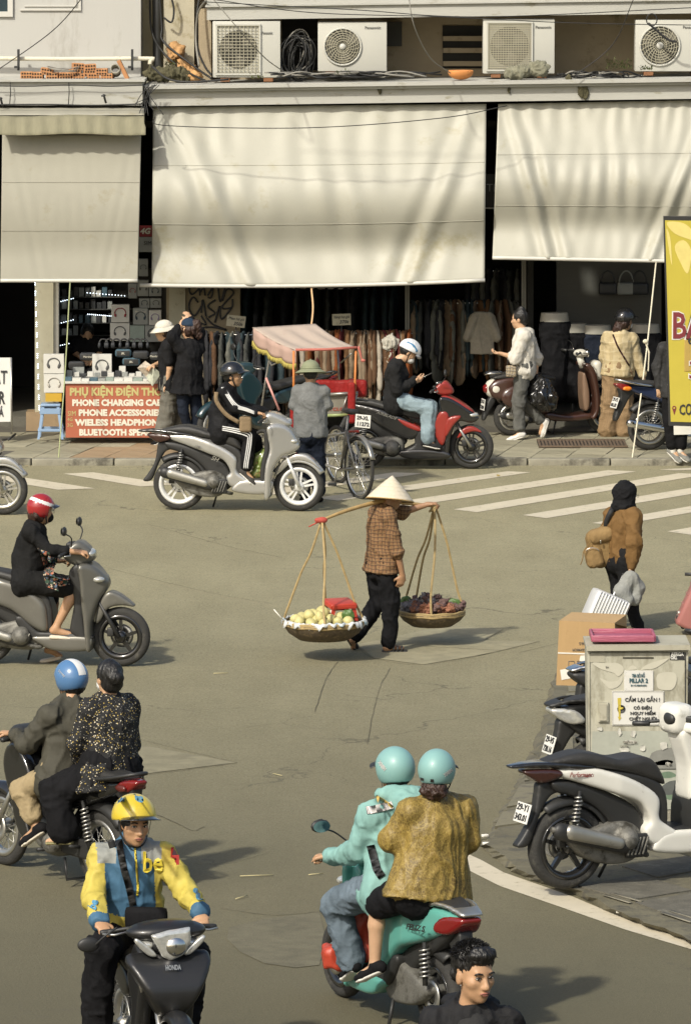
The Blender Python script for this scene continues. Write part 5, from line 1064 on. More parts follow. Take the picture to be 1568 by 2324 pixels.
def human(name,label,Y0,J,head,skin_m=SK1,S=1.0,h=.010,top=None,bottom=None,shoes=None,hands=None,face=False,hood=None,k_head=None,hair=None,wide=1.0):
 J={a:(W(*((b[0],b[1]))[:2],Y0+b[2])if len(b)==3 else None)for a,b in J.items()}
 hip=(J['ha']+J['hb'])/2;ch=(J['sa']+J['sb'])/2;us=nrm(J['sb']-J['sa']);uh=nrm(J['hb']-J['ha']);hw=np.linalg.norm(J['hb']-J['ha'])/2;sw=np.linalg.norm(J['sb']-J['sa'])/2
 foot=min([J[a]for a in('aa','ab')if a in J],key=lambda p:p[2]);base=A(hip[0],hip[1],0.0 if foot[2]<.6 else 0.0)
 root=empty(name,base,0,label,'person');L=np.array(root.location)
 F=Fr(W(head[0],head[1],Y0+head[2]),*head[3:6],k=(k_head or 1.0)*S)
 nk=J['nk'];up=nrm(ch-hip)
 def torso(i,hem=0.0,flare=0.0,belly=0.0,cl=False):
  wst=hip+(ch-hip)*.42;chs=hip+(ch-hip)*.78;um=nrm(us+uh)
  P=[ecap(hip,wst,(hw+.085)*S*wide+i,.112*S*wide+i,.142*S*wide+i,(.105+belly)*S*wide+i,uh),ecap(wst,chs,.142*S*wide+i,(.105+belly)*S*wide+i,sw*.86*wide+i,.112*S*wide+i,um),
             ecap(chs,ch,sw*.86*wide+i,.112*S*wide+i,sw*.72+i,.085*S+i,us),cap(J['sa']-up*.01,J['sb']-up*.01,.056*S+i),cap(ch-up*.02,nk-up*(.04*S if i>0 else 0),.075*S+i*.8,.056*S+i*.6)]
  c_=(hip-up*hem,-up)if cl else None
  if cl:P[0]=ecap(hip,wst,(hw+.085)*S*wide+i,.112*S*wide+i,.142*S*wide+i,(.105+belly)*S*wide+i,uh,clip=c_)
  if hem:P.append(ecap(hip,hip-up*hem,(hw+.085)*S*wide+i,.115*S*wide+i,(hw+.085)*S*wide+i+flare,.115*S*wide+i+flare,uh,clip=c_))
  return P
 arms=lambda s:(J['s'+s],J.get('e'+s),J.get('w'+s))
 B=torso(-.012)+head_prims(F,True)+[cap(F(0,-.012,-.07),nk-up*.02,.050*S,.054*S,k=.03)]
 for i,s in enumerate('ab'):
  sh,el,wr=arms(s)
  if el is None:continue
  B+=[cap(sh,el,.043*S,.036*S),cap(el,wr,.038*S,.025*S)]
  if hands and s in hands:hd=hands[s];B+=hand_prims(wr,hd[0],hd[1],hd[2],hd[3]if len(hd)>3 else 1,S*.98)
  else:B+=hand_prims(wr,wr-el,A(0,0,-1)+A(.01,.02,0),.6,1,S*.98)
 for s in 'ab':
  hp,kn,an=J['h'+s],J.get('k'+s),J.get('a'+s)
  if kn is None:continue
  B+=[cap(hp,kn,.074*S,.052*S),cap(kn,kn+(an-kn)*.35,.050*S,.051*S),cap(kn+(an-kn)*.35,an,.051*S,.034*S)]
  if 't'+s in J:
   to=J['t'+s];dn=A(0,0,-.028);he=an-nrm(A(to[0]-an[0],to[1]-an[1],0))*.03;B+=[cap(an,he+dn,.033*S,.032*S),cap(an+dn,to+A(0,0,.0),.034*S,.025*S)]
 body=obj('body',sdf(B,h,.018),skin_m,root,off=L)
 if face:face_parts(body,F,L)
 info=dict(root=root,body=body,F=F,J=J,L=L,hip=hip,ch=ch,up=up,us=us,uh=uh,torso=torso,S=S,h=h,hw=hw,sw=sw)
 if bottom:
  i=bottom.get('i',.014);P=[ecap(hip+up*bottom.get('rise',.06),hip-up*.03,(hw+.07)*S*wide+i,.108*S*wide+i,(hw+.08)*S*wide+i,.115*S*wide+i,uh)]
  ln=bottom.get('len',.94);fl=bottom.get('flare',.0)
  for s in 'ab':
   hp,kn,an=J['h'+s],J.get('k'+s),J.get('a'+s)
   if kn is None:continue
   P.append(cap(hp,kn,.086*S+i,.060*S+i+fl*.4))
   if ln>.5:
    q=kn+(an-kn)*((ln-.5)*2);P+=[cap(kn,q,.058*S+i+fl*.4,.044*S+i+fl),half(q,an-kn,k=.004)if bottom.get('cut')else None]
   elif ln<.5:P[-1]=cap(hp,hp+(kn-hp)*ln*2,.086*S+i,.070*S+i)
  info['trousers']=obj(bottom.get('name','trousers'),sdf([p for p in P if p is not None and p.op=='u'],h*1.3,.022,disp=folds(bottom.get('fold',.008)*.85,9,(1,1,.7),bottom.get('seed',1))),bottom['m'],root,off=L)
 if top:
  i=top.get('i',.016);P=torso(i,top.get('hem',.06),top.get('flare',.01),top.get('belly',0),top.get('cl',False));ln=top.get('sleeve',.96)
  for s in 'ab':
   sh,el,wr=arms(s)
   if el is None:continue
   w=top.get('aw',.012)
   if ln<=.5:P.append(cap(sh,sh+(el-sh)*ln*2,.052*S+w,.050*S+w+top.get('puff',0)))
   else:q=el+(wr-el)*(ln-.5)*2;P+=[cap(sh,el,.050*S+w,.043*S+w+top.get('puff',0)),cap(el,q,.043*S+w+top.get('puff',0),top.get('cuff',.033)*S+w*.7)]
  P+=top.get('extra',lambda I:[])(info)
  vf=sdf(P,h*1.25,.022,disp=folds(top.get('fold',.009)*.82,top.get('ff',9),top.get('st',(1,1,.6)),top.get('seed',2)))
  fi=None;ms=top['m']
  if 'fi' in top:V=vf[0];Fc=V[vf[1]].mean(1);fi=top['fi'](Fc,info)
  info['top']=obj(top.get('name','shirt'),vf,ms,root,off=L,fi=fi)
 if shoes:
  for s in 'ab':
   if 't'+s not in J or(shoes.get('only')and s not in shoes['only']):continue
   an,to=J['a'+s],J['t'+s];fw=A(to[0]-an[0],to[1]-an[1],to[2]-an[2]+.035);fw=nrm(fw);sd=nrm(np.cross(fw,A(0,0,1)));dn=np.cross(fw,sd);dn=-dn if dn[2]>0 else dn
   he=an+dn*.035-fw*.035;t2=an+dn*.04+fw*.17*S
   up_=obj(shoes.get('name','shoe'),sdf([cap(an+dn*.005,he,.040*S,.036*S),ecap(he,t2-fw*.05,.038*S,.034*S,.044*S,.030*S,sd),ecap(t2-fw*.05,t2,.044*S,.030*S,.036*S,.024*S,sd)],h*.9,.02),shoes['m'],root,off=L)
   if shoes.get('sole'):obj('sole',sdf([ecap(he+dn*.026,t2+dn*.022-fw*.04,.038*S,.014,.047*S,.014,sd),ecap(t2+dn*.022-fw*.04,t2+dn*.020,.047*S,.014,.036*S,.012,sd)],h*.9,.012),shoes['sole'],up_,off=L)
 return info
def zA(X,Y,d=0):return(310.1+X*.36394,620.3+Y*.36394,d)
def zB(X,Y,d=0):return(X*.25318,992.4+Y*.25318,d)
def zC(X,Y,d=0):return(607.9+X*.30855,1054.5+Y*.30855,d)
def zD(X,Y,d=0):return(1178.5+X*.24843,1054.5+Y*.24843,d)
def zE(X,Y,d=0):return(X*.35946,1488.7+Y*.35946,d)
def zF(X,Y,d=0):return(651.3+X*.37581,1643.7+Y*.37581,d)
def zG(X,Y,d=0):return(744.3+X*.52534,583.1+Y*.52534,d)
def zH(X,Y,d=0):return(1054.5+X*.32754,620.3+Y*.32754,d)
def zI(X,Y,d=0):return(527.2+X*.33624,620.3+Y*.33624,d)
def z3(X,Y,d=0):return(X*.25318,558.2+Y*.25318,d)
def hd(z,d,yaw,pitch=0,roll=0):return(z[0],z[1],d,yaw,pitch,roll)
def helmet(I,kind,m,visor=None,k=1.0,strap=True,stripe=None,peak=True,fi=None):
 F,L,body=I['F'],I['L'],I['root'];K=k
 oc,orr=((0,-.008,.040),(.122*K,.140*K,.128*K))if kind=='half' else((0,-.010,.030),(.117*K,.134*K,.129*K))
 inn=tuple(x-.014 for x in orr)
 P=[F.ell(oc,orr),F.ell(oc,inn,op='s',k=.004)]
 if kind=='half':P+=[half(F(0,0,.022),-F.u+F.f*.22,k=.008)]
 else:P+=[half(F(0,0,-.062),-F.u-F.f*.10,k=.01),bx(F(0,.14,-.055),A(.2,.095,.095)*F.k,.03*F.k,F.M,op='s',k=.015)]
 vf=sdf(P,max(.007,I['h']*.8),0.0)
 f_i=None
 if fi is not None:f_i=fi((vf[0][vf[1]].mean(1)-F.c)@F.M.T/F.k)
 hm=obj('helmet',vf,m,body,off=L,fi=f_i)
 if visor is not None:
  def fn(u,v):
   a=(u-.5)*2.0;R=1+v*.38*math.cos(a*.9)**1;return F(oc[0]+orr[0]*R*math.sin(a)*.99,oc[1]+orr[1]*R*math.cos(a),oc[2]+.012+.026*(1-(u*2-1)**2)-v*.012)
  obj('visor',solidify(grid(fn,20,5),.004),visor,hm,off=L)
 if strap:
  for s in(-1,1):obj('chin_strap',ribbon(bez([F(s*.098,.01,.02),F(s*.085,.02,-.05),F(s*.05,.045,-.108),F(0,.055,-.122)],5),.014*F.k,F.r*s+F.f*.4,.003),M_strap,hm,off=L)
 if stripe is not None:
  pts=[F(oc[0],oc[1]+orr[1]*math.cos(t)*1.012,oc[2]+orr[2]*math.sin(t)*1.012)for t in np.linspace(.15,2.95,26)]
  V=[];Fc=[]
  for i,t in enumerate(np.linspace(.2,3.0,26)):
   for j,x in enumerate(np.linspace(-.032,.032,5)):
    q=math.sqrt(max(0,1-(x/orr[0])**2));V.append(F(oc[0]+x,oc[1]+orr[1]*q*math.cos(t)*1.008,oc[2]+orr[2]*q*math.sin(t)*1.008))
  for i in range(25):
   for j in range(4):Fc.append((i*5+j,i*5+j+1,(i+1)*5+j+1,(i+1)*5+j))
  obj('stripe',(np.array(V),Fc),stripe,hm,off=L)
 return hm
def hair_obj(I,prims,m=M_hair,disp=.004):return obj('hair',sdf(prims,I['h']*.75,.02,disp=folds(disp,30,(1,1,.3),9)),m,I['root'],off=I['L'])
def child(I,name,vf,m,parent=None,**k):return obj(name,vf,m,parent or I['root'],off=I['L'],**k)
Ycam=lambda o:o.location.y
M_blkcloth=cloth('black_cloth',(.008,.008,.009),bump=.4);M_denim=cloth('dark_denim',(.012,.016,.026));M_white_st=mat('white_stripe',(.62,.62,.60),rough=.8)
# --- silver scooter rider
Yb=G(545,1158)[1]
TRK=cloth('track_suit',(.011,.011,.012),rough=.7)
I=human('person','man in black striped tracksuit and black cap helmet riding the silver scooter',Yb,dict(nk=zA(572,705),sa=zA(548,738,-.19),sb=zA(580,735,.18),ea=zA(612,838,-.24),wa=zA(752,872,-.25),eb=zA(650,820,.24),wb=zA(820,868,.27),ha=zA(525,965,-.10),hb=zA(530,962,.10),ka=zA(706,1010,-.14),kb=zA(740,1040,.16),aa=zA(684,1232,-.15),ab=zA(770,1250,.15),ta=zA(722,1285,-.17),tb=zA(800,1290,.15)),
          hd(zA(600,640),0,-8,2),SK1,1.0,.0115,top=dict(m=TRK,i=.022,hem=.07,belly=.04,name='jacket',fold=.01),bottom=dict(m=TRK,i=.014,name='track_trousers',flare=.008),shoes=dict(m=cloth('shoe_grey',(.05,.048,.045)),sole=mat('sole_white',(.6,.58,.52),rough=.7)),hands=dict(a=(A(1,.1,-.15),A(0,-.2,-1),1.3,-1),b=(A(1,0,-.1),A(0,.2,-1),1.3)),face=True)
helmet(I,'half',M_blkg,M_blkg,1.0)
hair_obj(I,[I['F'].ell((0,-.03,.0),(.082,.085,.08)),half(I['F'](0,.02,0),I['F'].f),half(I['F'](0,0,.03),I['F'].u)])
for k_ in range(3):
 J=I['J'];o=A(0,-.068,0)
 pt=[J['sa']+A(-.03+.017*k_,-.05,.055),J['sa']+(J['ea']-J['sa'])*.5+A(-.012+.018*k_,-.065,.02),J['ea']+A(.01+.014*k_,-.062,.012+.010*k_),J['ea']+(J['wa']-J['ea'])*.55+A(0,-.06,.002+.014*k_),J['wa']+A(-.03,-.048,-.004+.013*k_)]
 child(I,'sleeve_stripe',ribbon(bez(pt,6),.012,(0,-1,.2),.012),M_white_st,I['top'])
 pt=[J['ha']+A(.02,-.11,.03-.02*k_),J['ha']+(J['ka']-J['ha'])*.5+A(0,-.105,.045-.022*k_),J['ka']+A(.0-.018*k_,-.088,.045-.022*k_),J['ka']+A(.02-.02*k_,-.085,-.05),J['aa']+A(.02-.02*k_,-.075,.08),J['aa']+A(.02-.02*k_,-.07,.035)]
 child(I,'leg_stripe',ribbon(bez(pt,6),.012,(0,-1,.2),.012),M_white_st,I['trousers'])
tag(obj('sling_bag',join(ribbon(bez([W(*zA(498,740)[:2],Yb-.27),W(*zA(500,800)[:2],Yb-.28),W(*zA(560,880)[:2],Yb-.27),W(*zA(640,930)[:2],Yb-.26)],6),.045,(0,-1,.1),.006),sdf([bx(W(*zA(680,940)[:2],Yb-.22),(.07,.05,.09),.03)],.012,0)),cloth('tan_strap',(.22,.16,.095))),'tan strapped sling bag across the tracksuit rider','bag')
gb=sdf([ell(W(*zA(770,1190)[:2],Yb-.02),(.075,.09,.15)),ell(W(*zA(800,1150)[:2],Yb),(.06,.08,.13)),ell(W(*zA(745,1255)[:2],Yb-.05),(.055,.07,.06))],.011,.04,disp=folds(.014,14,(1,1,.6),4))
tag(obj('grocery_bag',gb,mat('green_bag',(.16,.21,.055),rough=.3,var=.4,vs=9,dirt=(.45,.2,.14),ds=9,dth=.56,coat=.3)),'green plastic grocery bag hung between the tracksuit rider and shield','bag')
# --- street vendor
Yv=G(893,1478)[1]
def plaid(name,a,b,c,sc):
 m=mat(name,a,rough=.9,var=.12,vs=20,bump=.4,bs=50);nt=m.node_tree;N=nt.nodes;Lk=nt.links;p=N['Principled BSDF'];src=p.inputs['Base Color'].links[0].from_socket
 tc=N.new('ShaderNodeTexCoord');sep=N.new('ShaderNodeSeparateXYZ');Lk.new(tc.outputs['Object'],sep.inputs[0]);col=src
 wv=N.new('ShaderNodeTexNoise');wv.inputs['Scale'].default_value=5;Lk.new(tc.outputs['Object'],wv.inputs['Vector'])
 for ax in('X','Z'):
  ad=N.new('ShaderNodeMath');ad.operation='MULTIPLY_ADD';ad.inputs[1].default_value=.09;Lk.new(wv.outputs['Fac'],ad.inputs[0]);Lk.new(sep.outputs[ax],ad.inputs[2])
  for per,th,cc in((sc,.52,b),(sc,.86,c)):
   ml=N.new('ShaderNodeMath');ml.operation='MULTIPLY';ml.inputs[1].default_value=per;Lk.new(ad.outputs[0],ml.inputs[0])
   fr=N.new('ShaderNodeMath');fr.operation='FRACT';Lk.new(ml.outputs[0],fr.inputs[0])
   gt=N.new('ShaderNodeMath');gt.operation='GREATER_THAN';gt.inputs[1].default_value=th;Lk.new(fr.outputs[0],gt.inputs[0])
   hf=N.new('ShaderNodeMath');hf.operation='MULTIPLY';hf.inputs[1].default_value=.55;Lk.new(gt.outputs[0],hf.inputs[0])
   mx=N.new('ShaderNodeMix');mx.data_type='RGBA';Lk.new(hf.outputs[0],mx.inputs['Factor']);Lk.new(col,mx.inputs['A']);mx.inputs['B'].default_value=(*lin(cc),1);col=mx.outputs['Result']
 Lk.new(col,p.inputs['Base Color']);return m
PLD=plaid('brown_plaid',(.20,.105,.045),(.045,.024,.016),(.30,.19,.08),30)
I=human('person','street vendor in conical hat and brown plaid shirt carrying a shoulder pole',Yv,dict(nk=zC(868,318),sa=zC(892,368,-.16),sb=zC(800,352,.15),ea=zC(952,640,-.19),wa=zC(990,815,-.15),eb=zC(985,352,.22),wb=zC(1175,292,.25),ha=zC(870,745,-.09),hb=zC(800,745,.09),ka=zC(905,1015,-.08),aa=zC(888,1325,-.05),ta=zC(985,1352,.02),kb=zC(815,1010,.09),ab=zC(625,1268,.06),tb=zC(628,1345,.08)),
          hd(zC(912,232),.02,30,14),SK2,.98,.0098,top=dict(m=PLD,i=.022,sleeve=.60,hem=.05,flare=.025,cl=True,fold=.011,name='plaid_shirt',aw=.018),bottom=dict(m=M_blkcloth,i=.014,flare=.012,len=.96,fold=.012),hands=dict(a=(A(-.25,0,-1),A(-.3,.9,0),.7,-1),b=(A(1,.1,.1),A(.2,.1,-1),1.1)))
F=I['F'];L=I['L']
for s,(x0,y0,x1,y1)in dict(a=(830,1372,1032,1372),b=(565,1275,655,1365)).items():
 d=-.05 if s=='a' else.07;p0,p1=W(*zC(x0+18,y0)[:2],Yv+d),W(*zC(x1-14,y1)[:2],Yv+d+.03)
 so=child(I,'sandal',sdf([ecap(p0,p1,.042,.016,.05,.014,(0,1,.0))],.009,0),M_blk)
 if s=='a':
  for t in(.45,.62,.8):c=p0+(p1-p0)*t;child(I,'sandal_strap',tube([c+A(0,-.05,.01),c+A(0,-.04,.055-.02*t),c+A(0,.04,.055-.02*t),c+A(0,.05,.01)],.009,6),M_blk,so)
 else:child(I,'sandal_strap',sdf([ecap(p0+A(.02,0,.02),p1+A(.02,0,.03),.04,.03,.035,.02,(0,1,0))],.009,.01),M_blk,so)
hat=empty('conical_hat',W(*zC(930,205)[:2],Yv+.02),0,'pale palm-leaf conical hat on the street vendor','hat')
M_palm=mat('palm_leaf',(.60,.53,.40),rough=.65,var=.10,vs=30,bump=.4,bs=40,stretch=(1,1,.2))
ax_=nrm(A(.10,.18,1));u_,v_,_=basis(ax_);apex=W(*zC(915,80)[:2],Yv+.0);Hh,Rr=.225,.218;V=[];Fc=[];nr=14;ns=48
for i in range(nr+1):
 t=i/nr;r=Rr*t**1.04+.004;z=-Hh*t-.012*math.sin(t*3.14)*-1
 for k_ in range(ns):a=2*math.pi*k_/ns;rr=r*(1+.004*math.sin(24*a));V.append(apex+ax_*z+rr*(math.cos(a)*u_+math.sin(a)*v_))
for i in range(nr):
 for k_ in range(ns):Fc.append((i*ns+k_,(i+1)*ns+k_,(i+1)*ns+(k_+1)%ns,i*ns+(k_+1)%ns))
obj('crown',solidify((np.array(V),Fc),.004),M_palm,hat,off=hat.location)
for t in(.25,.4,.55,.7,.85):obj('bamboo_ring',tube([apex-ax_*(Hh*t-.0)+(Rr*t+.0025)*(math.cos(a)*u_+math.sin(a)*v_)+ax_*.012*math.sin(t*3.14)for a in np.linspace(0,6.283,48,endpoint=False)],.0016,4,True),M_palm,hat,off=hat.location)
obj('rim',tube([apex-ax_*Hh+Rr*(math.cos(a)*u_+math.sin(a)*v_)for a in np.linspace(0,6.283,48,endpoint=False)],.006,6,True),mat('bamboo',(.40,.27,.11),rough=.5,var=.3,vs=12),hat,off=hat.location)
M_bam=mat('bamboo');M_rat=mat('rattan',(.33,.24,.105),rough=.7,var=.35,vs=18)
YL,YR=Yv-.55,Yv+.40
pe_l,pe_r=W(*zC(400,408)[:2],YL),W(*zC(1228,305)[:2],YR);top_=W(*zC(850,268)[:2],Yv)
PP=bez([pe_l,W(*zC(560,345)[:2],Yv-.36),W(*zC(750,288)[:2],Yv-.12),W(*zC(870,268)[:2],Yv+.03),W(*zC(1010,282)[:2],Yv+.18),pe_r],6)
tag(obj('shoulder_pole',tube(PP,[.014+.007*math.sin(math.pi*i/(len(PP)-1))for i in range(len(PP))],8),M_bam),'long bent bamboo pole across the shoulder of the street vendor','pole')
M_weave=mat('woven_bamboo',(.085,.062,.035),rough=.8,var=.5,vs=30,dirt=(.22,.16,.08),ds=22,dth=.55)
def basket(c,R,dep,label,hang,legs,tilt=0.0):
 t=empty('carrying_basket',c,0,label,'basket','baskets hung from the shoulder pole')
 prof=[(R,0),(R*.97,-.03),(R*.86,-dep*.55),(R*.62,-dep*.92),(0,-dep)]
 obj('bowl',solidify(lathe([(max(r,.002),z)for r,z in prof],40),.012),M_weave,t)
 obj('rim',join(*[tube([(R*1.0*math.cos(a),R*math.sin(a),.008-.014*j+.004*math.sin(9*a))for a in np.linspace(0,6.283,44,endpoint=False)],.012,6,True)for j in range(3)]),M_rat,t)
 for k_ in range(40):
  a=k_*6.283/40;obj('weave_rib',tube([(R*.99*math.cos(a),R*.99*math.sin(a),-.01),(R*.87*math.cos(a+.06),R*.87*math.sin(a+.06),-dep*.57),(R*.6*math.cos(a),R*.6*math.sin(a),-dep*.95)],.006,4),M_rat if k_%3 else M_weave,t)
 for a in legs:
  a=math.radians(a);p1=A(R*math.cos(a),R*math.sin(a),0);p0=np.asarray(hang)-np.asarray(c)+A(.012*math.cos(a),.02*math.sin(a),-.02)
  mid=(p0+p1)/2+A(.012*math.cos(a+1),.01,.0)
  q=bez([p0,p0*.7+p1*.3+A(.012,0,0),mid,p0*.2+p1*.8-A(.01,0,0),p1,p1*.85+A(0,0,-dep*.6)],5);obj('hanging_strap',ribbon(q,.020,(0,-1,.05),.008),M_rat,t)
 return t
cL=W(*zC(412,1155)[:2],YL-.0);cR=W(*zC(1205,1080)[:2],YR)
bl_=basket(cL,.365,.16,'left carrying basket filled with yellow pomelos and a red stool',pe_l,(172,85,272,12))
br_=basket(cR,.300,.13,'right carrying basket heaped with dark dried bundles',pe_r,(150,120,268,5))
obj('knot',sdf([ell(pe_l,(.05,.03,.03)),cap(pe_l,pe_l+A(-.12,0,-.06),.008),cap(pe_l,pe_l+A(-.05,0,.0),.02)],.008,.01),mat('red_cord',(.38,.06,.04),rough=.8),bl_,off=cL)
obj('knot',sdf([ell(pe_r+A(-.01,0,-.02),(.03,.025,.035)),cap(pe_r,pe_r+A(-.05,0,-.05),.012)],.008,.01),M_rat,br_,off=cR)
def ruff(u,v):a=u*6.2832;r=.352+(.03+.02*math.sin(17*a+3*math.sin(5*a)))*v;return cL+A(r*math.cos(a),r*math.sin(a),.012+.02*math.sin(v*3.1)+.012*math.sin(41*a+4*math.sin(3*a))*v-.035*v*v*(.6+.6*math.sin(11*a+2*math.sin(7*a))))
obj('plastic_lining',solidify(grid(ruff,150,4),.003),mat('plastic_sheet',(.55,.56,.54),rough=.3,var=.25,vs=8,dirt=(.10,.25,.31),ds=7,dth=.54),bl_,off=cL)
M_pom=mat('pomelo_skin',(.50,.45,.19),rough=.5,var=.2,vs=10,bump=.3,bs=150)
pm=[to_mesh('fruit',sdf([ell((0,0,0),(.056,.056,.053)),ell((0,0,.035),(.03,.03,.028))],.009,.03),M_pom)]
pos=[(-.22,-.18,0),(-.12,-.26,0),(0,-.29,0),(.13,-.24,0),(-.18,-.05,.0),(-.06,-.15,.02),(.06,-.14,.03),(.22,-.16,-.01),(-.20,.10,0),(-.07,.0,.05),(.05,.02,.05),(-.10,.16,.03),(-.13,-.12,.075),(0,-.06,.095),(-.03,-.22,.07),(.15,-.05,.03),(-.02,.12,.09),(-.26,-.02,.0)]
for i,(dx,dy,dz)in enumerate(pos):
 o=link('pomelo',pm[0]);o.location=cL+A(dx,dy,.02+dz*.7);o.rotation_euler=(i*.7,i*1.1,i);o.scale=[random.uniform(.8,1.12)for _ in '123']
 tag(o,'yellow pomelo in the pile of the left carrying basket','fruit','pomelos in the left basket')
M_rstool=mat('red_plastic',(.42,.045,.025),rough=.4,var=.1)
def stool(name,base,w,hgt,m,label,rz=0.0,top_w=None):
 t=empty(name,base,rz,label,'stool');tw_=top_w or w*.8
 obj('seat',rbox((0,0,hgt-.015),(tw_,tw_,.03),.012),m,t)
 for sx in(-1,1):
  for sy in(-1,1):
   a=A(sx*tw_*.44,sy*tw_*.44,hgt-.02);b=A(sx*w*.48,sy*w*.48,0.0);q=.028
   V=[]
   for p,s in((a,q*1.3),(b,q)):V+=[p+A(-s if sx>0 else 0,-s if sy>0 else 0,0),p+A(0 if sx>0 else s,-s if sy>0 else 0,0),p+A(0 if sx>0 else s,0 if sy>0 else s,0),p+A(-s if sx>0 else 0,0 if sy>0 else s,0)]
   obj('leg',(np.array(V),[(0,1,2,3),(7,6,5,4),(0,4,5,1),(1,5,6,2),(2,6,7,3),(3,7,4,0)]),m,t,smooth=False)
 for r in(.26,.80):
  ww=tw_+(w-tw_)*(1-r);z=hgt*r
  for k_ in range(4):
   M_=rotz(k_*math.pi/2);obj('brace',xf(rbox((0,-ww*.475,z),(ww*.9,.014,hgt*(.075 if r<.5 else.16)),.004),M_),m,t,smooth=False)
 return t
st_=stool('low_stool',W(*zC(525,1128)[:2],YL+.10),.28,.16,M_rstool,'small red plastic stool lying in the pomelo basket',.35,.25);st_.rotation_euler.x=.12
tag(obj('plastic_tie',ribbon(bez([W(*zC(462,1095)[:2],YL-.05),W(*zC(480,1050)[:2],YL-.04),W(*zC(520,1032)[:2],YL)],5),.02,(0,-1,.3),.003),M_lit),'white plastic tie hanging over the red stool','tie')
tag(obj('drinking_straw',tube([W(*zC(120,1150)[:2],YL-.1),W(*zC(45,1065)[:2],YL-.12)],.006,6),M_lit),'thin white stick poking out left of the pomelo basket','stick')
M_lf=mat('banana_leaf',(.07,.13,.03),rough=.5,var=.3,vs=8)
for i,(X,Y,dd,sx)in enumerate([(1022,1010,.1,1),(1365,1025,0,1),(590,1110,-.1,1)]):
 c=W(*zC(X,Y)[:2],(YR if i<2 else YL)+dd);tag(obj('leaf',sdf([ell(c,(.062,.02,.055))],.009,0,disp=folds(.006,20)),M_lf),['dark green leaf at the left of the dried-bundle basket','bright green leaf at the right of the dried-bundle basket','green leaf under the red stool in the pomelo basket'][i],'leaf')
MB=[mat('dry_bundle_purple',(.14,.085,.075),rough=.9,var=.5,vs=40,bump=1,bs=60),mat('dry_bundle_red',(.26,.11,.06),rough=.8,var=.4,vs=40,bump=1,bs=60),mat('dry_bundle_grey',(.20,.185,.18),rough=.8,var=.4,vs=40,bump=1,bs=60)]
bm_=[to_mesh('bundle',sdf([ell((0,0,0),(.055,.045,.04)),ell((.05,0,.015),(.03,.025,.025)),ell((-.045,.01,.02),(.025,.03,.03))],.009,.02,disp=folds(.016,36,(1,1,1),7+i)),m)for i,m in enumerate(MB)]
for i in range(30):
 a=random.uniform(0,6.28);r=.25*math.sqrt(random.random());z=.015+.10*(1-(r/.26)**2)*random.uniform(.6,1);k_=1 if r*math.sin(a)<-.1 and random.random()<.7 else(0 if random.random()<.75 else 2)
 o=link('dried_bundle',bm_[k_]);o.location=cR+A(r*math.cos(a),r*math.sin(a),z);o.rotation_euler=(random.uniform(-.5,.5),random.uniform(-.5,.5),a*2)
 tag(o,['purplish dried bundle heaped in the right carrying basket','reddish dried bundle at the front of the right basket','greyish dried bundle heaped in the right basket'][k_],'bundle',['purple dried bundles','red dried bundles','grey dried bundles'][k_])
def spots(name,base,cols,scale,th,rough=.85):
 m=mat(name,base,rough=rough,var=.1,bump=.3,bs=50);nt=m.node_tree;N=nt.nodes;Lk=nt.links;p=N['Principled BSDF'];col=p.inputs['Base Color'].links[0].from_socket;tc=N.new('ShaderNodeTexCoord')
 for i,(c,sc,t)in enumerate(cols):
  mp=N.new('ShaderNodeMapping');mp.inputs['Location'].default_value=(i*3.7,i*1.3,i);Lk.new(tc.outputs['Object'],mp.inputs['Vector'])
  v=N.new('ShaderNodeTexVoronoi');v.inputs['Scale'].default_value=sc;Lk.new(mp.outputs[0],v.inputs['Vector'])
  lt=N.new('ShaderNodeMath');lt.operation='LESS_THAN';lt.inputs[1].default_value=t;Lk.new(v.outputs['Distance'],lt.inputs[0])
  mx=N.new('ShaderNodeMix');mx.data_type='RGBA';Lk.new(lt.outputs[0],mx.inputs['Factor']);Lk.new(col,mx.inputs['A']);mx.inputs['B'].default_value=(*lin(c),1);col=mx.outputs['Result']
 Lk.new(col,p.inputs['Base Color']);return m
# --- woman in the red helmet
Yw=G(120,1509)[1]
M_dress=cloth('black_dress',(.012,.012,.012))
I=human('person','woman in red helmet and black floral-trimmed dress on the grey scooter',Yw,dict(nk=zB(300,765),sa=zB(272,838,-.17),sb=zB(345,825,.16),ea=zB(428,1010,-.21),wa=zB(700,1028,-.20),eb=zB(420,1085,.20),wb=zB(530,1108,.24),ha=zB(225,1290,-.10),hb=zB(240,1290,.10),ka=zB(685,1345,-.11),aa=zB(505,1705,-.14),ta=zB(660,1775,-.14),kb=zB(480,1480,.16),ab=zB(455,1880,.18),tb=zB(545,1960,.18)),
          hd(zB(375,655),0,22,6),SK1,1.0,.0112,top=dict(m=M_dress,i=.018,sleeve=.80,hem=.02,belly=.03,name='dress',fold=.009),bottom=dict(m=M_dress,i=.03,len=.40,name='skirt',fold=.008),hands=dict(a=(A(1,.1,-.05),A(0,.2,-1),1.2,-1),b=(A(1,.1,0),A(0,-.2,-1),1.2)))
F=I['F']
def red_fi(p):z=p[:,2];y=p[:,1];return np.where(np.abs(z-.075+.55*y*.5)<.016,1,0)
hm=helmet(I,'open',[paint('helmet_red',(.30,.018,.02),rough=.25),mat('helmet_white',(.66,.65,.62),rough=.3)],M_blkg,.96,fi=red_fi)
hair_obj(I,[F.ell((0,-.045,-.035),(.088,.075,.085)),half(F(0,.02,0),F.f)],M_hairb,.008)
child(I,'glasses',join(tube([F(.036+.02*math.cos(t),.108,.002+.018*math.sin(t))for t in np.linspace(0,6.28,14,endpoint=False)],.0018,4,True),tube([F(.056,.106,.006),F(.082,.01,.008)],.0018,4)),M_chrome)
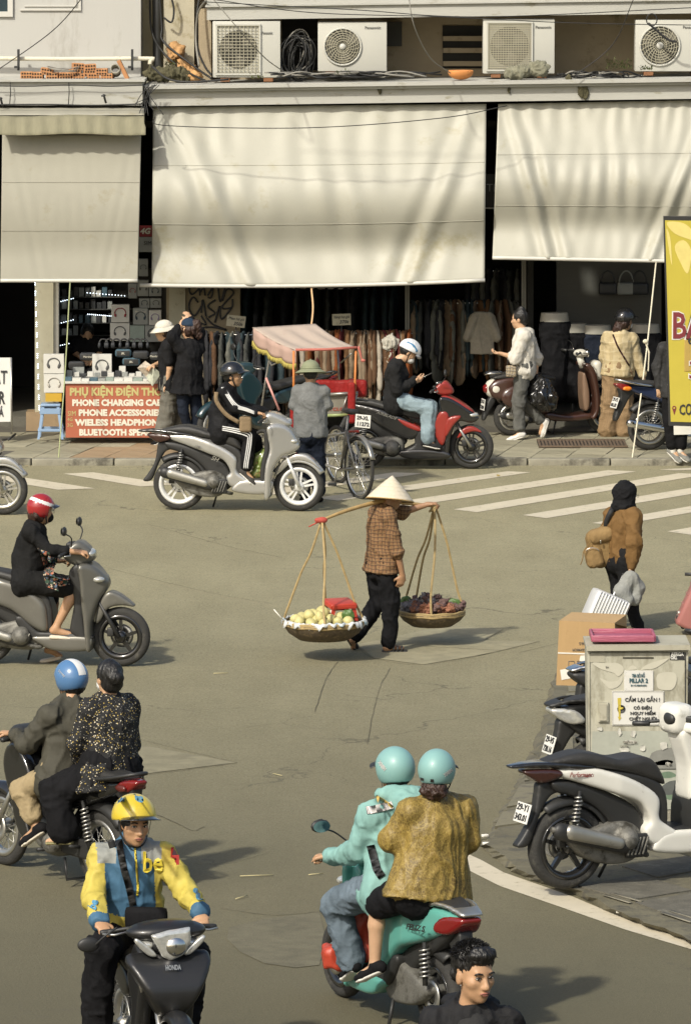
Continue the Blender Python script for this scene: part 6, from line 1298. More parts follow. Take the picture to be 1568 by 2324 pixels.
child(I,'face_mask',sdf([F.ell((0,.068,-.06),(.054,.052,.048))],.008,0),cloth('mask_black',(.012,.012,.012)))
J=I['J']
M_flo=spots('dress_flowers',(.012,.012,.012),[((.45,.16,.09),30,.42),((.5,.42,.3),36,.33),((.04,.075,.05),16,.38),((.10,.14,.20),26,.30)],20,.4)
gp=child(I,'floral_panel',grid(lambda u,v:W(*zB(330+110*u+90*(1-v),1010+330*(1-v)+40*u)[:2],Yw-.4),14,26),M_flo,I['top']);cling(gp,I['top'],(0,1,0),.006)
gp=child(I,'floral_panel',grid(lambda u,v:W(*zB(400+215*u,1230+75*v+60*u*.8)[:2],Yw-.45),22,10),M_flo,I['trousers']);cling(gp,I['trousers'],(0,1,0),.006)
gp=child(I,'floral_panel',grid(lambda u,v:W(*zB(490+100*u,1300+70*v-10*u)[:2],Yw-.45),12,8),M_flo,I['trousers']);cling(gp,I['trousers'],(0,1,0),.007)
for X0,Y0_,X1,Y1_,d in((440,1790,695,1800,-.14),(355,2010,570,1975,.18)):
 p0,p1=W(*zB(X0+25,Y0_)[:2],Yw+d),W(*zB(X1-25,Y1_)[:2],Yw+d);child(I,'clog',sdf([ecap(p0,p1,.046,.022,.048,.018,(0,1,0))],.009,0),mat('clog_cream',(.6,.53,.42),rough=.7))
child(I,'wrist_watch',tube([J['wb']+A(-.03+.0,.032*math.cos(t),.032*math.sin(t))for t in np.linspace(0,6.28,14,endpoint=False)],.009,6,True),M_blkg)
# --- couple on the black motorbike
Yc=G(150,1990)[1]
M_olive=cloth('olive_jacket',(.058,.055,.042),rough=.7,bump=.3);M_khaki=cloth('khaki',(.30,.235,.135))
I=human('person','man in blue helmet and olive jacket steering the black motorbike',Yc,dict(nk=zE(455,262,-.12),sa=zE(322,375,-.26),sb=zE(560,330,.0),ea=zE(175,560,-.24),wa=zE(85,492,-.05),eb=zE(560,520,.14),wb=zE(440,500,.34),ha=zE(345,735,-.28),hb=zE(450,730,-.10),ka=zE(140,850,-.16),aa=zE(235,1075,-.22),ta=zE(150,1165,-.17),kb=zE(330,820,.22),ab=zE(370,1080,.14)),
          hd(zE(448,160),-.08,132,5),SK1,1.02,.0102,top=dict(m=M_olive,i=.030,hem=.08,flare=.02,name='jacket',fold=.014,aw=.024),bottom=dict(m=M_khaki,i=.012,len=.86,flare=.012,fold=.010),shoes=dict(m=M_blkcloth,sole=mat('sole_cream',(.55,.5,.4),rough=.7),only='a'),hands=dict(a=(A(-1,.35,.15),A(0,0,-1),1.2),b=(A(-.6,.8,0),A(0,0,-1),1.2)))
F=I['F'];hm=helmet(I,'open',paint('helmet_blue',(.075,.17,.33),rough=.22,coat=.6),None,.98,stripe=mat('helmet_stripe_white',(.62,.62,.6),rough=.3))
hair_obj(I,[F.ell((0,-.04,-.03),(.08,.07,.07))]);t_=text('fairway',.03,mat('helmet_white'),hm,W(*zE(385,125)[:2],Yc-.3)-I['L'],(1,0,-.8),(.5,0,1),shear=.2,fit=.06);cling(t_,hm)
M_floral=spots('floral_blouse',(.010,.010,.010),[((.58,.52,.38),40,.20),((.46,.33,.08),46,.20),((.5,.48,.42),75,.13)],60,.3)
I=human('person','woman in black blouse with tiny flowers riding behind the olive jacket',Yc,dict(nk=zE(690,268,-.40),sa=zE(572,322,-.52),sb=zE(808,310,-.28),ea=zE(485,560,-.52),wa=zE(500,690,-.38),eb=zE(835,560,-.24),wb=zE(700,650,-.05),ha=zE(625,745,-.52),hb=zE(775,745,-.32),ka=zE(350,850,-.44),aa=zE(405,1120,-.46),ta=zE(310,1175,-.41),kb=zE(600,850,-.05),ab=zE(560,1100,-.1)),
          hd(zE(690,140),-.40,120,2),SK3,1.0,.0102,wide=1.22,top=dict(m=M_floral,i=.026,sleeve=.82,hem=.10,flare=.03,name='blouse',cl=True,fold=.010,aw=.022),bottom=dict(m=M_blkcloth,i=.028,len=.96,flare=.035,fold=.016),hands=dict(a=(A(.3,.2,-1),A(-.5,.8,0),.6)))
F=I['F'];hair_obj(I,[F.ell((0,-.015,.035),(.088,.108,.10)),F.ell((0,-.05,-.03),(.078,.06,.075)),F.ell((.0,-.115,.01),(.055,.04,.05)),half(F(0,.075,0),F.f)],M_hair,.004)
child(I,'face_mask',sdf([F.ell((0,.062,-.05),(.062,.055,.055))],.008,0),M_mask)
sp0,sp1=W(*zE(455,1180)[:2],Yc-.48),W(*zE(305,1180)[:2],Yc-.42);so=child(I,'flip_flop',sdf([ecap(sp0,sp1,.045,.012,.05,.012,(.3,1,0))],.008,0),mat('flip_flop',(.2,.18,.08),rough=.7));child(I,'thong',tube(bez([sp0*.6+sp1*.4+A(.02,-.05,.03),sp0*.3+sp1*.7+A(0,-.01,.06),sp0*.15+sp1*.85+A(0,0,.03)],4),.006,6),M_blk,so)
# --- yellow jacket rider
Yy=G(340,2452)[1]
YEL=cloth('jacket_yellow',(.48,.395,.085),rough=.55,bump=.25);BLU=cloth('jacket_blue',(.055,.125,.20),rough=.55,bump=.25);GRY=cloth('jacket_grey',(.25,.26,.24),rough=.5,bump=.25)
def yfi(P,I):
 H=np.linalg.norm(I['ch']-I['hip']);r=P-I['hip'];z=r@I['up']/H;lat=np.abs(r@I['us']);out=np.zeros(len(P),int)
 out[(lat<I['sw']*.80)&(z>.40)]=1;out[(z>1.0)&(lat>I['sw']*.42)&(lat<I['sw']*1.05)]=2
 for s in 'ab':
  w,e=I['J']['w'+s],I['J']['e'+s];d=nrm(e-w);q=(P-w);t=q@d;out[(t<.035)&(np.linalg.norm(q,axis=1)<.12)]=1
 return out
I=human('person','young man in yellow and blue jacket and yellow helmet riding toward us',Yy,dict(nk=zE(838,1195,.0),sa=zE(640,1275,.0),sb=zE(1025,1255,.02),ea=zE(592,1500,-.10),wa=zE(628,1680,-.34),eb=zE(1165,1470,-.06),wb=zE(1272,1632,-.32),ha=zE(745,1790,.10),hb=zE(935,1790,.14),ka=zE(640,1850,-.38),aa=zE(610,2330,-.30),kb=zE(1225,1890,-.34),ab=zE(1165,2330,-.26),ta=zE(600,2400,-.4),tb=zE(1180,2400,-.36)),
          hd(zE(848,1060),-.06,-66,4,3),SK1,1.0,.0088,top=dict(m=[YEL,BLU,GRY],i=.030,hem=.06,name='jacket',fold=.013,aw=.024,fi=yfi,cuff=.04),bottom=dict(m=M_blkcloth,i=.022,len=.97,flare=.02,fold=.012),hands=dict(a=(A(.55,-1,-.55),A(0,.2,-1),1.15,1),b=(A(.15,-1,-.55),A(0,.2,-1),1.15,-1)),face=True,k_head=1.04)
F=I['F'];L=I['L'];top=I['top']
hm=helmet(I,'half',paint('helmet_yellow',(.56,.42,.03),rough=.3),M_blkg,1.02)
hair_obj(I,[F.ell((0,-.005,.012),(.079,.097,.07)),half(F(0,0,.042),F.u),half(F(0,.105,.0),F.f),F.ell((0,.08,-.02),(.05,.05,.05),op='s')],M_hair,.003)
M_bblue=mat('print_blue',(.08,.24,.38),rough=.5);M_byel=mat('print_yellow',(.62,.5,.05),rough=.5)
def decal(body,X,Y,z,wpx,m,target,up=(0,0,1),rt=(1,0,0),dY=-.6,Y0=Yy,bold=.004,size=None,L=L,**k):
 s=FPX/(Y0*_c);t=text(body,size or.1,m,target,W(*z(X,Y)[:2],Y0+dY)-L,rt,up,fit=wpx,bold=bold,**k);return cling(t,target,(0,1,-.1),.013)
decal('be',945,1355,zE,.115,M_byel,top,size=.17,bold=.004);decal('be',575,1600,zE,.05,M_bblue,top,up=(-1,0,.3),rt=(.3,0,1),size=.07,bold=.003);decal('be',1243,1530,zE,.06,M_bblue,top,up=(.9,0,.5),rt=(-.5,0,.9),size=.07,bold=.003)
t_=decal('be',872,900,zE,.065,M_bblue,hm,size=.055,bold=.006);t_=decal('be',752,935,zE,.03,M_bblue,hm,size=.06,bold=.004,up=(.2,0,1))
fl=child(I,'flag_patch',grid(lambda u,v:W(*zE(1060+72*u,1322-62*v+8*u-12*u)[:2],Yy-.6),8,6),mat('flag_red',(.33,.025,.02),rough=.6),top);cling(fl,top,(0,1,-.1),.014)
c_=zE(1108,1283);sv=[W(c_[0]+(4.4 if i%2==0 else 1.8)*math.sin(i*math.pi/5),c_[1]-(4.4 if i%2==0 else 1.8)*math.cos(i*math.pi/5),Yy-.6)for i in range(10)]
stt=child(I,'flag_star',(np.array(sv),[tuple(range(10))[::-1]]),M_byel,top,smooth=False);cling(stt,top,(0,1,-.1),.019)
zp=[W(*zE(*q)[:2],Yy-.6)for q in((828,1240),(838,1330),(845,1420),(850,1510),(845,1570))];zo=child(I,'zip',ribbon(bez(zp,8),.012,(0,-1,0),.002),M_byel,top);cling(zo,top,(0,1,-.1),.006)
child(I,'collar',sdf([cap(I['J']['nk']+A(-.06,.0,-.01),I['J']['nk']+A(-.045,.01,.035),.03),cap(I['J']['nk']+A(.06,.0,-.01),I['J']['nk']+A(.05,.01,.035),.03),ecap(I['J']['nk']+A(0,.03,0),I['J']['nk']+A(0,.03,.05),.075,.05,.07,.05,(1,0,0))],.008,.02),BLU,top)
sl_=tag(obj('messenger_bag',join(xf(rbox((0,0,0),(.25,.08,.13),.03),rotz(-.15),W(*zE(925,1655)[:2],Yy-.20))),M_blkcloth),'black messenger bag at the waist of the yellow jacket rider','bag')
sp=[W(*zE(*q)[:2],Yy-.7)for q in((700,1165),(725,1250),(757,1400),(790,1520),(815,1640))];so=obj('bag_strap',ribbon(bez(sp,10),.040,(0,-1,0),.002),M_strap,sl_);
bv=BVHTree.FromPolygons([tuple(np.array(v.co)+L)for v in top.data.vertices],[p.vertices[:]for p in top.data.polygons])
for v in so.data.vertices:
 hh=bv.ray_cast(v.co,Vector((0,1,-.1)).normalized(),2.5)
 if hh[0]is not None:v.co=hh[0]-Vector((0,.009,0))
fr=obj('headlamp_glass',sdf([panel([(-.12,1.03),(-.02,1.055),(.115,1.065),(.12,.985),(.075,.905),(0,.875),(-.05,.90)],.035,.025,sm=1)],.009,0),M_lens,b5);fr.rotation_euler=(0,0,math.pi/2);fr.location=(1.035,0,0)
obj('lens',sdf([ell((.025,-.03,.96),(.062,.03,.056))],.007,0),M_chrome,fr)
for s in(-1,1):
 o_=obj('front_signal',sdf([panel([(s*.10-.0,.94),(s*.19,1.01),(s*.205,.985),(s*.13,.91),(s*.08,.90)],.02,.008)],.008,.0),M_lens,b5);o_.rotation_euler=(0,0,math.pi/2);o_.location=(1.02,0,0)
obj('headset_cover',sdf([ell((.93,0,1.03),(.13,.235,.065)),half((1.055,0,0),(1,0,0))],.01,.02),mat('matt_black_paint'),b5)
obj('nose_cowl',sdf([panel([(.93,.90),(1.05,.86),(1.14,.74),(1.13,.62),(1.02,.52),(.93,.60)],lambda X,Z:.05+.20*_cl((Z-.50)/.36)+0*X,.04),cap((1.10,0,.62),(1.03,0,.86),.045,.03)],.010,.03),mat('matt_black_paint'),b5)
text('HONDA',.04,M_alloy,b5,A(1.098,0,.845),(0,1,0),(-.3,0,1),fit=.09,bold=.001)
for s in(-1,1):obj('side_vent',tube([A(1.02,s*.19,.80),A(1.04,s*.17,.70)],.008,6),M_alloy,b5)
mirror(b5,(.82,-.26,1.04),(.78,-.40,.92),out=-1)
# --- teal scooter couple
Yt=G(900,2315)[1]
M_hood=cloth('teal_hoodie',(.20,.36,.33),rough=.8,bump=.3);M_jean=cloth('blue_jeans',(.12,.155,.185),var=.3,vs=5)
def hoodx(I):n=I['J']['nk'];return[ell(n+A(.09,-.11,-.02),(.13,.09,.085)),ell(n+A(.02,-.08,.03),(.12,.08,.05)),ell(n+A(.14,-.06,.02),(.08,.07,.05))]
I=human('person','rider in teal helmet and teal hoodie steering the teal scooter',Yt,dict(nk=zF(640,440,-.10),sa=zF(520,545,-.20),sb=zF(770,520,.0),ea=zF(425,770,-.12),wa=zF(252,800,.12),eb=zF(760,720,.15),wb=zF(560,740,.45),ha=zF(560,985,-.22),hb=zF(690,985,-.08),ka=zF(300,1085,.12),aa=zF(395,1440,.12),ta=zF(350,1515,.24),kb=zF(520,1090,.4),ab=zF(520,1400,.4)),
          hd(zF(648,290),-.08,122,4),SK1,1.02,.0096,top=dict(m=M_hood,i=.034,hem=.05,name='hoodie',fold=.014,aw=.026,extra=hoodx),bottom=dict(m=M_jean,i=.022,len=.96,flare=.018,fold=.013),shoes=dict(m=M_blkcloth,sole=mat('sole_white'),only='a'),hands=dict(a=(A(-.8,.7,0),A(0,0,-1),1.2),b=(A(-.6,.8,0),A(0,0,-1),1.2)))
F=I['F'];M_thel=mat('helmet_teal',(.20,.37,.35),rough=.45,var=.05,coat=.15);hm=helmet(I,'open',M_thel,M_blk,1.0);t_=text('XMEN',.03,mat('helmet_white'),hm,W(*zF(575,290)[:2],Yt-.4)-I['L'],(.7,0,-.8),(.6,0,.7),fit=.06,bold=.002);cling(t_,hm)
hair_obj(I,[F.ell((0,-.03,-.03),(.078,.07,.06))])
L=I['L']
for nm,pts,m,w in(('reflective_band',[(480,545),(540,535),(610,520),(640,510)],mat('reflective',(.55,.52,.50),rough=.4),.045),('yellow_piping',[(540,462),(590,490),(640,525)],mat('piping_yellow',(.5,.36,.10),rough=.6),.018),('side_panel',[(505,760),(530,850),(545,900),(575,945)],mat('panel_dark',(.02,.022,.024),rough=.7),.05)):
 r_=child(I,nm,ribbon(bez([W(*zF(*q)[:2],Yt-.6)for q in pts],8),w,(0,-1,0),.002),m,I['top']);cling(r_,I['top'],(0,1,-.1),.011)
def goldmat():
 m=mat('gold_brocade',(.185,.124,.026),rough=.55,var=.5,vs=9,bump=.6,bs=40,dirt=(.07,.043,.010),ds=6,dth=.52);nt=m.node_tree;N=nt.nodes;Lk=nt.links;p=N['Principled BSDF'];col=p.inputs['Base Color'].links[0].from_socket;tc=N.new('ShaderNodeTexCoord')
 for sc,a,b,c in((8,.0,.03,(.05,.03,.006)),(30,.0,.06,(.42,.31,.08)),(70,.0,.09,(.40,.30,.08))):
  v=N.new('ShaderNodeTexVoronoi');v.feature='DISTANCE_TO_EDGE';v.inputs['Scale'].default_value=sc;mp=N.new('ShaderNodeMapping');mp.inputs['Scale'].default_value=(1,1,.6);Lk.new(tc.outputs['Object'],mp.inputs['Vector']);Lk.new(mp.outputs[0],v.inputs['Vector'])
  r=N.new('ShaderNodeMapRange');r.inputs[1].default_value=a;r.inputs[2].default_value=b;r.inputs[3].default_value=.55 if sc<20 else.45;r.inputs[4].default_value=0;Lk.new(v.outputs['Distance'],r.inputs[0])
  mx=N.new('ShaderNodeMix');mx.data_type='RGBA';Lk.new(r.outputs[0],mx.inputs['Factor']);Lk.new(col,mx.inputs['A']);mx.inputs['B'].default_value=(*c,1);col=mx.outputs['Result']
 Lk.new(col,p.inputs['Base Color']);return m
GOLD=goldmat()
def balloon(I):h_=I['hip'];u=I['uh'];up=I['up'];return[ecap(h_+up*.34,h_-up*.04,.21,.15,.33,.20,u,clip=(h_-up*.035,-up)),cap(I['J']['sa'],I['J']['ea'],.06,.098),cap(I['J']['ea'],I['J']['ea']+(I['J']['wa']-I['J']['ea'])*.5,.098,.05),cap(I['J']['sb'],I['J']['eb'],.06,.085)]
I=human('person','passenger in teal helmet and loose gold brocade blouse behind the hoodie rider',Yt,dict(nk=zF(905,445,-.42),sa=zF(745,525,-.49),sb=zF(1065,515,-.29),ea=zF(650,690,-.44),wa=zF(690,800,-.2),eb=zF(1085,700,-.29),wb=zF(1010,830,-.1),ha=zF(760,1010,-.50),hb=zF(950,1010,-.35),ka=zF(545,1085,-.27),aa=zF(530,1445,-.26),ta=zF(440,1520,-.18),kb=zF(800,1100,.05),ab=zF(760,1420,.0)),
          hd(zF(905,300),-.42,78,2),SK3,1.0,.0096,wide=1.15,top=dict(m=GOLD,i=.035,sleeve=.70,hem=.0,name='blouse',fold=.012,ff=9,st=(1,1,.13),aw=.03,extra=balloon),bottom=dict(m=M_blkcloth,i=.028,len=.44,name='shorts',fold=.008),shoes=dict(m=M_blkcloth,sole=mat('sole_white'),only='a'))
F=I['F'];hm=helmet(I,'open',M_thel,M_blk,.98);t_=text('XMEN',.03,mat('helmet_white'),hm,W(*zF(975,305)[:2],Yt-.6)-I['L'],(.8,0,.45),(-.45,0,.8),fit=.06,bold=.002);cling(t_,hm)
for X in(815,875):r_=child(I,'helmet_vent',grid(lambda u,v:W(*zF(X-10+20*u,360-20*v)[:2],Yt-.6),3,3),M_blk,hm);cling(r_,hm,(0,1,0),.004)
hair_obj(I,[F.ell((-.01,-.075,-.09),(.075,.05,.05)),F.ell((.02,-.06,-.10),(.05,.05,.05))],M_hairb,.01)
tag(obj('shopping_bag',sdf([bx(W(*zF(440,1250)[:2],Yt+.30),(.085,.12,.18),.03),bx(W(*zF(300,1400)[:2],Yt+.42),(.09,.1,.07),.03)],.012,.03,disp=folds(.014,9)),mat('red_bag',(.40,.05,.025),rough=.45,var=.2)),'red shopping bag at the feet of the teal scooter riders','bag')
# --- young man at the bottom
Yn=26.2
def zN(X,Y,d=0):return zF(X,Y,d)
JAK=cloth('black_jacket',(.016,.016,.017),rough=.75)
def hoodn(I):n=I['J']['nk'];return[ell(n+A(-.06,.11,-.01),(.09,.07,.05)),ell(n+A(.08,.11,-.02),(.08,.07,.04)),cap(n+A(-.10,.02,-.02),n+A(-.04,-.09,-.18),.035,.02),cap(n+A(.10,.03,-.02),n+A(.05,-.08,-.18),.035,.02)]
I=human('person','young man with spiky black hair in a black jacket, bottom edge',Yn,dict(nk=zN(1105,1690,.03),sa=zN(905,1790,.05),sb=zN(1325,1790,.05),ea=zN(850,2080,.05),wa=zN(880,2360,-.05),eb=zN(1390,2080,.05),wb=zN(1360,2360,-.05),ha=zN(1010,2420,.05),hb=zN(1210,2420,.05),ka=zN(1010,2960,.02),aa=zN(1010,3480,.05),kb=zN(1210,2960,.02),ab=zN(1210,3480,.05),ta=zN(1020,3560,-.12),tb=zN(1230,3560,-.12)),
          hd(zN(1128,1510),0,-58,4,0),SK1,1.02,.0088,top=dict(m=JAK,i=.026,hem=.08,name='jacket',fold=.012,aw=.022,extra=hoodn),bottom=dict(m=M_blkcloth,i=.018),shoes=dict(m=M_blkcloth,sole=mat('sole_white')),face=True,k_head=1.13)
F=I['F'];L=I['L'];child(I,'t_shirt',sdf([ell(I['J']['nk']+A(.015,-.045,-.12),(.095,.085,.10))],.01,0),cloth('tee_black',(.028,.028,.028)))
hp=[F.ell((0,-.022,.062),(.086,.100,.080)),F.ell((0,-.06,.0),(.078,.05,.06)),F.ell((0,.05,.10),(.07,.045,.035)),half(F(0,.09,.07),F.f-F.u*.7),F.ell((0,.085,.0),(.075,.075,.055),op='s',k=.01)]
hr=hair_obj(I,hp,M_hair,.006);tf=[]
for i in range(1000):
 th,ph=random.uniform(-math.pi,math.pi),random.uniform(.15,1.45);n=A(math.sin(th)*math.cos(ph),math.cos(th)*math.cos(ph),math.sin(ph))
 p=A(0,-.02,.062)+n*A(.084,.098,.078)
 if p[1]>.05 and p[2]<.085 or p[2]<.04 and p[1]>0:continue
 d=nrm(n+A(random.uniform(-.3,.5),.35,.25));l=random.uniform(.010,.026);tf.append(tube([F(*p),F(*(p+d*l*.6)),F(*(p+d*l+A(0,.004,-.004)))],[.0032,.0026,.0006],4,cap=False))
child(I,'hair_tufts',join(*tf),M_hair,hr)['kind']='stuff'
# --- woman in hijab with suitcase
Yh=G(1446,1428)[1]
M_rust=cloth('rust_jacket',(.155,.088,.033));M_hij=cloth('hijab_black',(.010,.010,.011));M_bjean=cloth('black_jeans',(.012,.012,.013))
def puff(I):J=I['J'];return[cap(J['sa'],J['ea'],.055,.072),cap(J['ea'],J['ea']+(J['wa']-J['ea'])*.7,.072,.05)]
I=human('person','woman in black headscarf and rust jacket pulling a silver suitcase',Yh,dict(nk=zD(950,400),sa=zD(1040,465,-.17),sb=zD(850,450,.12),ea=zD(1045,700,-.24),wa=zD(1020,935,-.22),eb=zD(800,650,.16),wb=zD(850,800,.2),ha=zD(960,850,-.09),hb=zD(865,850,.08),ka=zD(985,1160,-.06),aa=zD(1085,1500,-.04),ta=zD(1130,1570,.02),kb=zD(900,1150,.12),ab=zD(850,1450,.10),tb=zD(890,1520,.14)),
          hd(zD(970,285),0,32,2),SK1,.99,.0112,top=dict(m=M_rust,i=.018,hem=.0,flare=.0,name='jacket',fold=.014,aw=.026,extra=puff,sleeve=.98),bottom=dict(m=M_bjean,i=.012,len=.97),shoes=dict(m=M_blkcloth,sole=M_blk),hands=dict(a=(A(.05,0,-1),A(-.8,.5,0),1.2,-1)))
F=I['F'];child(I,'headscarf',sdf([F.ell((0,-.02,.035),(.105,.122,.115)),F.ell((0,-.01,-.05),(.095,.10,.09)),F.ell((0,-.035,-.10),(.115,.11,.075)),F.ell((0,.03,-.12),(.09,.08,.05)),F.ell((0,.12,-.012),(.062,.075,.085),op='s',k=.012)],.0085,.03,disp=folds(.006,14,(1,1,1),6)),M_hij)
child(I,'glasses',join(tube([F(.036+.019*math.cos(t),.112,.002+.017*math.sin(t))for t in np.linspace(0,6.28,14,endpoint=False)],.0018,4,True),tube([F(-.036+.019*math.cos(t),.112,.002+.017*math.sin(t))for t in np.linspace(0,6.28,14,endpoint=False)],.0018,4,True),tube([F(.055,.11,.006),F(.09,.02,.008)],.0018,4)),M_chrome)
bp_=empty('backpack',W(*zD(730,900)[:2],Yh+.0),0,'tan canvas backpack on the back of the woman in the headscarf','backpack');Lb=np.array(bp_.location);M_pack=cloth('tan_canvas',(.22,.145,.062));M_pack2=cloth('tan_flap',(.235,.155,.068))
q=lambda X,Y,d:W(*zD(X,Y)[:2],Yh+d)
obj('pack_body',sdf([bx(q(755,755,.03),(.135,.10,.185),.09,roty(.22))],.011,0,disp=folds(.006,8)),M_pack,bp_,off=Lb)
obj('flap',sdf([bx(q(750,640,.0),(.12,.115,.07),.06,roty(.3))],.011,0,disp=folds(.004,9)),M_pack2,bp_,off=Lb)
pk_=obj('front_pocket',sdf([bx(q(680,845,-.05),(.085,.06,.10),.05,roty(.2))],.011,0,disp=folds(.004,9)),M_pack2,bp_,off=Lb);obj('zip',tube([q(665+62*math.cos(t),800+40*math.sin(t),-.125)for t in np.linspace(3.3,6.1,12)],.004,5),M_chrome,pk_,off=Lb)
obj('shoulder_strap',ribbon(bez([q(790,590,-.05),q(790,520,-.08),q(830,430,-.1),q(860,380,-.02)],6),.045,(-.3,-1,.1),.008),M_strap,bp_,off=Lb);obj('handle',tube([q(795+18*math.cos(t),520+40*math.sin(t),-.06)for t in np.linspace(2.6,6.8,12)],.007,6),M_pack,bp_,off=Lb)
obj('cord',tube(bez([q(650,700,-.1),q(585,790,-.13),q(575,860,-.13),q(555,915,-.13)],5),.005,5),M_pack,bp_,off=Lb);obj('buckle',rbox(q(740,705,-.12),(.012,.012,.03),.003),M_chrome,bp_,off=Lb)
sc_=empty('suitcase',G(1400,1470),0,'silver ribbed cabin suitcase tilted behind the cardboard box','suitcase');Ls=np.array(sc_.location);M_case=mat('case_silver',(.56,.56,.545),rough=.35,metal=.2,var=.04)
ctr=q(745,1420,-.55);ang=math.radians(-30);Rm=roty(math.radians(24))
obj('shell',xf(rbox((0,0,0),(.36,.24,.52),.045),rotz(.25)@Rm,ctr),M_case,sc_,off=Ls)
for i in range(11):obj('rib',xf(rbox((-.15+i*.03,0,0),(.013,.252,.50),.006),rotz(.25)@Rm,ctr),M_case,sc_,off=Ls)
for X0,X1 in((835,945),(945,1065)):obj('handle_tube',tube([q(X0,1240 if X0<900 else 1300,-.45),q(X1,1010 if X0<900 else 1020,-.22)],.010,8),M_case,sc_,off=Ls)
obj('handle_grip',tube([q(935,1005,-.22),q(1075,1015,-.22)],.018,8),M_blk,sc_,off=Ls)
tag(obj('neck_pillow',sdf([cap(q(1010,1030,-.30),q(930,1160,-.34),.06,.07),cap(q(930,1160,-.34),q(985,1240,-.36),.07,.055),cap(q(1010,1030,-.30),q(1080,1130,-.26),.06,.065),cap(q(1080,1130,-.26),q(1050,1235,-.30),.065,.055)],.01,.03,disp=folds(.006,10)),cloth('pillow_grey',(.24,.245,.225))),'grey travel neck pillow hung on the suitcase handle','pillow')
# ------------------------------------------------------------------ people by the shops
def zK(X,Y,d=0):return(1271.6+X*.18909,1414.2+Y*.18909,d)
def zQ(X,Y,d=0):return(384.6+X*.19779,645.1+Y*.19779,d)
Y1=65.3
M_tee=cloth('tee_dark',(.012,.012,.013));M_gtr=cloth('grey_trousers',(.13,.125,.105))
I=human('person','woman in white bucket hat and black tee reading a map at the phone stall',Y1,dict(nk=zA(195,412),sa=zA(196,452,-.15),sb=zA(210,448,.15),ea=zA(208,590,-.17),wa=zA(188,695,-.14),eb=zA(150,560,.14),wb=zA(105,575,.02),ha=zA(205,690,-.08),hb=zA(212,690,.09),ka=zA(200,850,-.06),aa=zA(165,1015,-.02),ta=zA(130,1048,.0),kb=zA(235,850,.1),ab=zA(262,1000,.1),tb=zA(230,1030,.1)),
          hd(zA(170,362),0,172,8),SK3,1.0,.0128,top=dict(m=M_tee,i=.022,sleeve=.36,hem=.08,cl=True,name='t_shirt',aw=.022),bottom=dict(m=M_gtr,i=.022,flare=.045,len=.95,fold=.012),shoes=dict(m=M_blkcloth,sole=mat('sole_white')))
F=I['F'];hair_obj(I,[F.ell((0,-.03,-.01),(.085,.085,.09)),half(F(0,.04,0),F.f)],M_hairb)
child(I,'bucket_hat',join(sdf([F.ell((0,-.012,.055),(.098,.115,.088)),half(F(0,0,.045),-F.u)],.009,0),tuple(solidify(grid(lambda u,v:F((.098+.065*v)*math.cos(6.2832*u),-.012+(.115+.065*v)*math.sin(6.2832*u),.055-.055*v),30,3),.004))),cloth('hat_cream',(.55,.52,.44)))
mp_=empty('map',W(*zA(80,620)[:2],Y1-.05),0,'folded paper map held by the woman in the bucket hat','map')
for k_,(q4,m)in enumerate([([(5,590),(55,545),(110,585),(60,645)],mat('map_photo',(.42,.36,.28),rough=.6,var=.6,vs=30)),([(60,645),(110,585),(155,625),(100,705)],mat('map_green',(.40,.42,.33),rough=.6,var=.4,vs=22))]):
 P=[W(*zA(*q_)[:2],Y1-.05+(.04*((i+k_)%2)))for i,q_ in enumerate(q4)];obj('leaflet',solidify((np.array(P)[::-1],[(0,1,2,3)]),.003),m,mp_,off=mp_.location,smooth=False)
Y2=65.0
I=human('person','woman in black jacket and blue cap tying her hair, seen from behind',Y2,dict(nk=zA(335,425),sa=zA(275,455,-.06),sb=zA(385,460,.06),ea=zA(222,400,-.10),wa=zA(268,335,.03),eb=zA(395,375,.12),wb=zA(335,285,.08),ha=zA(290,690,-.05),hb=zA(355,690,.05),ka=zA(292,860,-.06),aa=zA(345,1030,.02),ta=zA(330,1060,-.1),kb=zA(375,860,.02),ab=zA(385,1030,.05),tb=zA(370,1060,-.1)),
          hd(zA(322,345),0,140,-4),SK3,1.0,.0128,top=dict(m=cloth('black_jacket2',(.010,.010,.011)),i=.035,hem=.12,cl=True,flare=.05,name='jacket',aw=.026,fold=.012),bottom=dict(m=M_denim,i=.010,len=.97),hands=dict(a=(A(.3,.1,1),A(1,.3,0),.8),b=(A(-.5,.1,.8),A(-.3,.8,-.6),.8)))
F=I['F'];hair_obj(I,[F.ell((0,-.03,.0),(.082,.095,.095)),F.ell((.03,-.11,.06),(.05,.06,.06)),F.ell((.05,-.12,-.03),(.04,.05,.09))],M_hairb,.014)
child(I,'cap',join(sdf([F.ell((0,-.008,.05),(.086,.104,.086)),half(F(0,0,.04),-F.u)],.009,0),tuple(solidify(grid(lambda u,v:F(.075*math.sin((u-.5)*2.4),.055+.05*math.cos((u-.5)*2.4)+.07*v*math.cos((u-.5)*2.4),.045-.012*v),12,3),.004))),cloth('cap_navy',(.02,.035,.06)))
Y3=G(705,1142)[1]
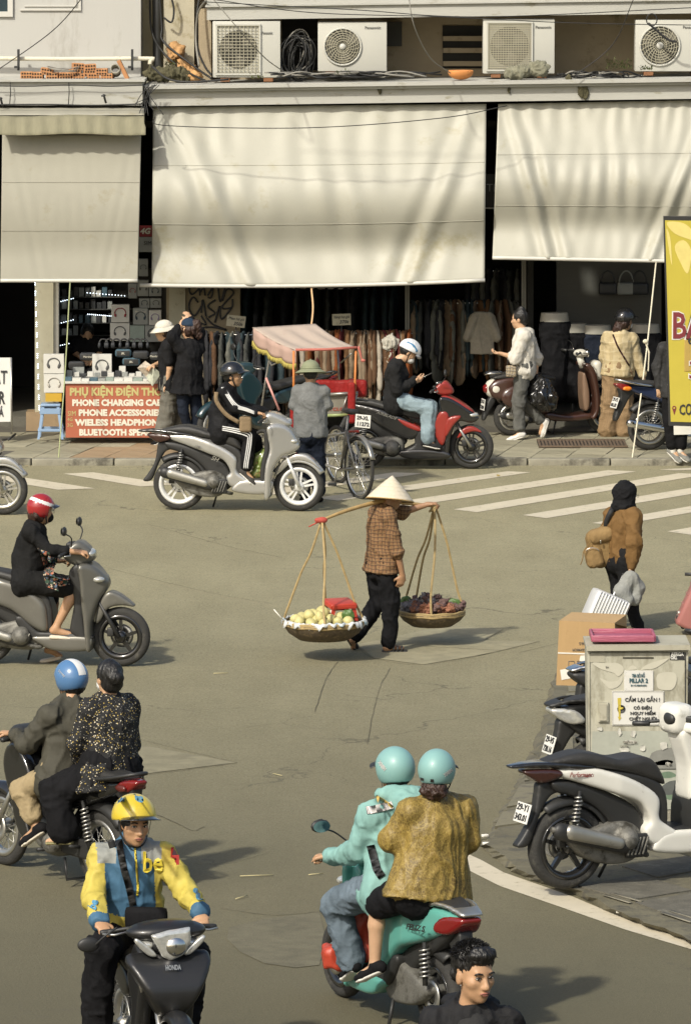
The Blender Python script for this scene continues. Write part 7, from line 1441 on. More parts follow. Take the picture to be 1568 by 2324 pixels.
I=human('person','cyclo driver in green pith helmet and grey shirt seen from behind',Y3,dict(nk=zA(1085,690),sa=zA(1008,735,.0),sb=zA(1162,735,.0),ea=zA(975,830,.02),wa=zA(1040,880,.2),eb=zA(1195,830,.02),wb=zA(1130,880,.2),ha=zA(1050,985,.02),hb=zA(1120,985,.02),ka=zA(1045,1170,.05),aa=zA(1045,1380,.05),ta=zA(1040,1410,.2),kb=zA(1130,1170,.05),ab=zA(1135,1380,.05),tb=zA(1140,1410,.2)),
          hd(zA(1085,628),.02,95,8),SK2,.98,.0122,wide=1.12,top=dict(m=cloth('grey_shirt',(.165,.17,.165),vs=60,var=.2),i=.026,sleeve=.46,hem=.06,cl=True,flare=.01,name='polo_shirt',fold=.009),bottom=dict(m=M_denim,i=.02,flare=.01,fold=.012),shoes=dict(m=M_blkcloth))
F=I['F'];M_pith=mat('pith_green',(.21,.225,.135),rough=.8,var=.12,vs=20,bump=.2,bs=60)
ht=child(I,'pith_helmet',sdf([F.ell((0,-.01,.065),(.108,.128,.10)),half(F(0,0,.045),-F.u)],.009,0),M_pith)
child(I,'brim',solidify(grid(lambda u,v:F((.106+.075*v)*math.cos(6.2832*u),-.01+(.126+.085*v)*math.sin(6.2832*u),.055-.045*v),36,4),.006),M_pith,ht);child(I,'hat_band',tube([F(.112*math.cos(a),-.01+.131*math.sin(a),.063)for a in np.linspace(0,6.283,36,endpoint=False)],.010,6,True),M_pith,ht);child(I,'knob',sdf([F.ell((0,-.01,.165),(.012,.012,.012))],.005,0),M_pith,ht)
hair_obj(I,[F.ell((0,-.03,.0),(.08,.08,.07))])
Y4=G(950,1063)[1]
I=human('person','man in white helmet looking at his phone on the red scooter',Y4,dict(nk=zI(1125,580),sa=zI(1090,640,-.18),sb=zI(1120,640,.17),ea=zI(1110,790,-.20),wa=zI(1225,730,-.10),eb=zI(1150,780,.16),wb=zI(1235,715,.02),ha=zI(1095,855,-.10),hb=zI(1105,855,.10),ka=zG(435,655,-.16),aa=zG(428,795,-.18),ta=zG(465,815,-.20),kb=zG(440,650,.16),ab=zG(435,795,.16),tb=zG(470,815,.16)),
          hd(zI(1188,535),0,5,38),SK3,1.0,.0128,top=dict(m=cloth('charcoal_jacket',(.016,.016,.016)),i=.030,hem=.06,name='jacket',aw=.024,fold=.012),bottom=dict(m=cloth('light_jeans',(.23,.30,.33),var=.25,vs=6),i=.018,flare=.022,len=.95,fold=.012),shoes=dict(m=cloth('black_sneaker',(.02,.02,.02)),sole=mat('sole_white')),hands=dict(a=(A(1,.1,.15),A(0,.6,.8),.9),b=(A(1,-.1,.15),A(0,-.4,.8),.9,-1)))
F=I['F'];hm=helmet(I,'half',mat('helmet_white2',(.64,.65,.66),rough=.25,coat=.4,var=.03),None,1.02);child(I,'visor',sdf([F.ell((0,.10,.035),(.10,.065,.03)),F.ell((0,.08,.03),(.09,.055,.03),op='s')],.008,0),mat('smoke_visor',(.25,.26,.27),rough=.2),hm)
st_b=child(I,'blue_stripe',ribbon(bez([F(.09,-.10,.085),F(.112,-.02,.10),F(.112,.06,.07)],6),.032,F.r,.004),mat('stripe_blue',(.05,.18,.33),rough=.3),hm)
hair_obj(I,[F.ell((0,-.03,.0),(.08,.085,.07)),half(F(0,.02,0),F.f)]);child(I,'face_mask',sdf([F.ell((0,.066,-.055),(.058,.055,.05))],.008,0),M_mask)
tag(obj('phone',xf(rbox((0,0,0),(.15,.075,.009),.003),roty(-.45),W(*zI(1308,690)[:2],Y4-.05)),M_blkg),'phone held by the man in the white helmet','phone')
Y5=G(1165,996,SZ)[1]
M_blouse=cloth('white_blouse',(.56,.53,.46),rough=.75);M_gpant=cloth('grey_pants',(.105,.105,.095))
I=human('person','woman in white blouse and grey trousers walking past with a black bag',Y5,dict(nk=zH(395,385),sa=zH(405,432,-.16),sb=zH(428,430,.16),ea=zH(345,585,-.20),wa=zH(245,555,-.20),eb=zH(495,590,.15),wb=zH(492,700,.10),ha=zH(402,650,-.09),hb=zH(418,650,.09),ka=zH(375,885,-.08),aa=zH(378,1105,-.08),ta=zH(315,1145,-.08),kb=zH(430,900,.09),ab=zH(540,1035,.09),tb=zH(522,1110,.09)),
          hd(zH(378,318),0,165,3),SK3,.98,.0122,top=dict(m=M_blouse,i=.034,sleeve=.62,hem=.03,name='blouse',aw=.03,puff=.012,fold=.013),bottom=dict(m=M_gpant,i=.020,flare=.006,len=.92,fold=.012),shoes=dict(m=mat('white_shoe',(.62,.6,.55),rough=.6),sole=mat('sole_white'),name='clog_shoe'),hands=dict(a=(A(-1,0,.05),A(0,0,1),.9),b=(A(0,0,-1),A(-.5,-.5,0),1.2)))
F=I['F'];hair_obj(I,[F.ell((0,-.015,.035),(.084,.104,.096)),F.ell((0,-.06,-.02),(.07,.05,.06)),F.ell((0,-.03,.12),(.045,.05,.045)),half(F(0,.07,0),F.f)])
hb_=empty('handbag',W(*zH(320,710)[:2],Y5-.2),0,'small checked handbag hanging from the arm of the woman in white','handbag');obj('bag_body',rbox((0,0,.06),(.13,.07,.14),.012),plaid('check_bag',(.34,.27,.17),(.06,.05,.04),(.5,.46,.38),26),hb_);obj('handle',tube([(.05*math.cos(t),0,.13+.09*math.sin(t))for t in np.linspace(0,3.14,10)],.006,6),M_blk,hb_)
gbg=sdf([ell(W(*zH(550,860)[:2],Y5-.02),(.17,.15,.16)),ell(W(*zH(520,800)[:2],Y5-.02),(.10,.10,.14)),cap(W(*zH(508,760)[:2],Y5),W(*zH(495,730)[:2],Y5+.05),.04,.025)],.012,.06,disp=folds(.03,9,(1,1,.35),4))
tag(obj('bin_bag',gbg,mat('bin_bag_black',(.010,.010,.010),rough=.22,coat=.4,bump=.3,bs=20)),'shiny black bin bag carried by the woman in white','bag')
Y6=G(1400,990,SZ)[1]
QLT=plaid('quilted_beige',(.46,.375,.215),(.36,.285,.15),(.54,.46,.29),9);HT=plaid('houndstooth',(.25,.165,.082),(.16,.10,.05),(.30,.21,.11),60)
I=human('person','woman in beige quilted jacket and brown wide trousers, seen from behind',Y6,dict(nk=zH(1080,398),sa=zH(992,445,-.02),sb=zH(1150,452,.02),ea=zH(968,580,.06),wa=zH(1000,690,.2),eb=zH(1192,600,.03),wb=zH(1232,705,.02),ha=zH(1020,675,.0),hb=zH(1095,675,.0),ka=zH(1005,880,-.02),aa=zH(985,1085,-.02),ta=zH(980,1110,.08),kb=zH(1100,890,.02),ab=zH(1100,1095,.02),tb=zH(1100,1120,.1)),
          hd(zH(1108,330),.02,50,4),SK3,1.0,.0128,wide=1.1,top=dict(m=QLT,i=.034,hem=.06,cl=True,name='quilted_jacket',aw=.03,fold=.010),bottom=dict(m=HT,i=.03,flare=.05,len=.97,fold=.014),shoes=dict(m=M_blkg))
F=I['F'];helmet(I,'half',M_blkg,M_blkg,1.02);hair_obj(I,[F.ell((0,-.04,-.02),(.085,.08,.085)),F.ell((-.05,-.10,-.12),(.04,.04,.09)),F.ell((-.02,-.10,-.09),(.05,.04,.06))],M_hairb,.01);child(I,'face_mask',sdf([F.ell((0,.066,-.05),(.058,.055,.052))],.008,0),M_mask)
st5=obj('crossbody_strap',ribbon(bez([W(*zH(q_[0],q_[1])[:2],Y6-.5)for q_ in((1035,420),(1065,500),(1105,570),(1150,640))],10),.022,(0,-1,0),.002),mat('leather_brown',(.06,.022,.014),rough=.5),I['top'],off=I['L']);cling(st5,I['top'],(0,1,-.1),.006)
Y7=G(1535,1041,SZ)[1]
I=human('person','person in black jacket half hidden behind the yellow banner',Y7,dict(nk=zH(1455,470),sa=zH(1375,520,.0),sb=zH(1540,520,.0),ea=zH(1335,640,.02),wa=zH(1345,790,-.02),eb=zH(1590,640,.02),wb=zH(1590,790,.1),ha=zH(1420,800,.0),hb=zH(1500,800,.0),ka=zH(1420,1020,-.02),aa=zH(1440,1225,-.02),ta=zH(1470,1275,-.06),kb=zH(1495,1020,.02),ab=zH(1490,1225,-.02),tb=zH(1535,1280,-.08)),
          hd(zH(1460,400),.02,60,4),SK3,1.0,.011,top=dict(m=cloth('slate_jacket',(.032,.032,.032),rough=.5),i=.03,hem=.1,cl=True,name='jacket',aw=.026),bottom=dict(m=M_blkcloth,i=.02,len=.90,flare=.012),shoes=dict(m=cloth('sneaker_mix',(.2,.2,.18)),sole=mat('sole_white')))
hair_obj(I,[I['F'].ell((0,-.015,.03),(.085,.105,.10))])
for s in 'ab':a_=I['J']['a'+s];child(I,'sock',sdf([cap(a_+A(0,0,.06),a_+A(0,0,-.02),.042,.042)],.009,0),mat('sole_white'))
Y8=68.0
I=human('person','shopkeeper sitting in the shade among the headphones',Y8,dict(nk=z3(790,830),sa=z3(700,870,0),sb=z3(880,870,0),ea=z3(680,960,-.1),wa=z3(740,1010,-.25),eb=z3(900,960,-.1),wb=z3(840,1010,-.25),ha=z3(750,1080,0),hb=z3(830,1080,0),ka=z3(750,1150,-.4),aa=z3(750,1350,-.4),kb=z3(830,1150,-.4),ab=z3(830,1350,-.4)),hd(z3(785,790),0,-80,25),SK3,1.0,.012,top=dict(m=M_tee,i=.02,sleeve=.4),bottom=dict(m=M_blkcloth))
hair_obj(I,[I['F'].ell((0,-.015,.04),(.085,.105,.095)),half(I['F'](0,.07,0),I['F'].f)])
# ------------------------------------------------------------------ cyclo
Rw=G(815,1131);Ycy=Rw[1];cy=empty('cyclo',Rw,0,'pedal cyclo with pink fringed canopy and red seat parked at the kerb','cyclo');Lc=np.array(cy.location)
hdg=A(math.cos(math.radians(116)),math.sin(math.radians(116)),0);lft=A(-hdg[1],hdg[0],0)
def cyw(c,R,yaw,name='wheel',rim=M_chrome):
 Mz=rotz(yaw);w_=obj(name,xf(xf(tube([(R*math.cos(a),0,R*math.sin(a))for a in np.linspace(0,6.283,48,endpoint=False)],.021,8,True),Mz),t=c),M_tyre,cy,off=Lc)
 obj('rim',xf(xf(tube([((R-.028)*math.cos(a),0,(R-.028)*math.sin(a))for a in np.linspace(0,6.283,48,endpoint=False)],.011,6,True),Mz),t=c),rim,w_,off=Lc)
 sp=[]
 for k_ in range(32):
  a=k_*6.283/32;b=a+(.6 if k_%4<2 else-.6);s=.03 if k_%2 else-.03;sp.append(tube([(.035*math.cos(b),s,.035*math.sin(b)),((R-.03)*math.cos(a),0,(R-.03)*math.sin(a))],.0028,4,cap=False))
 obj('spokes',xf(xf(join(*sp),Mz),t=c),M_chrome,w_,off=Lc);obj('hub',xf(xf(xf(lathe([(0,-.05),(.025,-.05),(.035,-.03),(.025,0),(.035,.03),(.025,.05),(0,.05)],14),ROTW),Mz),t=c),M_alloy,w_,off=Lc)
yaw_=math.radians(116);hub=Rw+A(0,0,.35);cyw(hub,.345,yaw_)
fa=Rw+hdg*1.55;fl_,fr_=fa+lft*.48+A(0,0,.33),fa-lft*.48+A(0,0,.33);cyw(fl_,.325,yaw_);cyw(fr_,.325,yaw_)
M_cfr=mat('cyclo_frame',(.30,.29,.26),rough=.35,metal=.7,var=.2);T_=lambda*p,r=.016,m=M_cfr,n='frame_tube':obj(n,tube([np.asarray(q_,float)for q_ in p],r,8),m,cy,off=Lc)
bb=Rw+hdg*.48+A(0,0,.28);sdl=Rw+hdg*.28+A(0,0,.98);hdm=Rw+hdg*1.0+A(0,0,.62)
for s in(-1,1):T_(hub+lft*.06*s,bb+lft*.03*s);T_(hub+lft*.06*s,sdl-A(0,0,.22)+lft*.03*s)
T_(bb,sdl-A(0,0,.05));T_(bb,fa+A(0,0,.33),r=.02);T_(sdl-A(0,0,.25),hdm);T_(fl_,fr_,r=.02);T_(hdm,fa+A(0,0,.33))
obj('saddle',sdf([ecap(sdl-hdg*.10,sdl+hdg*.12,.085,.035,.03,.025,lft)],.01,0),M_seat,cy,off=Lc)
obj('mudguard',solidify(grid(lambda u,v:hub+(.385-.02*abs(u*2-1)**2)*(math.cos(math.radians(20+150*v))*-hdg+math.sin(math.radians(20+150*v))*A(0,0,1))+lft*(.035*(u*2-1)),4,20),.003),M_cfr,cy,off=Lc)
pd=obj('crank',tube([bb+lft*.06+A(0,0,-.16)+hdg*.02,bb+lft*.06,bb-lft*.06,bb-lft*.06+A(0,0,.16)],.012,8),M_alloy,cy,off=Lc)
for s in(-1,1):obj('pedal',rbox(bb+lft*.11*s+A(0,0,-.16*s),(.1,.08,.03),.006),M_blk,pd,off=Lc)
obj('reflector',rbox(W(*zA(1355,985)[:2],Ycy-.03),(.12,.02,.03),.006),M_red,cy,off=Lc)
pc=W(*zA(1410,922)[:2],Ycy-.10);pl_=obj('number_plate',xf(rbox((0,0,0),(.18,.008,.15),.003),rotz(-.25)@roty(.07),pc),M_plate,cy,off=Lc,smooth=False)
for k_,tx in enumerate(('29-XL','11272')):text(tx,.06,M_ink,pl_,pc+A(.0,-.007,.035-.07*k_)-Lc,rotz(-.25)@A(1,0,-.07),(.07,0,1),fit=.14,bold=.002)
q=lambda X,Y,d:W(*zI(X,Y)[:2],Ycy+d)
M_redc=cloth('red_seat',(.25,.018,.016),rough=.5);M_pcl=awn_mat('canopy_pink','#bbab9c',.8,'#b09c8c',3,.6,tr=.2)
obj('seat_back',sdf([bx(q(735,775,1.0),(.30,.06,.10),.04)],.012,0,disp=folds(.006,9)),M_redc,cy,off=Lc)
obj('side_cushion',sdf([bx(q(805,860,.95),(.045,.30,.24),.03)],.012,0),M_redc,cy,off=Lc);obj('side_cushion',sdf([bx(q(415,960,.9),(.04,.2,.13),.03)],.012,0),M_redc,cy,off=Lc)
obj('back_panel',hexa([q(635,955,.80),q(780,955,.80),q(815,820,.78),q(640,825,.78),q(635,955,.83),q(780,955,.83),q(815,820,.81),q(640,825,.81)]),mat('cyclo_panel',(.27,.25,.20),rough=.5,metal=.3,var=.2),cy,off=Lc,smooth=False)
text('CYCLO',.05,mat('panel_red',(.35,.05,.03)),cy,q(690,918,.79)-Lc,(1,0,.02),(.1,0,1),fit=.22,bold=.001)
T_(q(640,818,.75),q(848,808,.75),r=.02,n='cabin_rail');T_(q(630,960,.75),q(800,955,.75),r=.018,n='cabin_rail',m=mat('rail_green',(.25,.3,.12),rough=.4));T_(q(840,812,.75),q(795,965,.75),n='cabin_rail');T_(q(775,825,.76),q(735,955,.76),r=.012,n='cabin_rail')
M_opole=mat('orange_pole',(.50,.17,.035),rough=.5)
obj('canopy_pole',tube([q(415,525,.65),q(415,1000,.75)],.014,8),M_opole,cy,off=Lc);obj('canopy_pole',tube([q(834,520,.65),q(826,800,.72),q(815,975,.75)],.014,8),M_opole,cy,off=Lc)
obj('canopy_pole',tube([q(240,520,1.5),q(250,580,1.5),q(228,705,1.5),q(195,925,1.45)],.012,8),M_cfr,cy,off=Lc);obj('canopy_pole',tube([q(228,705,1.48),q(318,925,1.4)],.014,8),mat('pink_pole',(.5,.25,.22),rough=.5),cy,off=Lc);obj('canopy_pole',tube([q(710,520,1.4),q(722,740,1.35)],.012,8),M_cfr,cy,off=Lc)
obj('canopy_strut',tube([q(250,590,1.45),q(265,622,1.4),q(325,590,1.35)],.010,8),M_cfr,cy,off=Lc);obj('canopy_strut',tube([q(730,605,1.3),q(805,540,1.2)],.010,8),M_cfr,cy,off=Lc)
Ac,Bc,Cc,Dc=q(135,365,1.75),q(560,340,1.75),q(842,500,.62),q(428,517,.62)
def can(u,v):p=(Ac*(1-u)+Bc*u)*v+(Dc*(1-u)+Cc*u)*(1-v);return p-Lc+A(0,0,.012*math.sin(6.28*u*3)*(v*(1-v)*4)-.03*math.sin(math.pi*v))
cn=obj('canopy',solidify(grid(can,24,16),.004),M_pcl,cy)
M_frg=mat('yellow_fringe',(.36,.30,.07),rough=.8,var=.3,vs=30)
def val(u,v):p=Dc*(1-u)+Ac*u;return p-Lc+A(.01*math.sin(20*u),0,-(.03+.15*v*(.85+.2*abs(math.sin(9.4*u))))*(v>0)-.03*math.sin(math.pi*(1-u)))
obj('valance',solidify(grid(val,40,4),.004),mat('valance_pink','#aa8f82',rough=.8,var=.15),cn)
fr_v=[]
for i in range(70):
 u=i/69;p=np.array(val(u,1));fr_v.append(tube([p,p+A(random.uniform(-.01,.01),0,-random.uniform(.04,.07))],.009,4))
obj('fringe',join(*fr_v),M_frg,cn)['kind']='stuff'
obj('front_hem',tube([Dc-Lc,(Dc+Cc)/2-Lc+A(0,0,-.01),Cc-Lc],.016,8),mat('hem_red',(.40,.12,.09),rough=.7),cn);obj('tassel',sdf([cap(Cc+A(.02,-.02,0),Cc+A(.05,-.03,-.12),.018,.012),ell(Cc+A(.07,-.03,-.15),(.03,.02,.02))],.009,.01),mat('hem_red'),cn,off=Lc)
# ------------------------------------------------------------------ cabinet, boxes and other things on the near pavement
cb0=G(1446,1880,.055);Yk=cb0[1];cab=empty('power_cabinet',cb0,0,'grimy cream electrical cabinet with warning signs on the near pavement','cabinet');Lk_=np.array(cab.location)
M_cab=mat('cabinet_cream',(.41,.395,.31),rough=.7,var=.10,vs=3,dirt=(.25,.235,.17),ds=5,dth=.47,bump=.2,bs=20,stretch=(1.2,1,.5));M_cabl=mat('cabinet_lid',(.36,.34,.26),rough=.75,var=.15,vs=5,dirt=(.22,.2,.14),ds=4,dth=.55)
def kq(X,Y,d=0.0):return W(*zK(X,Y)[:2],Yk+d)-Lk_
def kbox(X0,X1,Y0,Y1,d0,d1):f=[kq(X0,Y1,d0),kq(X1,Y1,d0),kq(X1,Y0,d0),kq(X0,Y0,d0)];return hexa(f+[p+A(0,d1-d0,0)for p in f])
f=[kq(345,2250),kq(1500,2250),kq(1530,335),kq(318,340)];obj('body',hexa(f+[p+A(0,.42,0)for p in f]),M_cab,cab,smooth=False)
obj('plinth',kbox(330,1515,2252,2440,-.02,.44),mat('plinth_concrete',(.27,.255,.20),rough=.95,var=.3,vs=12,bump=.6),cab,smooth=False)
lf=[kq(312,335,-.045),kq(1560,325,-.045),kq(1552,262,-.045),kq(305,275,-.045)];obj('lid',join(hexa(lf+[p+A(0,.52,0)for p in lf])),M_cabl,cab,smooth=False)
lf=[kq(305,274.5,-.045),kq(1552,261.5,-.045),kq(1515,215,.12),kq(290,222,.12)];lo_=[kq(305,274.6,.5),kq(1552,261.6,.5),kq(1515,215,.4),kq(290,222,.4)]
obj('door_gap',join(kbox(352,1490,352,356,-.0035,.001),kbox(350,354,357,2230,-.0035,.001),kbox(1488,1500,352,2230,-.0035,.001)),M_ink,cab,smooth=False)
for Yh_ in(560,1250):obj('hinge',kbox(1505,1525,Yh_,Yh_+90,-.02,-.001),M_iron,cab,smooth=False)
lk=obj('lock_box',kbox(448,570,950,1185,-.02,-.0005),M_cab,cab,smooth=False);obj('lock_cover',kbox(465,552,975,1170,-.03,-.0202),M_cabl,lk,smooth=False)
M_sign=mat('sign_white',(.60,.59,.54),rough=.45,var=.06,vs=6,dirt=(.42,.38,.27),ds=5,dth=.58);M_tin=mat('teal_ink',(.03,.09,.11),rough=.6)
def kt(body,X,Y,wpx,hz,m,par,d=-.014,**k):return text(body,hz,m,par,kq(X,Y,d),(1,0,0),(0,0,1),fit=wpx*.18909/(FPX/(Yk*_c)),**k)
p1=obj('name_plate',kbox(760,1110,570,812,-.010,-.001),M_sign,cab,smooth=False);kt('TBA BỜ HỒ',930,632,155,.035,M_tin,p1,bold=.0008);kt('PILLAR 2',933,692,225,.044,M_tin,p1,bold=.0012);kt('SN 113 HÀNG ÐÀO',935,748,195,.016,M_tin,p1,bold=.0005)
for X,Y in((775,590),(1092,578),(780,795),(1095,795)):obj('screw',xf(lathe([(0,-.004),(.006,-.003),(.007,0)],8),rotx(math.pi/2),kq(X,Y,-.011)),M_iron,p1)
p2=obj('warning_sign',kbox(615,1240,815,1228,-.009,-.001),M_sign,cab,smooth=False)
for a_,b_,c_,d_ in((622,1232,822,826),(622,1232,1217,1221),(622,626,827,1216),(1228,1232,827,1216)):obj('border',kbox(a_,b_,c_,d_,-.0115,-.0091),M_iron,p2,smooth=False)
for tx,X,Y,w in(('CẤM LẠI GẦN !',980,922,425),('CÓ ÐIỆN',982,1018,222),('NGUY HIỂM',985,1084,305),('CHẾT NGƯỜI',985,1150,335)):kt(tx,X,Y,w,.040 if Y<950 else.032,M_ink,p2,d=-.0125,bold=.0008)
M_ylw=mat('sign_yellow',(.48,.38,.05),rough=.5);obj('arrow',(np.array([kq(680,900,-.0122),kq(725,895,-.0122),kq(715,1130,-.0122),kq(728,1135,-.0122),kq(700,1172,-.0122),kq(685,1120,-.0122),kq(697,1125,-.0122)]),[(6,5,4,3,2,1,0)]),M_ylw,p2,smooth=False)
obj('round_sticker',xf(lathe([(0,-.002),(.030,-.002),(.030,0)],20),rotx(math.pi/2),kq(727,1032,-.0135)),M_ink,p2);obj('sticker_emblem',sdf([ell(kq(735,1022,-.017),(.012,.003,.010)),ell(kq(715,1034,-.017),(.009,.003,.007))],.004,.003),M_ylw,p2)
stk_=obj('black_sticker',kbox(1310,1482,350,440,-.006,-.0008),M_ink,cab,smooth=False);kt('AERGA',1397,374,160,.036,M_sign,stk_,d=-.008,bold=.002);kt('OKi.',1357,416,82,.036,M_sign,stk_,d=-.008,bold=.002)
kt('9H',558,535,38,.03,M_ink,cab,d=-.003);obj('label_plate',kbox(352,530,372,470,-.004,-.0006),M_cabl,cab,smooth=False)
obj('vent_slot',kbox(745,1115,408,428,-.003,-.0005),mat('soot',(.06,.055,.04),rough=.9,var=.4,vs=30),cab,smooth=False)
M_wing=mat('worn_white_paint',(.47,.45,.36),rough=.8,var=.08,vs=8)
def fe(P):V=[kq(X,Y,-.0045)for X,Y in P];return obj('painted_feather',(np.array(V),[tuple(range(len(V)))[::-1]]),M_wing,cab,smooth=False)
for P in([(380,475),(560,480),(680,480),(750,530),(745,590),(690,640),(640,600),(560,575),(460,540)],[(470,660),(580,700),(680,690),(735,640),(740,690),(690,760),(600,790),(540,745)],[(960,560),(1050,490),(1290,420),(1230,480),(1120,545),(1010,555)],[(810,560),(830,520),(880,510),(910,550)],[(1160,620),(1250,590),(1370,600),(1390,700),(1330,800),(1180,790),(1150,700)]):
 fe([tuple(p_)for p_ in cbez([A(*p_)for p_ in P],4)])
M_mural=[mat('mural_grey',(.20,.20,.175),rough=.8,var=.25,vs=8),mat('mural_green',(.13,.19,.125),rough=.8,var=.3,vs=8),mat('mural_dark',(.085,.092,.085),rough=.8,var=.3,vs=8),mat('mural_pale',(.34,.35,.29),rough=.8,var=.15,vs=8)]
for m_,P in((3,[(380,1300),(1490,1290),(1485,1740),(360,1740)]),(0,[(1090,1560),(1300,1500),(1485,1470),(1485,1735),(1100,1735)]),(1,[(1110,1680),(1250,1640),(1350,1660),(1300,1700),(1150,1705)]),(3,[(370,1760),(1480,1760),(1478,2240),(365,2240)]),(1,[(1170,1810),(1300,1780),(1390,1830),(1300,1860),(1190,1850)]),(2,[(1200,1980),(1300,1900),(1440,1890),(1480,1960),(1400,2040),(1250,2060)]),(1,[(1230,2060),(1450,2000),(1470,2080),(1300,2120)])):
 V=[kq(X,Y,-.0025-.0012*(m_!=3)-.0006*(m_==2))for X,Y in cbez([A(*p_)for p_ in P],3 if m_!=3 else 1)];obj('mural_patch',(np.array(V),[tuple(range(len(V)))[::-1]]if m_!=3 else[(3,2,1,0)]if False else[tuple(range(len(V)))[::-1]]),M_mural[m_],cab,smooth=False)
obj('door_split',kbox(355,1487,1748,1755,-.006,-.001),M_ink,cab,smooth=False);obj('door_split',kbox(355,1487,2236,2243,-.006,-.001),M_ink,cab,smooth=False)
M_torn=mat('torn_paper',(.47,.46,.40),rough=.85,var=.12,vs=30)
for X,Y,w,h in((705,1300,60,110),(870,1330,80,120),(830,1430,190,60),(770,1520,170,70),(985,1500,110,90),(1230,1470,130,130),(1285,1690,80,70),(470,1270,90,60)):
 n=11;V=[kq(X+w/2*math.cos(t)*random.uniform(.55,1.1),Y+h/2*math.sin(t)*random.uniform(.55,1.1),-.0075-random.uniform(0,.006))for t in np.linspace(0,6.28,n,endpoint=False)];obj('torn_poster',(np.array(V),[tuple(range(n))]),M_torn,cab,smooth=False)
for tx,X,Y,w in(('CHỐNG TH',830,1430,170),('CHUYÊN',765,1478,110),('3.26',1292,1690,70)):kt(tx,X,Y,w,.025,mat('faded_ink',(.16,.14,.11),rough=.8),cab,d=-.016)
ty_=empty('plastic_tray',kq(750,190,.1)+Lk_,0,'pink plastic tray lying on top of the cabinet','tray');M_tray=mat('tray_pink',(.33,.085,.13),rough=.5,var=.15,vs=20,bump=.4,bs=40,dirt=(.42,.25,.26),ds=20,dth=.56,stretch=(.3,1,3))
f=[kq(385,205,-.01),kq(1130,190,-.01),kq(1105,90,.36),kq(375,130,.36)];zt=kq(700,262,-.045)[2];ctt=sum(f)/4+Lk_-np.array(ty_.location)
tw0,tw1=(f[1]-f[0])[0],.30;obj('tray_base',rbox((0,0,.02),(tw0,.36,.02),.006),M_tray,ty_);ty_.location=tuple(A((f[0][0]+f[1][0])/2+Lk_[0],Yk+.2,zt+Lk_[2]+.002))
for nm_,b_ in(('tray_rim',((0,-.18,.035),(tw0,.02,.05))),('tray_rim',((0,.18,.035),(tw0,.02,.05))),('tray_rim',((-tw0/2,0,.035),(.02,.36,.05))),('tray_rim',((tw0/2,0,.035),(.02,.36,.05)))):obj(nm_,rbox(b_[0],b_[1],.008),M_tray,ty_)
M_card=mat('cardboard',(.42,.275,.125),rough=.85,var=.08,vs=4,dirt=(.33,.21,.09),ds=5,dth=.58,bump=.1,bs=60,stretch=(3,1,1));M_cardd=mat('card_ink',(.10,.10,.095),rough=.8)
Yx=G(1345,1720)[1]-.15
def xq(X,Y,d=0.0):return W(*zD(X,Y)[:2],Yx+d)
bxr=empty('cardboard_box',xq(480,2010),0,'tall cardboard box strapped on the parked scooter behind the cabinet','cardboard box');Lx=np.array(bxr.location)
f=[xq(333,2015),xq(880,2030),xq(868,1447),xq(362,1425)];bk=[p+A(.12,.5,0)for p in f];obj('carton',hexa([p-Lx for p in f+bk]),M_card,bxr,smooth=False)
obj('tape',hexa([p-Lx for p in[xq(350,1726,-.004),xq(875,1745,-.004),xq(875,1732,-.004),xq(350,1714,-.004),xq(350,1726),xq(875,1745),xq(875,1732),xq(350,1714)]]),M_lit,bxr,smooth=False)
for P in([(370,1875),(520,1845),(535,1940),(382,1968)],[(555,1745),(612,1740),(612,1795),(575,1810),(545,1790)]):V=[xq(X,Y,-.004)-Lx for X,Y in P];obj('label_sticker',(np.array(V),[tuple(range(len(V)))]),M_lit,bxr,smooth=False)
for X in(447,527):obj('handling_mark',join(*[tube([xq(a_,b_,-.003)-Lx,xq(c_,d_,-.003)-Lx],.0022,4)for a_,b_,c_,d_ in((X,1795,X+52,1797),(X+52,1797,X+52,1862),(X+52,1862,X,1860),(X,1860,X,1795))]),M_cardd,bxr)
for X,Y,tx,w in((575,1632,'100.5',70),(540,1690,'52X48CM',130)):text(tx,.03,M_cardd,bxr,xq(X,Y,-.004)-Lx,(-1,0,0),(0,0,-1),fit=w*.24843/320)
for d_ in(0,.02):obj('flap',hexa([p-Lx for p in[xq(868,1447,.0),xq(1075,1500,.3),xq(1075,1505,.3),xq(868,1455,0),xq(868,1447,.5),xq(1075,1500,.5),xq(1075,1505,.5),xq(868,1455,.5)]]),M_card,bxr,smooth=False)if d_==0 else None
pk=empty('suitcase',G(1580,1440),0,'dusty pink suitcase rolling in at the right edge','suitcase');Lp=np.array(pk.location);M_pink=mat('case_pink',(.32,.13,.115),rough=.4,var=.06)
cp=W(1605,1368,pk.location[1]);obj('shell',xf(rbox((0,0,0),(.42,.26,.60),.04),roty(math.radians(24)),cp),M_pink,pk,off=Lp)
for i in range(5):obj('rib',xf(rbox((-.213,0,-.2+.1*i),(.012,.2,.012),.004),roty(math.radians(24)),cp),M_pink,pk,off=Lp)
for X,Y in((1541,1398),(1552,1419)):w_=obj('caster',xf(lathe([(0,-.014),(.022,-.014),(.024,0),(.022,.014),(0,.014)],14),ROTW,W(X-3,Y+3,pk.location[1]-.05)),M_tyre,pk,off=Lp);obj('caster_fork',rbox(W(X,Y-5,pk.location[1]-.05),(.04,.04,.05),.01),M_alloy,w_,off=Lp)
tag(obj('handle_end',tube([W(1553,1303,pk.location[1]),W(1590,1304,pk.location[1])],.016,8),M_blk),'dark handle end reaching in at the right edge above the pink suitcase','handle')
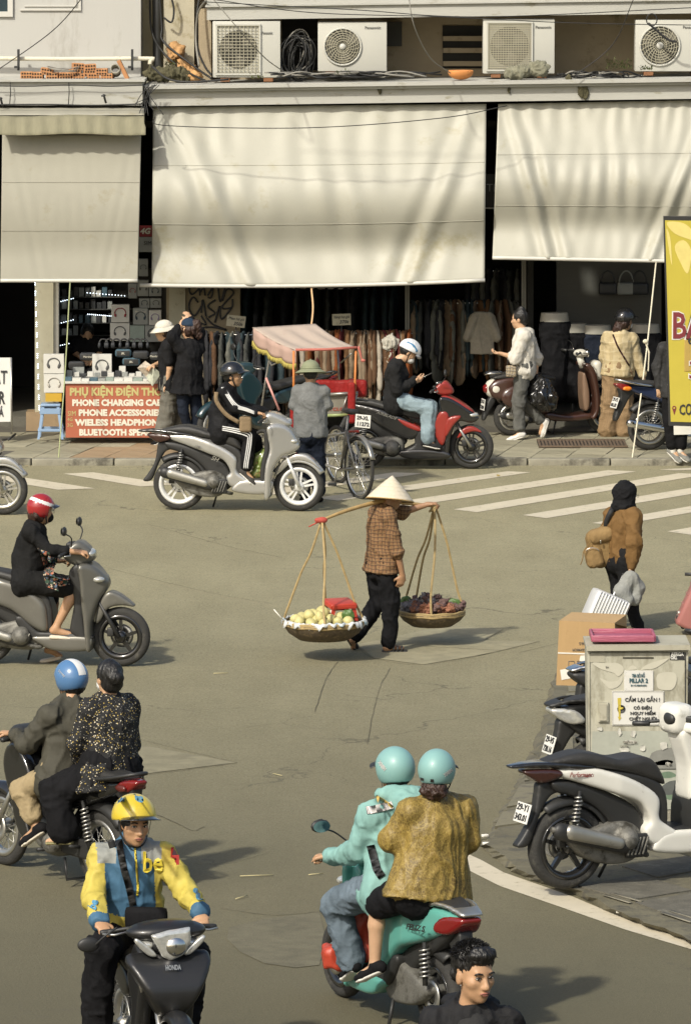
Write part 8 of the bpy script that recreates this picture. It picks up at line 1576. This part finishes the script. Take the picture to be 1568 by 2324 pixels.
# ------------------------------------------------------------------ banner, A-board, drain, phone stall
Yb_=G(1530,1050,SZ)[1]-.35
bn=empty('sign_banner',W(1560,960,Yb_),0,'tall yellow advertising banner with maroon letters at the right edge','sign');Ln=np.array(bn.location);M_ban=mat('banner_yellow',(.44,.365,.05),rough=.35,var=.06,vs=3);M_mar=mat('banner_maroon',(.16,.022,.026),rough=.5);M_ban2=mat('banner_gold',(.62,.52,.18),rough=.25)
f=[W(1521,957,Yb_),W(1700,962,Yb_),W(1700,503,Yb_),W(1508,500,Yb_)];obj('panel',hexa([p-Ln for p in f+[p+A(0,.08,0)for p in f]]),M_ban,bn,smooth=False)
f=[W(1517,966,Yb_+.004),W(1700,972,Yb_+.004),W(1700,493,Yb_+.004),W(1505,491,Yb_+.004)];obj('frame',hexa([p-Ln for p in f+[p+A(0,.1,0)for p in f]]),M_blk,bn,smooth=False)
bq=lambda x,y,d=-.004:W(x,y,Yb_+d)-Ln;sB=px_m(Yb_)
for off_,m_,b_ in((-.003,M_sign,.022),(-.008,M_mar,.008)):text('BÁNH',.44,m_,bn,bq(1523-(1 if b_>.01 else 0),742,off_),(1,0,0),(0,0,1),align='LEFT',bold=b_,sx=.72)
obj('price_panel',sdf([bx(bq(1620,798,.0),(.36,.006,.24),.005)],.008,0),mat('banner_tan',(.36,.25,.06),rough=.5),bn)
text('GIÁ',.10,M_ink,bn,bq(1560,775,-.012),(1,0,0),(0,0,1),align='LEFT',bold=.006);text('35K',.30,M_sign,bn,bq(1560,842,-.010),(1,0,0),(0,0,1),align='LEFT',bold=.014);text('35K',.30,M_mar,bn,bq(1560,842,-.014),(1,0,0),(0,0,1),align='LEFT',bold=.003)
text('CƠ SỞ 1',.17,M_ink,bn,bq(1540,931,-.006),(1,0,0),(0,0,1),align='LEFT',bold=.004,sx=.62)
obj('map_pin',(np.array([bq(1529+4.6*math.cos(t),926-5*math.sin(t),-.006)for t in np.linspace(-.5,3.64,12)]+[bq(1529,942,-.006)]),[tuple(range(13))]),M_mar,bn,smooth=False);obj('pin_eye',xf(lathe([(0,0),(.011,0)],12),rotx(math.pi/2),bq(1529,926,-.009)),M_ban,bn)
for P in([(1512,505),(1545,505),(1568,520),(1600,560),(1568,545),(1530,530)],[(1530,560),(1550,545),(1568,570),(1560,620),(1545,600)],[(1511,520),(1520,540),(1524,600),(1519,580)]):V=[bq(x,y,-.0035)for x,y in cbez([A(*p_)for p_ in P],4)];obj('printed_drip',(np.array(V),[tuple(range(len(V)))]),M_ban2,bn,smooth=False)
obj('post',tube([W(1640,500,Yb_+.1)-Ln,A(W(1640,500,Yb_)[0],Yb_+.1,SZ)-Ln],.03,8),M_blk,bn)
tag(obj('number_board',xf(rbox((0,0,0),(.30,.02,.12),.004),roty(-.03),W(1556,975,Y7-.1)),M_plate,smooth=False),'white number plate of a hidden motorbike under the banner','plate')
ab_=empty('a_board',W(8,985,65.6),0,'white A-board with black letters at the left edge','sign');La=np.array(ab_.location);aq=lambda x,y,d=0:W(x,y,65.6+d)-La
f=[aq(-40,958),aq(25,957,0),aq(27,812,.10),aq(-40,812,.10)];obj('board',hexa(f+[p+A(0,.03,0)for p in f]),M_sign,ab_,smooth=False);obj('leg',tube([aq(26,812,.09),aq(27,985,.0)],.014,6),M_alloy,ab_);obj('leg',tube([aq(-38,812,.09),aq(-38,985,.0)],.014,6),M_alloy,ab_);obj('foot',tube([aq(20,998,-.1),aq(36,985,.15)],.014,6),M_blk,ab_)
for tx,x,y,s_,w_,b_ in(('ÁT',17.5,858,.24,None,.002),('R',11.5,904,.22,None,.006),('Á',8.8,937,.15,None,.003)):text(tx,s_,M_ink,ab_,aq(x,y,.10-(y-812)/146*.10-.008),(1,0,0),(0,.08,1),align='RIGHT',bold=b_,sx=.58)
gr_=empty('drain_grate',G(1322,1016,SZ),0,'long rusty drain grate set in the far pavement','drain');M_rustg=mat('rusty_iron',(.12,.085,.055),rough=.85,var=.3,vs=15)
g0,g1=G(1222,1016,SZ)[0]-gr_.location.x,G(1424,1016,SZ)[0]-gr_.location.x;obj('pan',box(((g0+g1)/2,.38,.004),(g1-g0,.78,.006)),M_ink,gr_,smooth=False);obj('rail',join(box(((g0+g1)/2,.0,.016),(g1-g0,.05,.02)),box(((g0+g1)/2,.77,.016),(g1-g0,.05,.02))),M_rustg,gr_,smooth=False)
for i in range(25):obj('bar',box((g0+.02+(g1-g0-.04)*i/24,.385,.015),(.024,.70,.018)),M_rustg,gr_,smooth=False)
# ------------------------------------------------------------------ phone stall
M_redb=mat('stall_red',(.36,.105,.055),rough=.5,var=.08,vs=2);M_oyl=mat('stall_yellow',(.45,.40,.16),rough=.6);M_stw=mat('stall_white',(.62,.59,.48),rough=.6);M_bx=[mat('box_white',(.55,.54,.49),rough=.5,var=.06),mat('box_grey',(.26,.27,.25),rough=.5,var=.15),mat('box_dark',(.035,.037,.04),rough=.4,var=.3),mat('box_blue',(.06,.11,.14),rough=.4,var=.3),mat('box_green',(.25,.30,.26),rough=.5,var=.3),mat('box_pink',(.38,.22,.22),rough=.5),mat('box_amber',(.48,.30,.03),rough=.4)]
M_hp=[mat('print_grey',(.07,.07,.068),rough=.5),mat('print_red',(.26,.02,.03),rough=.4),mat('print_faint',(.38,.36,.31),rough=.5),mat('print_navy',(.02,.04,.055),rough=.5),mat('print_lilac',(.25,.2,.33),rough=.5)]
Ys=65.4;ss=px_m(Ys)
tb=empty('stall_counter',W(260,993,Ys),0,'phone stall counter with red lettered front panel','counter');Lt=np.array(tb.location)
def lb_(x0,x1,y0,y1,Y0,Y1,L):V,F_=pbox(x0,x1,y0,y1,Y0,Y1);return V-L,F_
obj('front_panel',lb_(150,378,871,993,Ys,Ys+.03,Lt),M_redb,tb,smooth=False);obj('counter_top',lb_(146,380,866,870.6,Ys-.03,Ys+.75,Lt),M_bx[0],tb,smooth=False);obj('side_panel',lb_(150,154,871,993,Ys+.031,Ys+.7,Lt),M_redb,tb,smooth=False)
for tx,x0,w,y,sz,m in(('PHỤ KIỆN ÐIỆN THOẠI',158,232,890,.13,M_oyl),('PHONE CHARGING CABLES',163,232,914.7,.105,M_stw),('PHONE ACCESSORIES',178,191,937.3,.105,M_stw),('WIELESS HEADPHONES',170,212,959.5,.105,M_stw),('BLUETOOTH SPEAKERS',179,196,982,.105,M_stw),('SIM',155,18,939,.09,M_oyl),('4G',154,12,952,.06,M_oyl),('3G',154,12,965,.06,M_oyl)):
 text(tx,sz,m,tb,W(x0+w/2,y,Ys-.002)-Lt,(1,0,0),(0,0,1),fit=w/ss,bold=.006 if w>20 else.0)
def hphone(par,c,s,m,m2=None):
 V=[c+A(s*.5*math.cos(t),-.004,s*.45*math.sin(t)+s*.05)for t in np.linspace(.0,3.1416,14)]
 o=obj('headphone_print',tube(V,s*.045,5),m,par)
 for k_ in(-1,1):obj('ear_cup_print',xf(sdf([ell((0,0,0),(s*.14,.006,s*.26))],.008,0),roty(k_*.35),c+A(k_*s*.45,-.004,-s*.15)),m2 or m,par)
def carton(x0,x1,y0,y1,Y,k_,label,hp=None,tx=None,dep=.12,group=None):
 c=W((x0+x1)/2,y1,Y);s_=px_m(Y);w,h_=(x1-x0)/s_,(y1-y0)/s_;t=empty('product_box',c,0,label,'box',group)
 obj('carton',rbox((0,dep/2,h_/2),(w,dep,h_),.004),M_bx[k_],t,smooth=False)
 if hp is not None:hphone(t,A(0,-.003,h_*.5),min(w,h_)*.62,M_hp[hp])
 if tx:text(tx,h_*.2,M_stw,t,A(0,-.002,h_*.78),(1,0,0),(0,0,1),fit=w*.7)
 return t
z_=lambda a,b,c,d:(a*.25318,b*.25318,558.2+c*.25318,558.2+d*.25318)
for q_,Y,k_,hp,tx,lab in(((393,578,970,1144),65.5,0,0,None,'upper white headphone box stacked above the blue stool'),((396,580,1146,1316),65.5,0,2,None,'lower white headphone box with faint print above the blue stool'),((410,558,1320,1396),65.5,6,None,None,'amber cash box on the blue stool'),
 ((830,1005,970,1175),65.9,0,0,None,'white headphone box standing on the stall counter'),((1000,1163,525,685),67.2,0,1,None,'box with lilac and red headphones high in the phone shop'),((990,1165,690,850),67.2,0,0,None,'white headphone box below the lilac headphone box'),((1195,1330,557,706),67.2,1,3,'Marshall','grey headphone box with script lettering'),((1337,1448,575,708),67.2,0,4,None,'white box with pink cat headphones'),
 ((1168,1298,710,860),67.2,4,None,None,'greenish patterned box beside the headphone boxes'),((1302,1448,710,860),67.2,1,0,None,'pale box behind the woman in the bucket hat'),((1250,1345,470,555),67.3,1,3,None,'box with teal headphones under the awning'),((1350,1448,470,555),67.3,1,0,None,'box with black headphones under the awning corner'),((1235,1333,305,450),67.35,1,0,None,'headphone box beside the awning edge'),((1337,1450,355,450),67.35,1,3,None,'box with blue headphone behind the big awning'),((1245,1330,115,272),67.35,1,0,None,'headphone box in the gap between the awnings'),((1152,1230,335,470),67.4,1,1,None,'tall box with red headphones behind the cream awning'),((655,757,1090,1178),65.8,1,None,None,'small grey box on the stall counter by the rope'),((1070,1128,1080,1175),65.8,0,None,None,'upright white box on the stall counter')):
 carton(*z_(*q_),Y,k_,lab,hp,tx,.12)
xs=[575,650,733,806,882,950,1025,1110,1195,1285,1370,1455]
for i in range(11):carton(*z_(xs[i],xs[i+1]-3,1178+(i*7)%16,1234),Ys+.03,(3,0,0,3,1,4,0,0,4,0,0)[i],'small flat accessory box along the front of the stall counter',None,None,.15,'small boxes along the counter edge')
for i in range(13):carton(*z_(600+62*i,652+62*i,1120+(i*13)%30,1172),Ys+.3,(1,0,2,0,1,2,0,2,1,0,0,1,2)[i],'small accessory box in the second row on the counter',None,None,.12,'accessory boxes in the second row')
for i in range(46):
 r,c=divmod(i,12);x=395+c*52+random.uniform(0,10);y=(455,565,690,800)[r];hgt=random.uniform(50,92)
 if not(700<x<880 and r==3):carton(*z_(x,x+random.uniform(34,48),y-hgt,y),68.3,random.choice((0,1,1,2,2,3,0)),'boxed gadget on the dim back shelf of the phone shop',None,None,.15,'stock on the phone shop shelves')
sh=empty('display_shelves',W(230,985,68.4),0,'dark display shelves with lit edges in the phone shop','shelves');Lh=np.array(sh.location)
for y in(455,565,690,800,910):obj('shelf',lb_(*z_(360,1180,y+1,y+8),68.25,68.7,Lh),M_dark2,sh,smooth=False)
obj('back_panel',lb_(*z_(345,1480,200,1400),68.72,68.8,Lh),M_int,sh,smooth=False)
M_led=mat('led_white',(.8,.85,.9),emit=(.75,.88,1),es=5.0)
def leds(P,r=.010):return join(*[xf(lathe([(0,-.7),(1,0),(0,.7)],6),s=(r,r,r),t=p)for p in P])
ld=[W(*z3(318+37*t+random.uniform(-1,1),330+1120*t)[:2],66.98)for t in np.linspace(0,1,13)for _ in(0,)]
tag(obj('led_strip',leds([p+A(0,0,dz)for p in ld for dz in(-.025,0,.025)],.009),M_led),'vertical strip of white lights on the cream shop post','lights')['kind']='stuff'
for k_,(a,b)in enumerate((((440,525),(660,470)),((405,728),(660,662)),((400,925),(620,875)),((785,420),(1120,447)),((790,612),(1000,628)))):
 tag(obj('led_strip',leds([W(*z3(a[0]+(b[0]-a[0])*t,a[1]+(b[1]-a[1])*t)[:2],68.2)for t in np.linspace(0,1,13)],.008),M_led),['upper slanting row of shelf lights','middle slanting row of shelf lights','lower slanting row of shelf lights','top straight row of shelf lights','second straight row of shelf lights'][k_],'lights')['kind']='stuff'
for k_,(x,y,w,tx,mm)in enumerate(((793,990,155,'Marshall',2),(1108,960,150,'JBL',3),(1180,1035,165,'JBL',3),(1265,975,150,None,2),(1390,985,90,'Marshall',2),(690,1068,150,None,2))):
 c=W(*z3(x,y)[:2],66.1);w/=1/.25318*ss;t=empty('speaker',c,0,['dark framed speaker on the stall','upper navy cylinder speaker on the stall','lower navy cylinder speaker on the stall','black speaker behind the map','small black speaker by the bucket-hat woman','flat black speaker near the rope'][k_],'speaker')
 obj('speaker_body',sdf([bx((0,0,0),(w/2,.06,.05),.035)],.01,0),M_bx[mm],t);obj('grille',rbox((0,-.06,0),(w*.8,.006,.07),.003),M_blk,t)
 if tx:text(tx,.035,M_stw,t,A(0,-.064,0),(1,0,0),(0,0,1))
for k_,x in enumerate((930,985,1045,1115,1175,1235,1290)):
 c=W(*z3(x,890)[:2],66.5);t=empty('headphones',c,0,'dark headphones on a stand behind the speakers','headphones','headphones on stands at the stall');obj('headband',tube([(.05*math.cos(a),0,.05*math.sin(a)+.03)for a in np.linspace(0,3.14,10)],.012,6),M_hp[0],t)
 for s in(-1,1):obj('ear_cup',sdf([ell((s*.05,0,.0),(.022,.035,.045))],.01,0),M_bx[2],t)
stool('plastic_stool',W(*z3(462,1722)[:2],65.55),.34,.435,mat('blue_plastic',(.22,.32,.46),rough=.45,var=.08),'tall pale blue plastic stool holding white boxes',0,.25)
M_post=mat('post_cream',(.34,.315,.225),rough=.6,var=.1,dirt=(.16,.14,.09),ds=4,dth=.56);ps=empty('shop_post',W(104,978,67.0),0,'cream metal shop post left of the phone stall','post');Lq=np.array(ps.location)
obj('shaft',lb_(80,122,560,935,67.0,67.25,Lq),M_post,ps,smooth=False);obj('channel',lb_(122.5,134,560,935,67.05,67.25,Lq),M_alloy,ps,smooth=False);obj('stone_base',lb_(60,140,935.5,978,66.95,67.3,Lq),tile_m[2],ps,smooth=False)
pl=empty('graffiti_pillar',W(460,985,66.9),0,'tan pillar sprayed with black graffiti beside the clothes shop','pillar');Lq=np.array(pl.location);obj('pillar_face',lb_(378,545,560,985,66.95,67.3,Lq),mat('pillar_tan',(.25,.205,.13),rough=.85,var=.15,dirt=(.13,.105,.065),ds=3,dth=.55,bump=.2),pl,smooth=False);obj('pilaster',lb_(384,421,560,985,66.9,66.945,Lq),M_post,pl,smooth=False)
for st in([(230,40),(235,95),(270,115),(330,60),(345,40),(350,130)],[(350,95),(395,45),(410,130)],[(440,130),(500,40),(480,150),(440,150)],[(560,40),(585,200),(640,40)],[(610,190),(660,60),(735,100),(600,265),(715,265),(725,170)],[(330,210),(280,150),(235,200),(230,290),(290,360),(370,250)],[(365,330),(385,180),(420,370)],[(530,180),(440,250),(520,330),(450,380)],[(575,250),(520,440)],[(575,250),(600,400),(715,270)],[(365,360),(420,460),(340,440)],[(420,380),(500,460),(650,520)],[(370,525),(400,495),(520,495),(650,525)]):
 obj('graffiti_stroke',tube(bez([W(*zQ(*p_)[:2],66.93)-Lq for p_ in st],6),.012,5),M_ink,pl)
for k_,(zf,c,a,t1,t2,Y)in enumerate(((zQ,(765,425),.12,'Phao hạ giá','350k',66.6),(zI,(737,312),-.03,'hàng hạ giá','370k',66.7))):
 p=W(*zf(*c)[:2],Y);t=empty('price_card',p,0,['hand-lettered price card reading 350k','hand-lettered price card reading 370k'][k_],'sign');R_=roty(a);w=.235;obj('card',xf(rbox((0,0,0),(w,.006,.145),.002),R_),M_post,t,smooth=False)
 text(t1,.05,M_ink,t,R_@A(0,-.004,.032),R_@A(1,0,0),R_@A(0,0,1),fit=.2,shear=.3);text(t2,.06,M_ink,t,R_@A(.03,-.004,-.032),R_@A(1,0,0),R_@A(0,0,1),fit=.12,shear=.2,bold=.001);obj('stick',tube([(0,.01,-.07),(0,.01,-.25)],.008,6),M_blk,t)
s4=tag(obj('sim_sign',pbox(317,346,512,537,67.3,67.34),mat('sign_red',(.22,.02,.025),rough=.5),smooth=False),'small red 4G sign in the gap between awnings','sign');text('4G',.10,M_stw,s4,W(330,525,67.29),(1,0,0),(0,0,1),shear=.2,bold=.004)
s4=tag(obj('sim_sign',pbox(317,346,538,572,67.3,67.34),M_bx[1],smooth=False),'small white SIM sign under the red 4G sign','sign');text('SIM',.07,M_ink,s4,W(336,552,67.29),(1,0,0),(0,0,1))
s4=tag(obj('shop_sign',pbox(1095,1200,395,470,67.0,67.05),M_dark2,smooth=False),'dark shop sign glimpsed between the two white awnings','sign');text('TR',.14,M_bx[1],s4,W(1118,427,66.99),(1,0,0),(0,0,1));tag(obj('strip_light',pbox(1098,1180,471,474,66.98,67.0),M_bx[0],smooth=False),'pale strip under the dark shop sign','strip')
for k_,x in enumerate((924,1188)):tag(obj('shop_post',join(pbox(x-5,x-.5,560,880,67.3,67.36),pbox(x+.5,x+5,560,880,67.3,67.36)),mat('steel_post',(.16,.155,.13),rough=.5,metal=.5),smooth=False),['twin steel post in the middle of the clothes shop','twin steel post at the right end of the clothes shop'][k_],'post')
GC=[(.10,.055,.03),(.14,.075,.035),(.16,.05,.016),(.085,.02,.02),(.34,.30,.24),(.20,.15,.10),(.03,.03,.032),(.06,.062,.055),(.12,.12,.10),(.03,.045,.05)];GN=['brown','tan','rust','maroon','cream','beige','black','charcoal','grey','teal']
gm=[]
for i,c in enumerate(GC):
 vf=sdf([ecap((0,0,-.10),(0,0,-.62-.05*(i%3)),.026,.17,.034,.20,(1,0,0)),cap((0,-.16,-.12),(0,-.21,-.58),.034,.028),ecap((0,0,-.02),(0,0,-.10),.016,.05,.026,.16,(1,0,0))],.02,.03,disp=folds(.008,10,(1,.6,.4),i));gm.append(to_mesh('garment',vf,cloth('garment_'+GN[i],c)))
def rack(x0,x1,y,Y,n,label,gl,cs,legs=True):
 t=empty('clothes_rail',W((x0+x1)/2,y,Y),0,label,'clothes rail');L_=np.array(t.location);obj('rail',tube([W(x0,y,Y)-L_,W(x1,y,Y)-L_],.014,8),M_chrome,t)
 if legs:
  for x in(x0+3,x1-3):obj('upright',tube([W(x,y,Y)-L_,A(W(x,y,Y)[0],Y,.1)-L_],.014,8),M_blk,t)
 for i in range(n):
  k_=random.choice(cs);o=link('hanging_garment',gm[k_]);p=W(x0+6+(x1-x0-12)*i/(n-1),y,Y);o.location=p-A(0,0,.03);o.rotation_euler=(0,0,random.uniform(-.45,.45));o.scale=(1,1,random.uniform(.92,1.15))
  tag(o,GN[k_]+' garment hanging '+gl,'garment',GN[k_]+' garments '+gl)
rack(640,935,757,66.75,40,'front clothes rail behind the cyclo','on the front rail behind the cyclo',(0,0,1,1,2,3,3,4,5,0,5))
rack(462,632,760,66.5,14,'clothes rail beside the graffiti pillar','on the rail beside the graffiti pillar',(6,7,8,6,0,9))
rack(930,1180,688,67.9,26,'dim upper clothes rail inside the shop','on the dim upper rail',(0,5,7,9,6,8,1),False)
rack(1060,1180,615,68.4,10,'top rail in the clothes shop corner','on the top rail in the corner',(7,6,8),False);rack(560,900,655,68.8,16,'rail deep inside the clothes shop','deep inside the shop',(6,7,9),False)
c=W(*zH(120,270)[:2],67.5);tee=sdf([ecap((0,0,-.10),(0,0,-.66),.19,.035,.21,.05,(1,0,0),clip=(A(0,0,-.68),A(0,0,-1))),cap((.14,0,-.12),(.27,0,-.42),.075,.065),cap((-.14,0,-.12),(-.27,0,-.42),.075,.065),ecap((-.10,0,-.05),(.10,0,-.05),.05,.035,.05,.035,(1,0,0))],.014,.04,disp=folds(.006,9,(1,1,.3)))
o=tag(obj('hanging_sweater',tee,cloth('sweater_taupe',(.30,.27,.21))),'taupe sweater hung facing out at the clothes shop','sweater');o.location=c+A(0,0,.02);o.scale=(.74,.74,.82)
tag(obj('fur_stole',sdf([ell((0,0,0),(.10,.07,.11)),cap((0,0,-.05),(.0,0,-.6),.05,.045)],.012,.05,disp=folds(.02,18)),cloth('fur_white',(.42,.40,.34))),'white fuzzy stole hanging at the end of the front rail','stole').location=W(*zI(1065,470)[:2],66.6)
M_bust=mat('bust_cap',(.25,.24,.20),rough=.5,var=.1)
for k_,(X,Y,m,yy)in enumerate(((620,300,M_dark2,67.0),(748,375,M_dark,67.1),(915,385,M_denim,67.1),(1250,378,M_dark,67.2))):
 c=W(*zH(X,Y)[:2],yy);t=empty('mannequin',A(c[0],yy,.2),0,['tall mannequin bust with pale cap by the shop post','black mannequin bust behind the retro scooter','mannequin in navy denim beside the beige jacket','dark mannequin bust behind the white rope'][k_],'mannequin');z=c[2]-.2
 obj('neck_cap',xf(lathe([(0,.05),(.17,.05),(.185,-.06),(0,-.06)],24),t=(0,0,z),s=(1,.7,1)),M_bust,t,smooth='auto');obj('garment',sdf([ecap((0,0,z-.12),(0,0,z-.5),.20,.12,.15,.11,(1,0,0)),ecap((0,0,z-.5),(0,0,.35),.15,.11,.17,.13,(1,0,0))],.016,.03,disp=folds(.012,8)),M_blkcloth if m is not M_denim else m,t);obj('stand',tube([(0,0,.3),(0,0,0)],.02,8),M_blk,t)
pn=tag(obj('slatted_backdrop',pbox(1262,1500,560,860,68.6,68.7),mat('panel_grey',(.085,.085,.075),rough=.3,var=.1,vs=2,stretch=(1,1,8)),smooth=False),'dim grey slatted panel at the back of the right shop','backdrop')
for k_,x in enumerate((1378,1420,1450)):
 c=W(x,655,68.3);tag(obj('handbag',join(sdf([bx(c,(.12,.05,.08),.03)],.014,0),tube([c+A(.09*math.cos(a),0,.07+.16*math.sin(a))for a in np.linspace(0,3.14,12)],.012,6)),M_bx[(2,1,2)[k_]]),['black looped bag on the dim panel','grey bag on the dim panel, middle','black bag on the dim panel nearest the banner'][k_],'handbag')
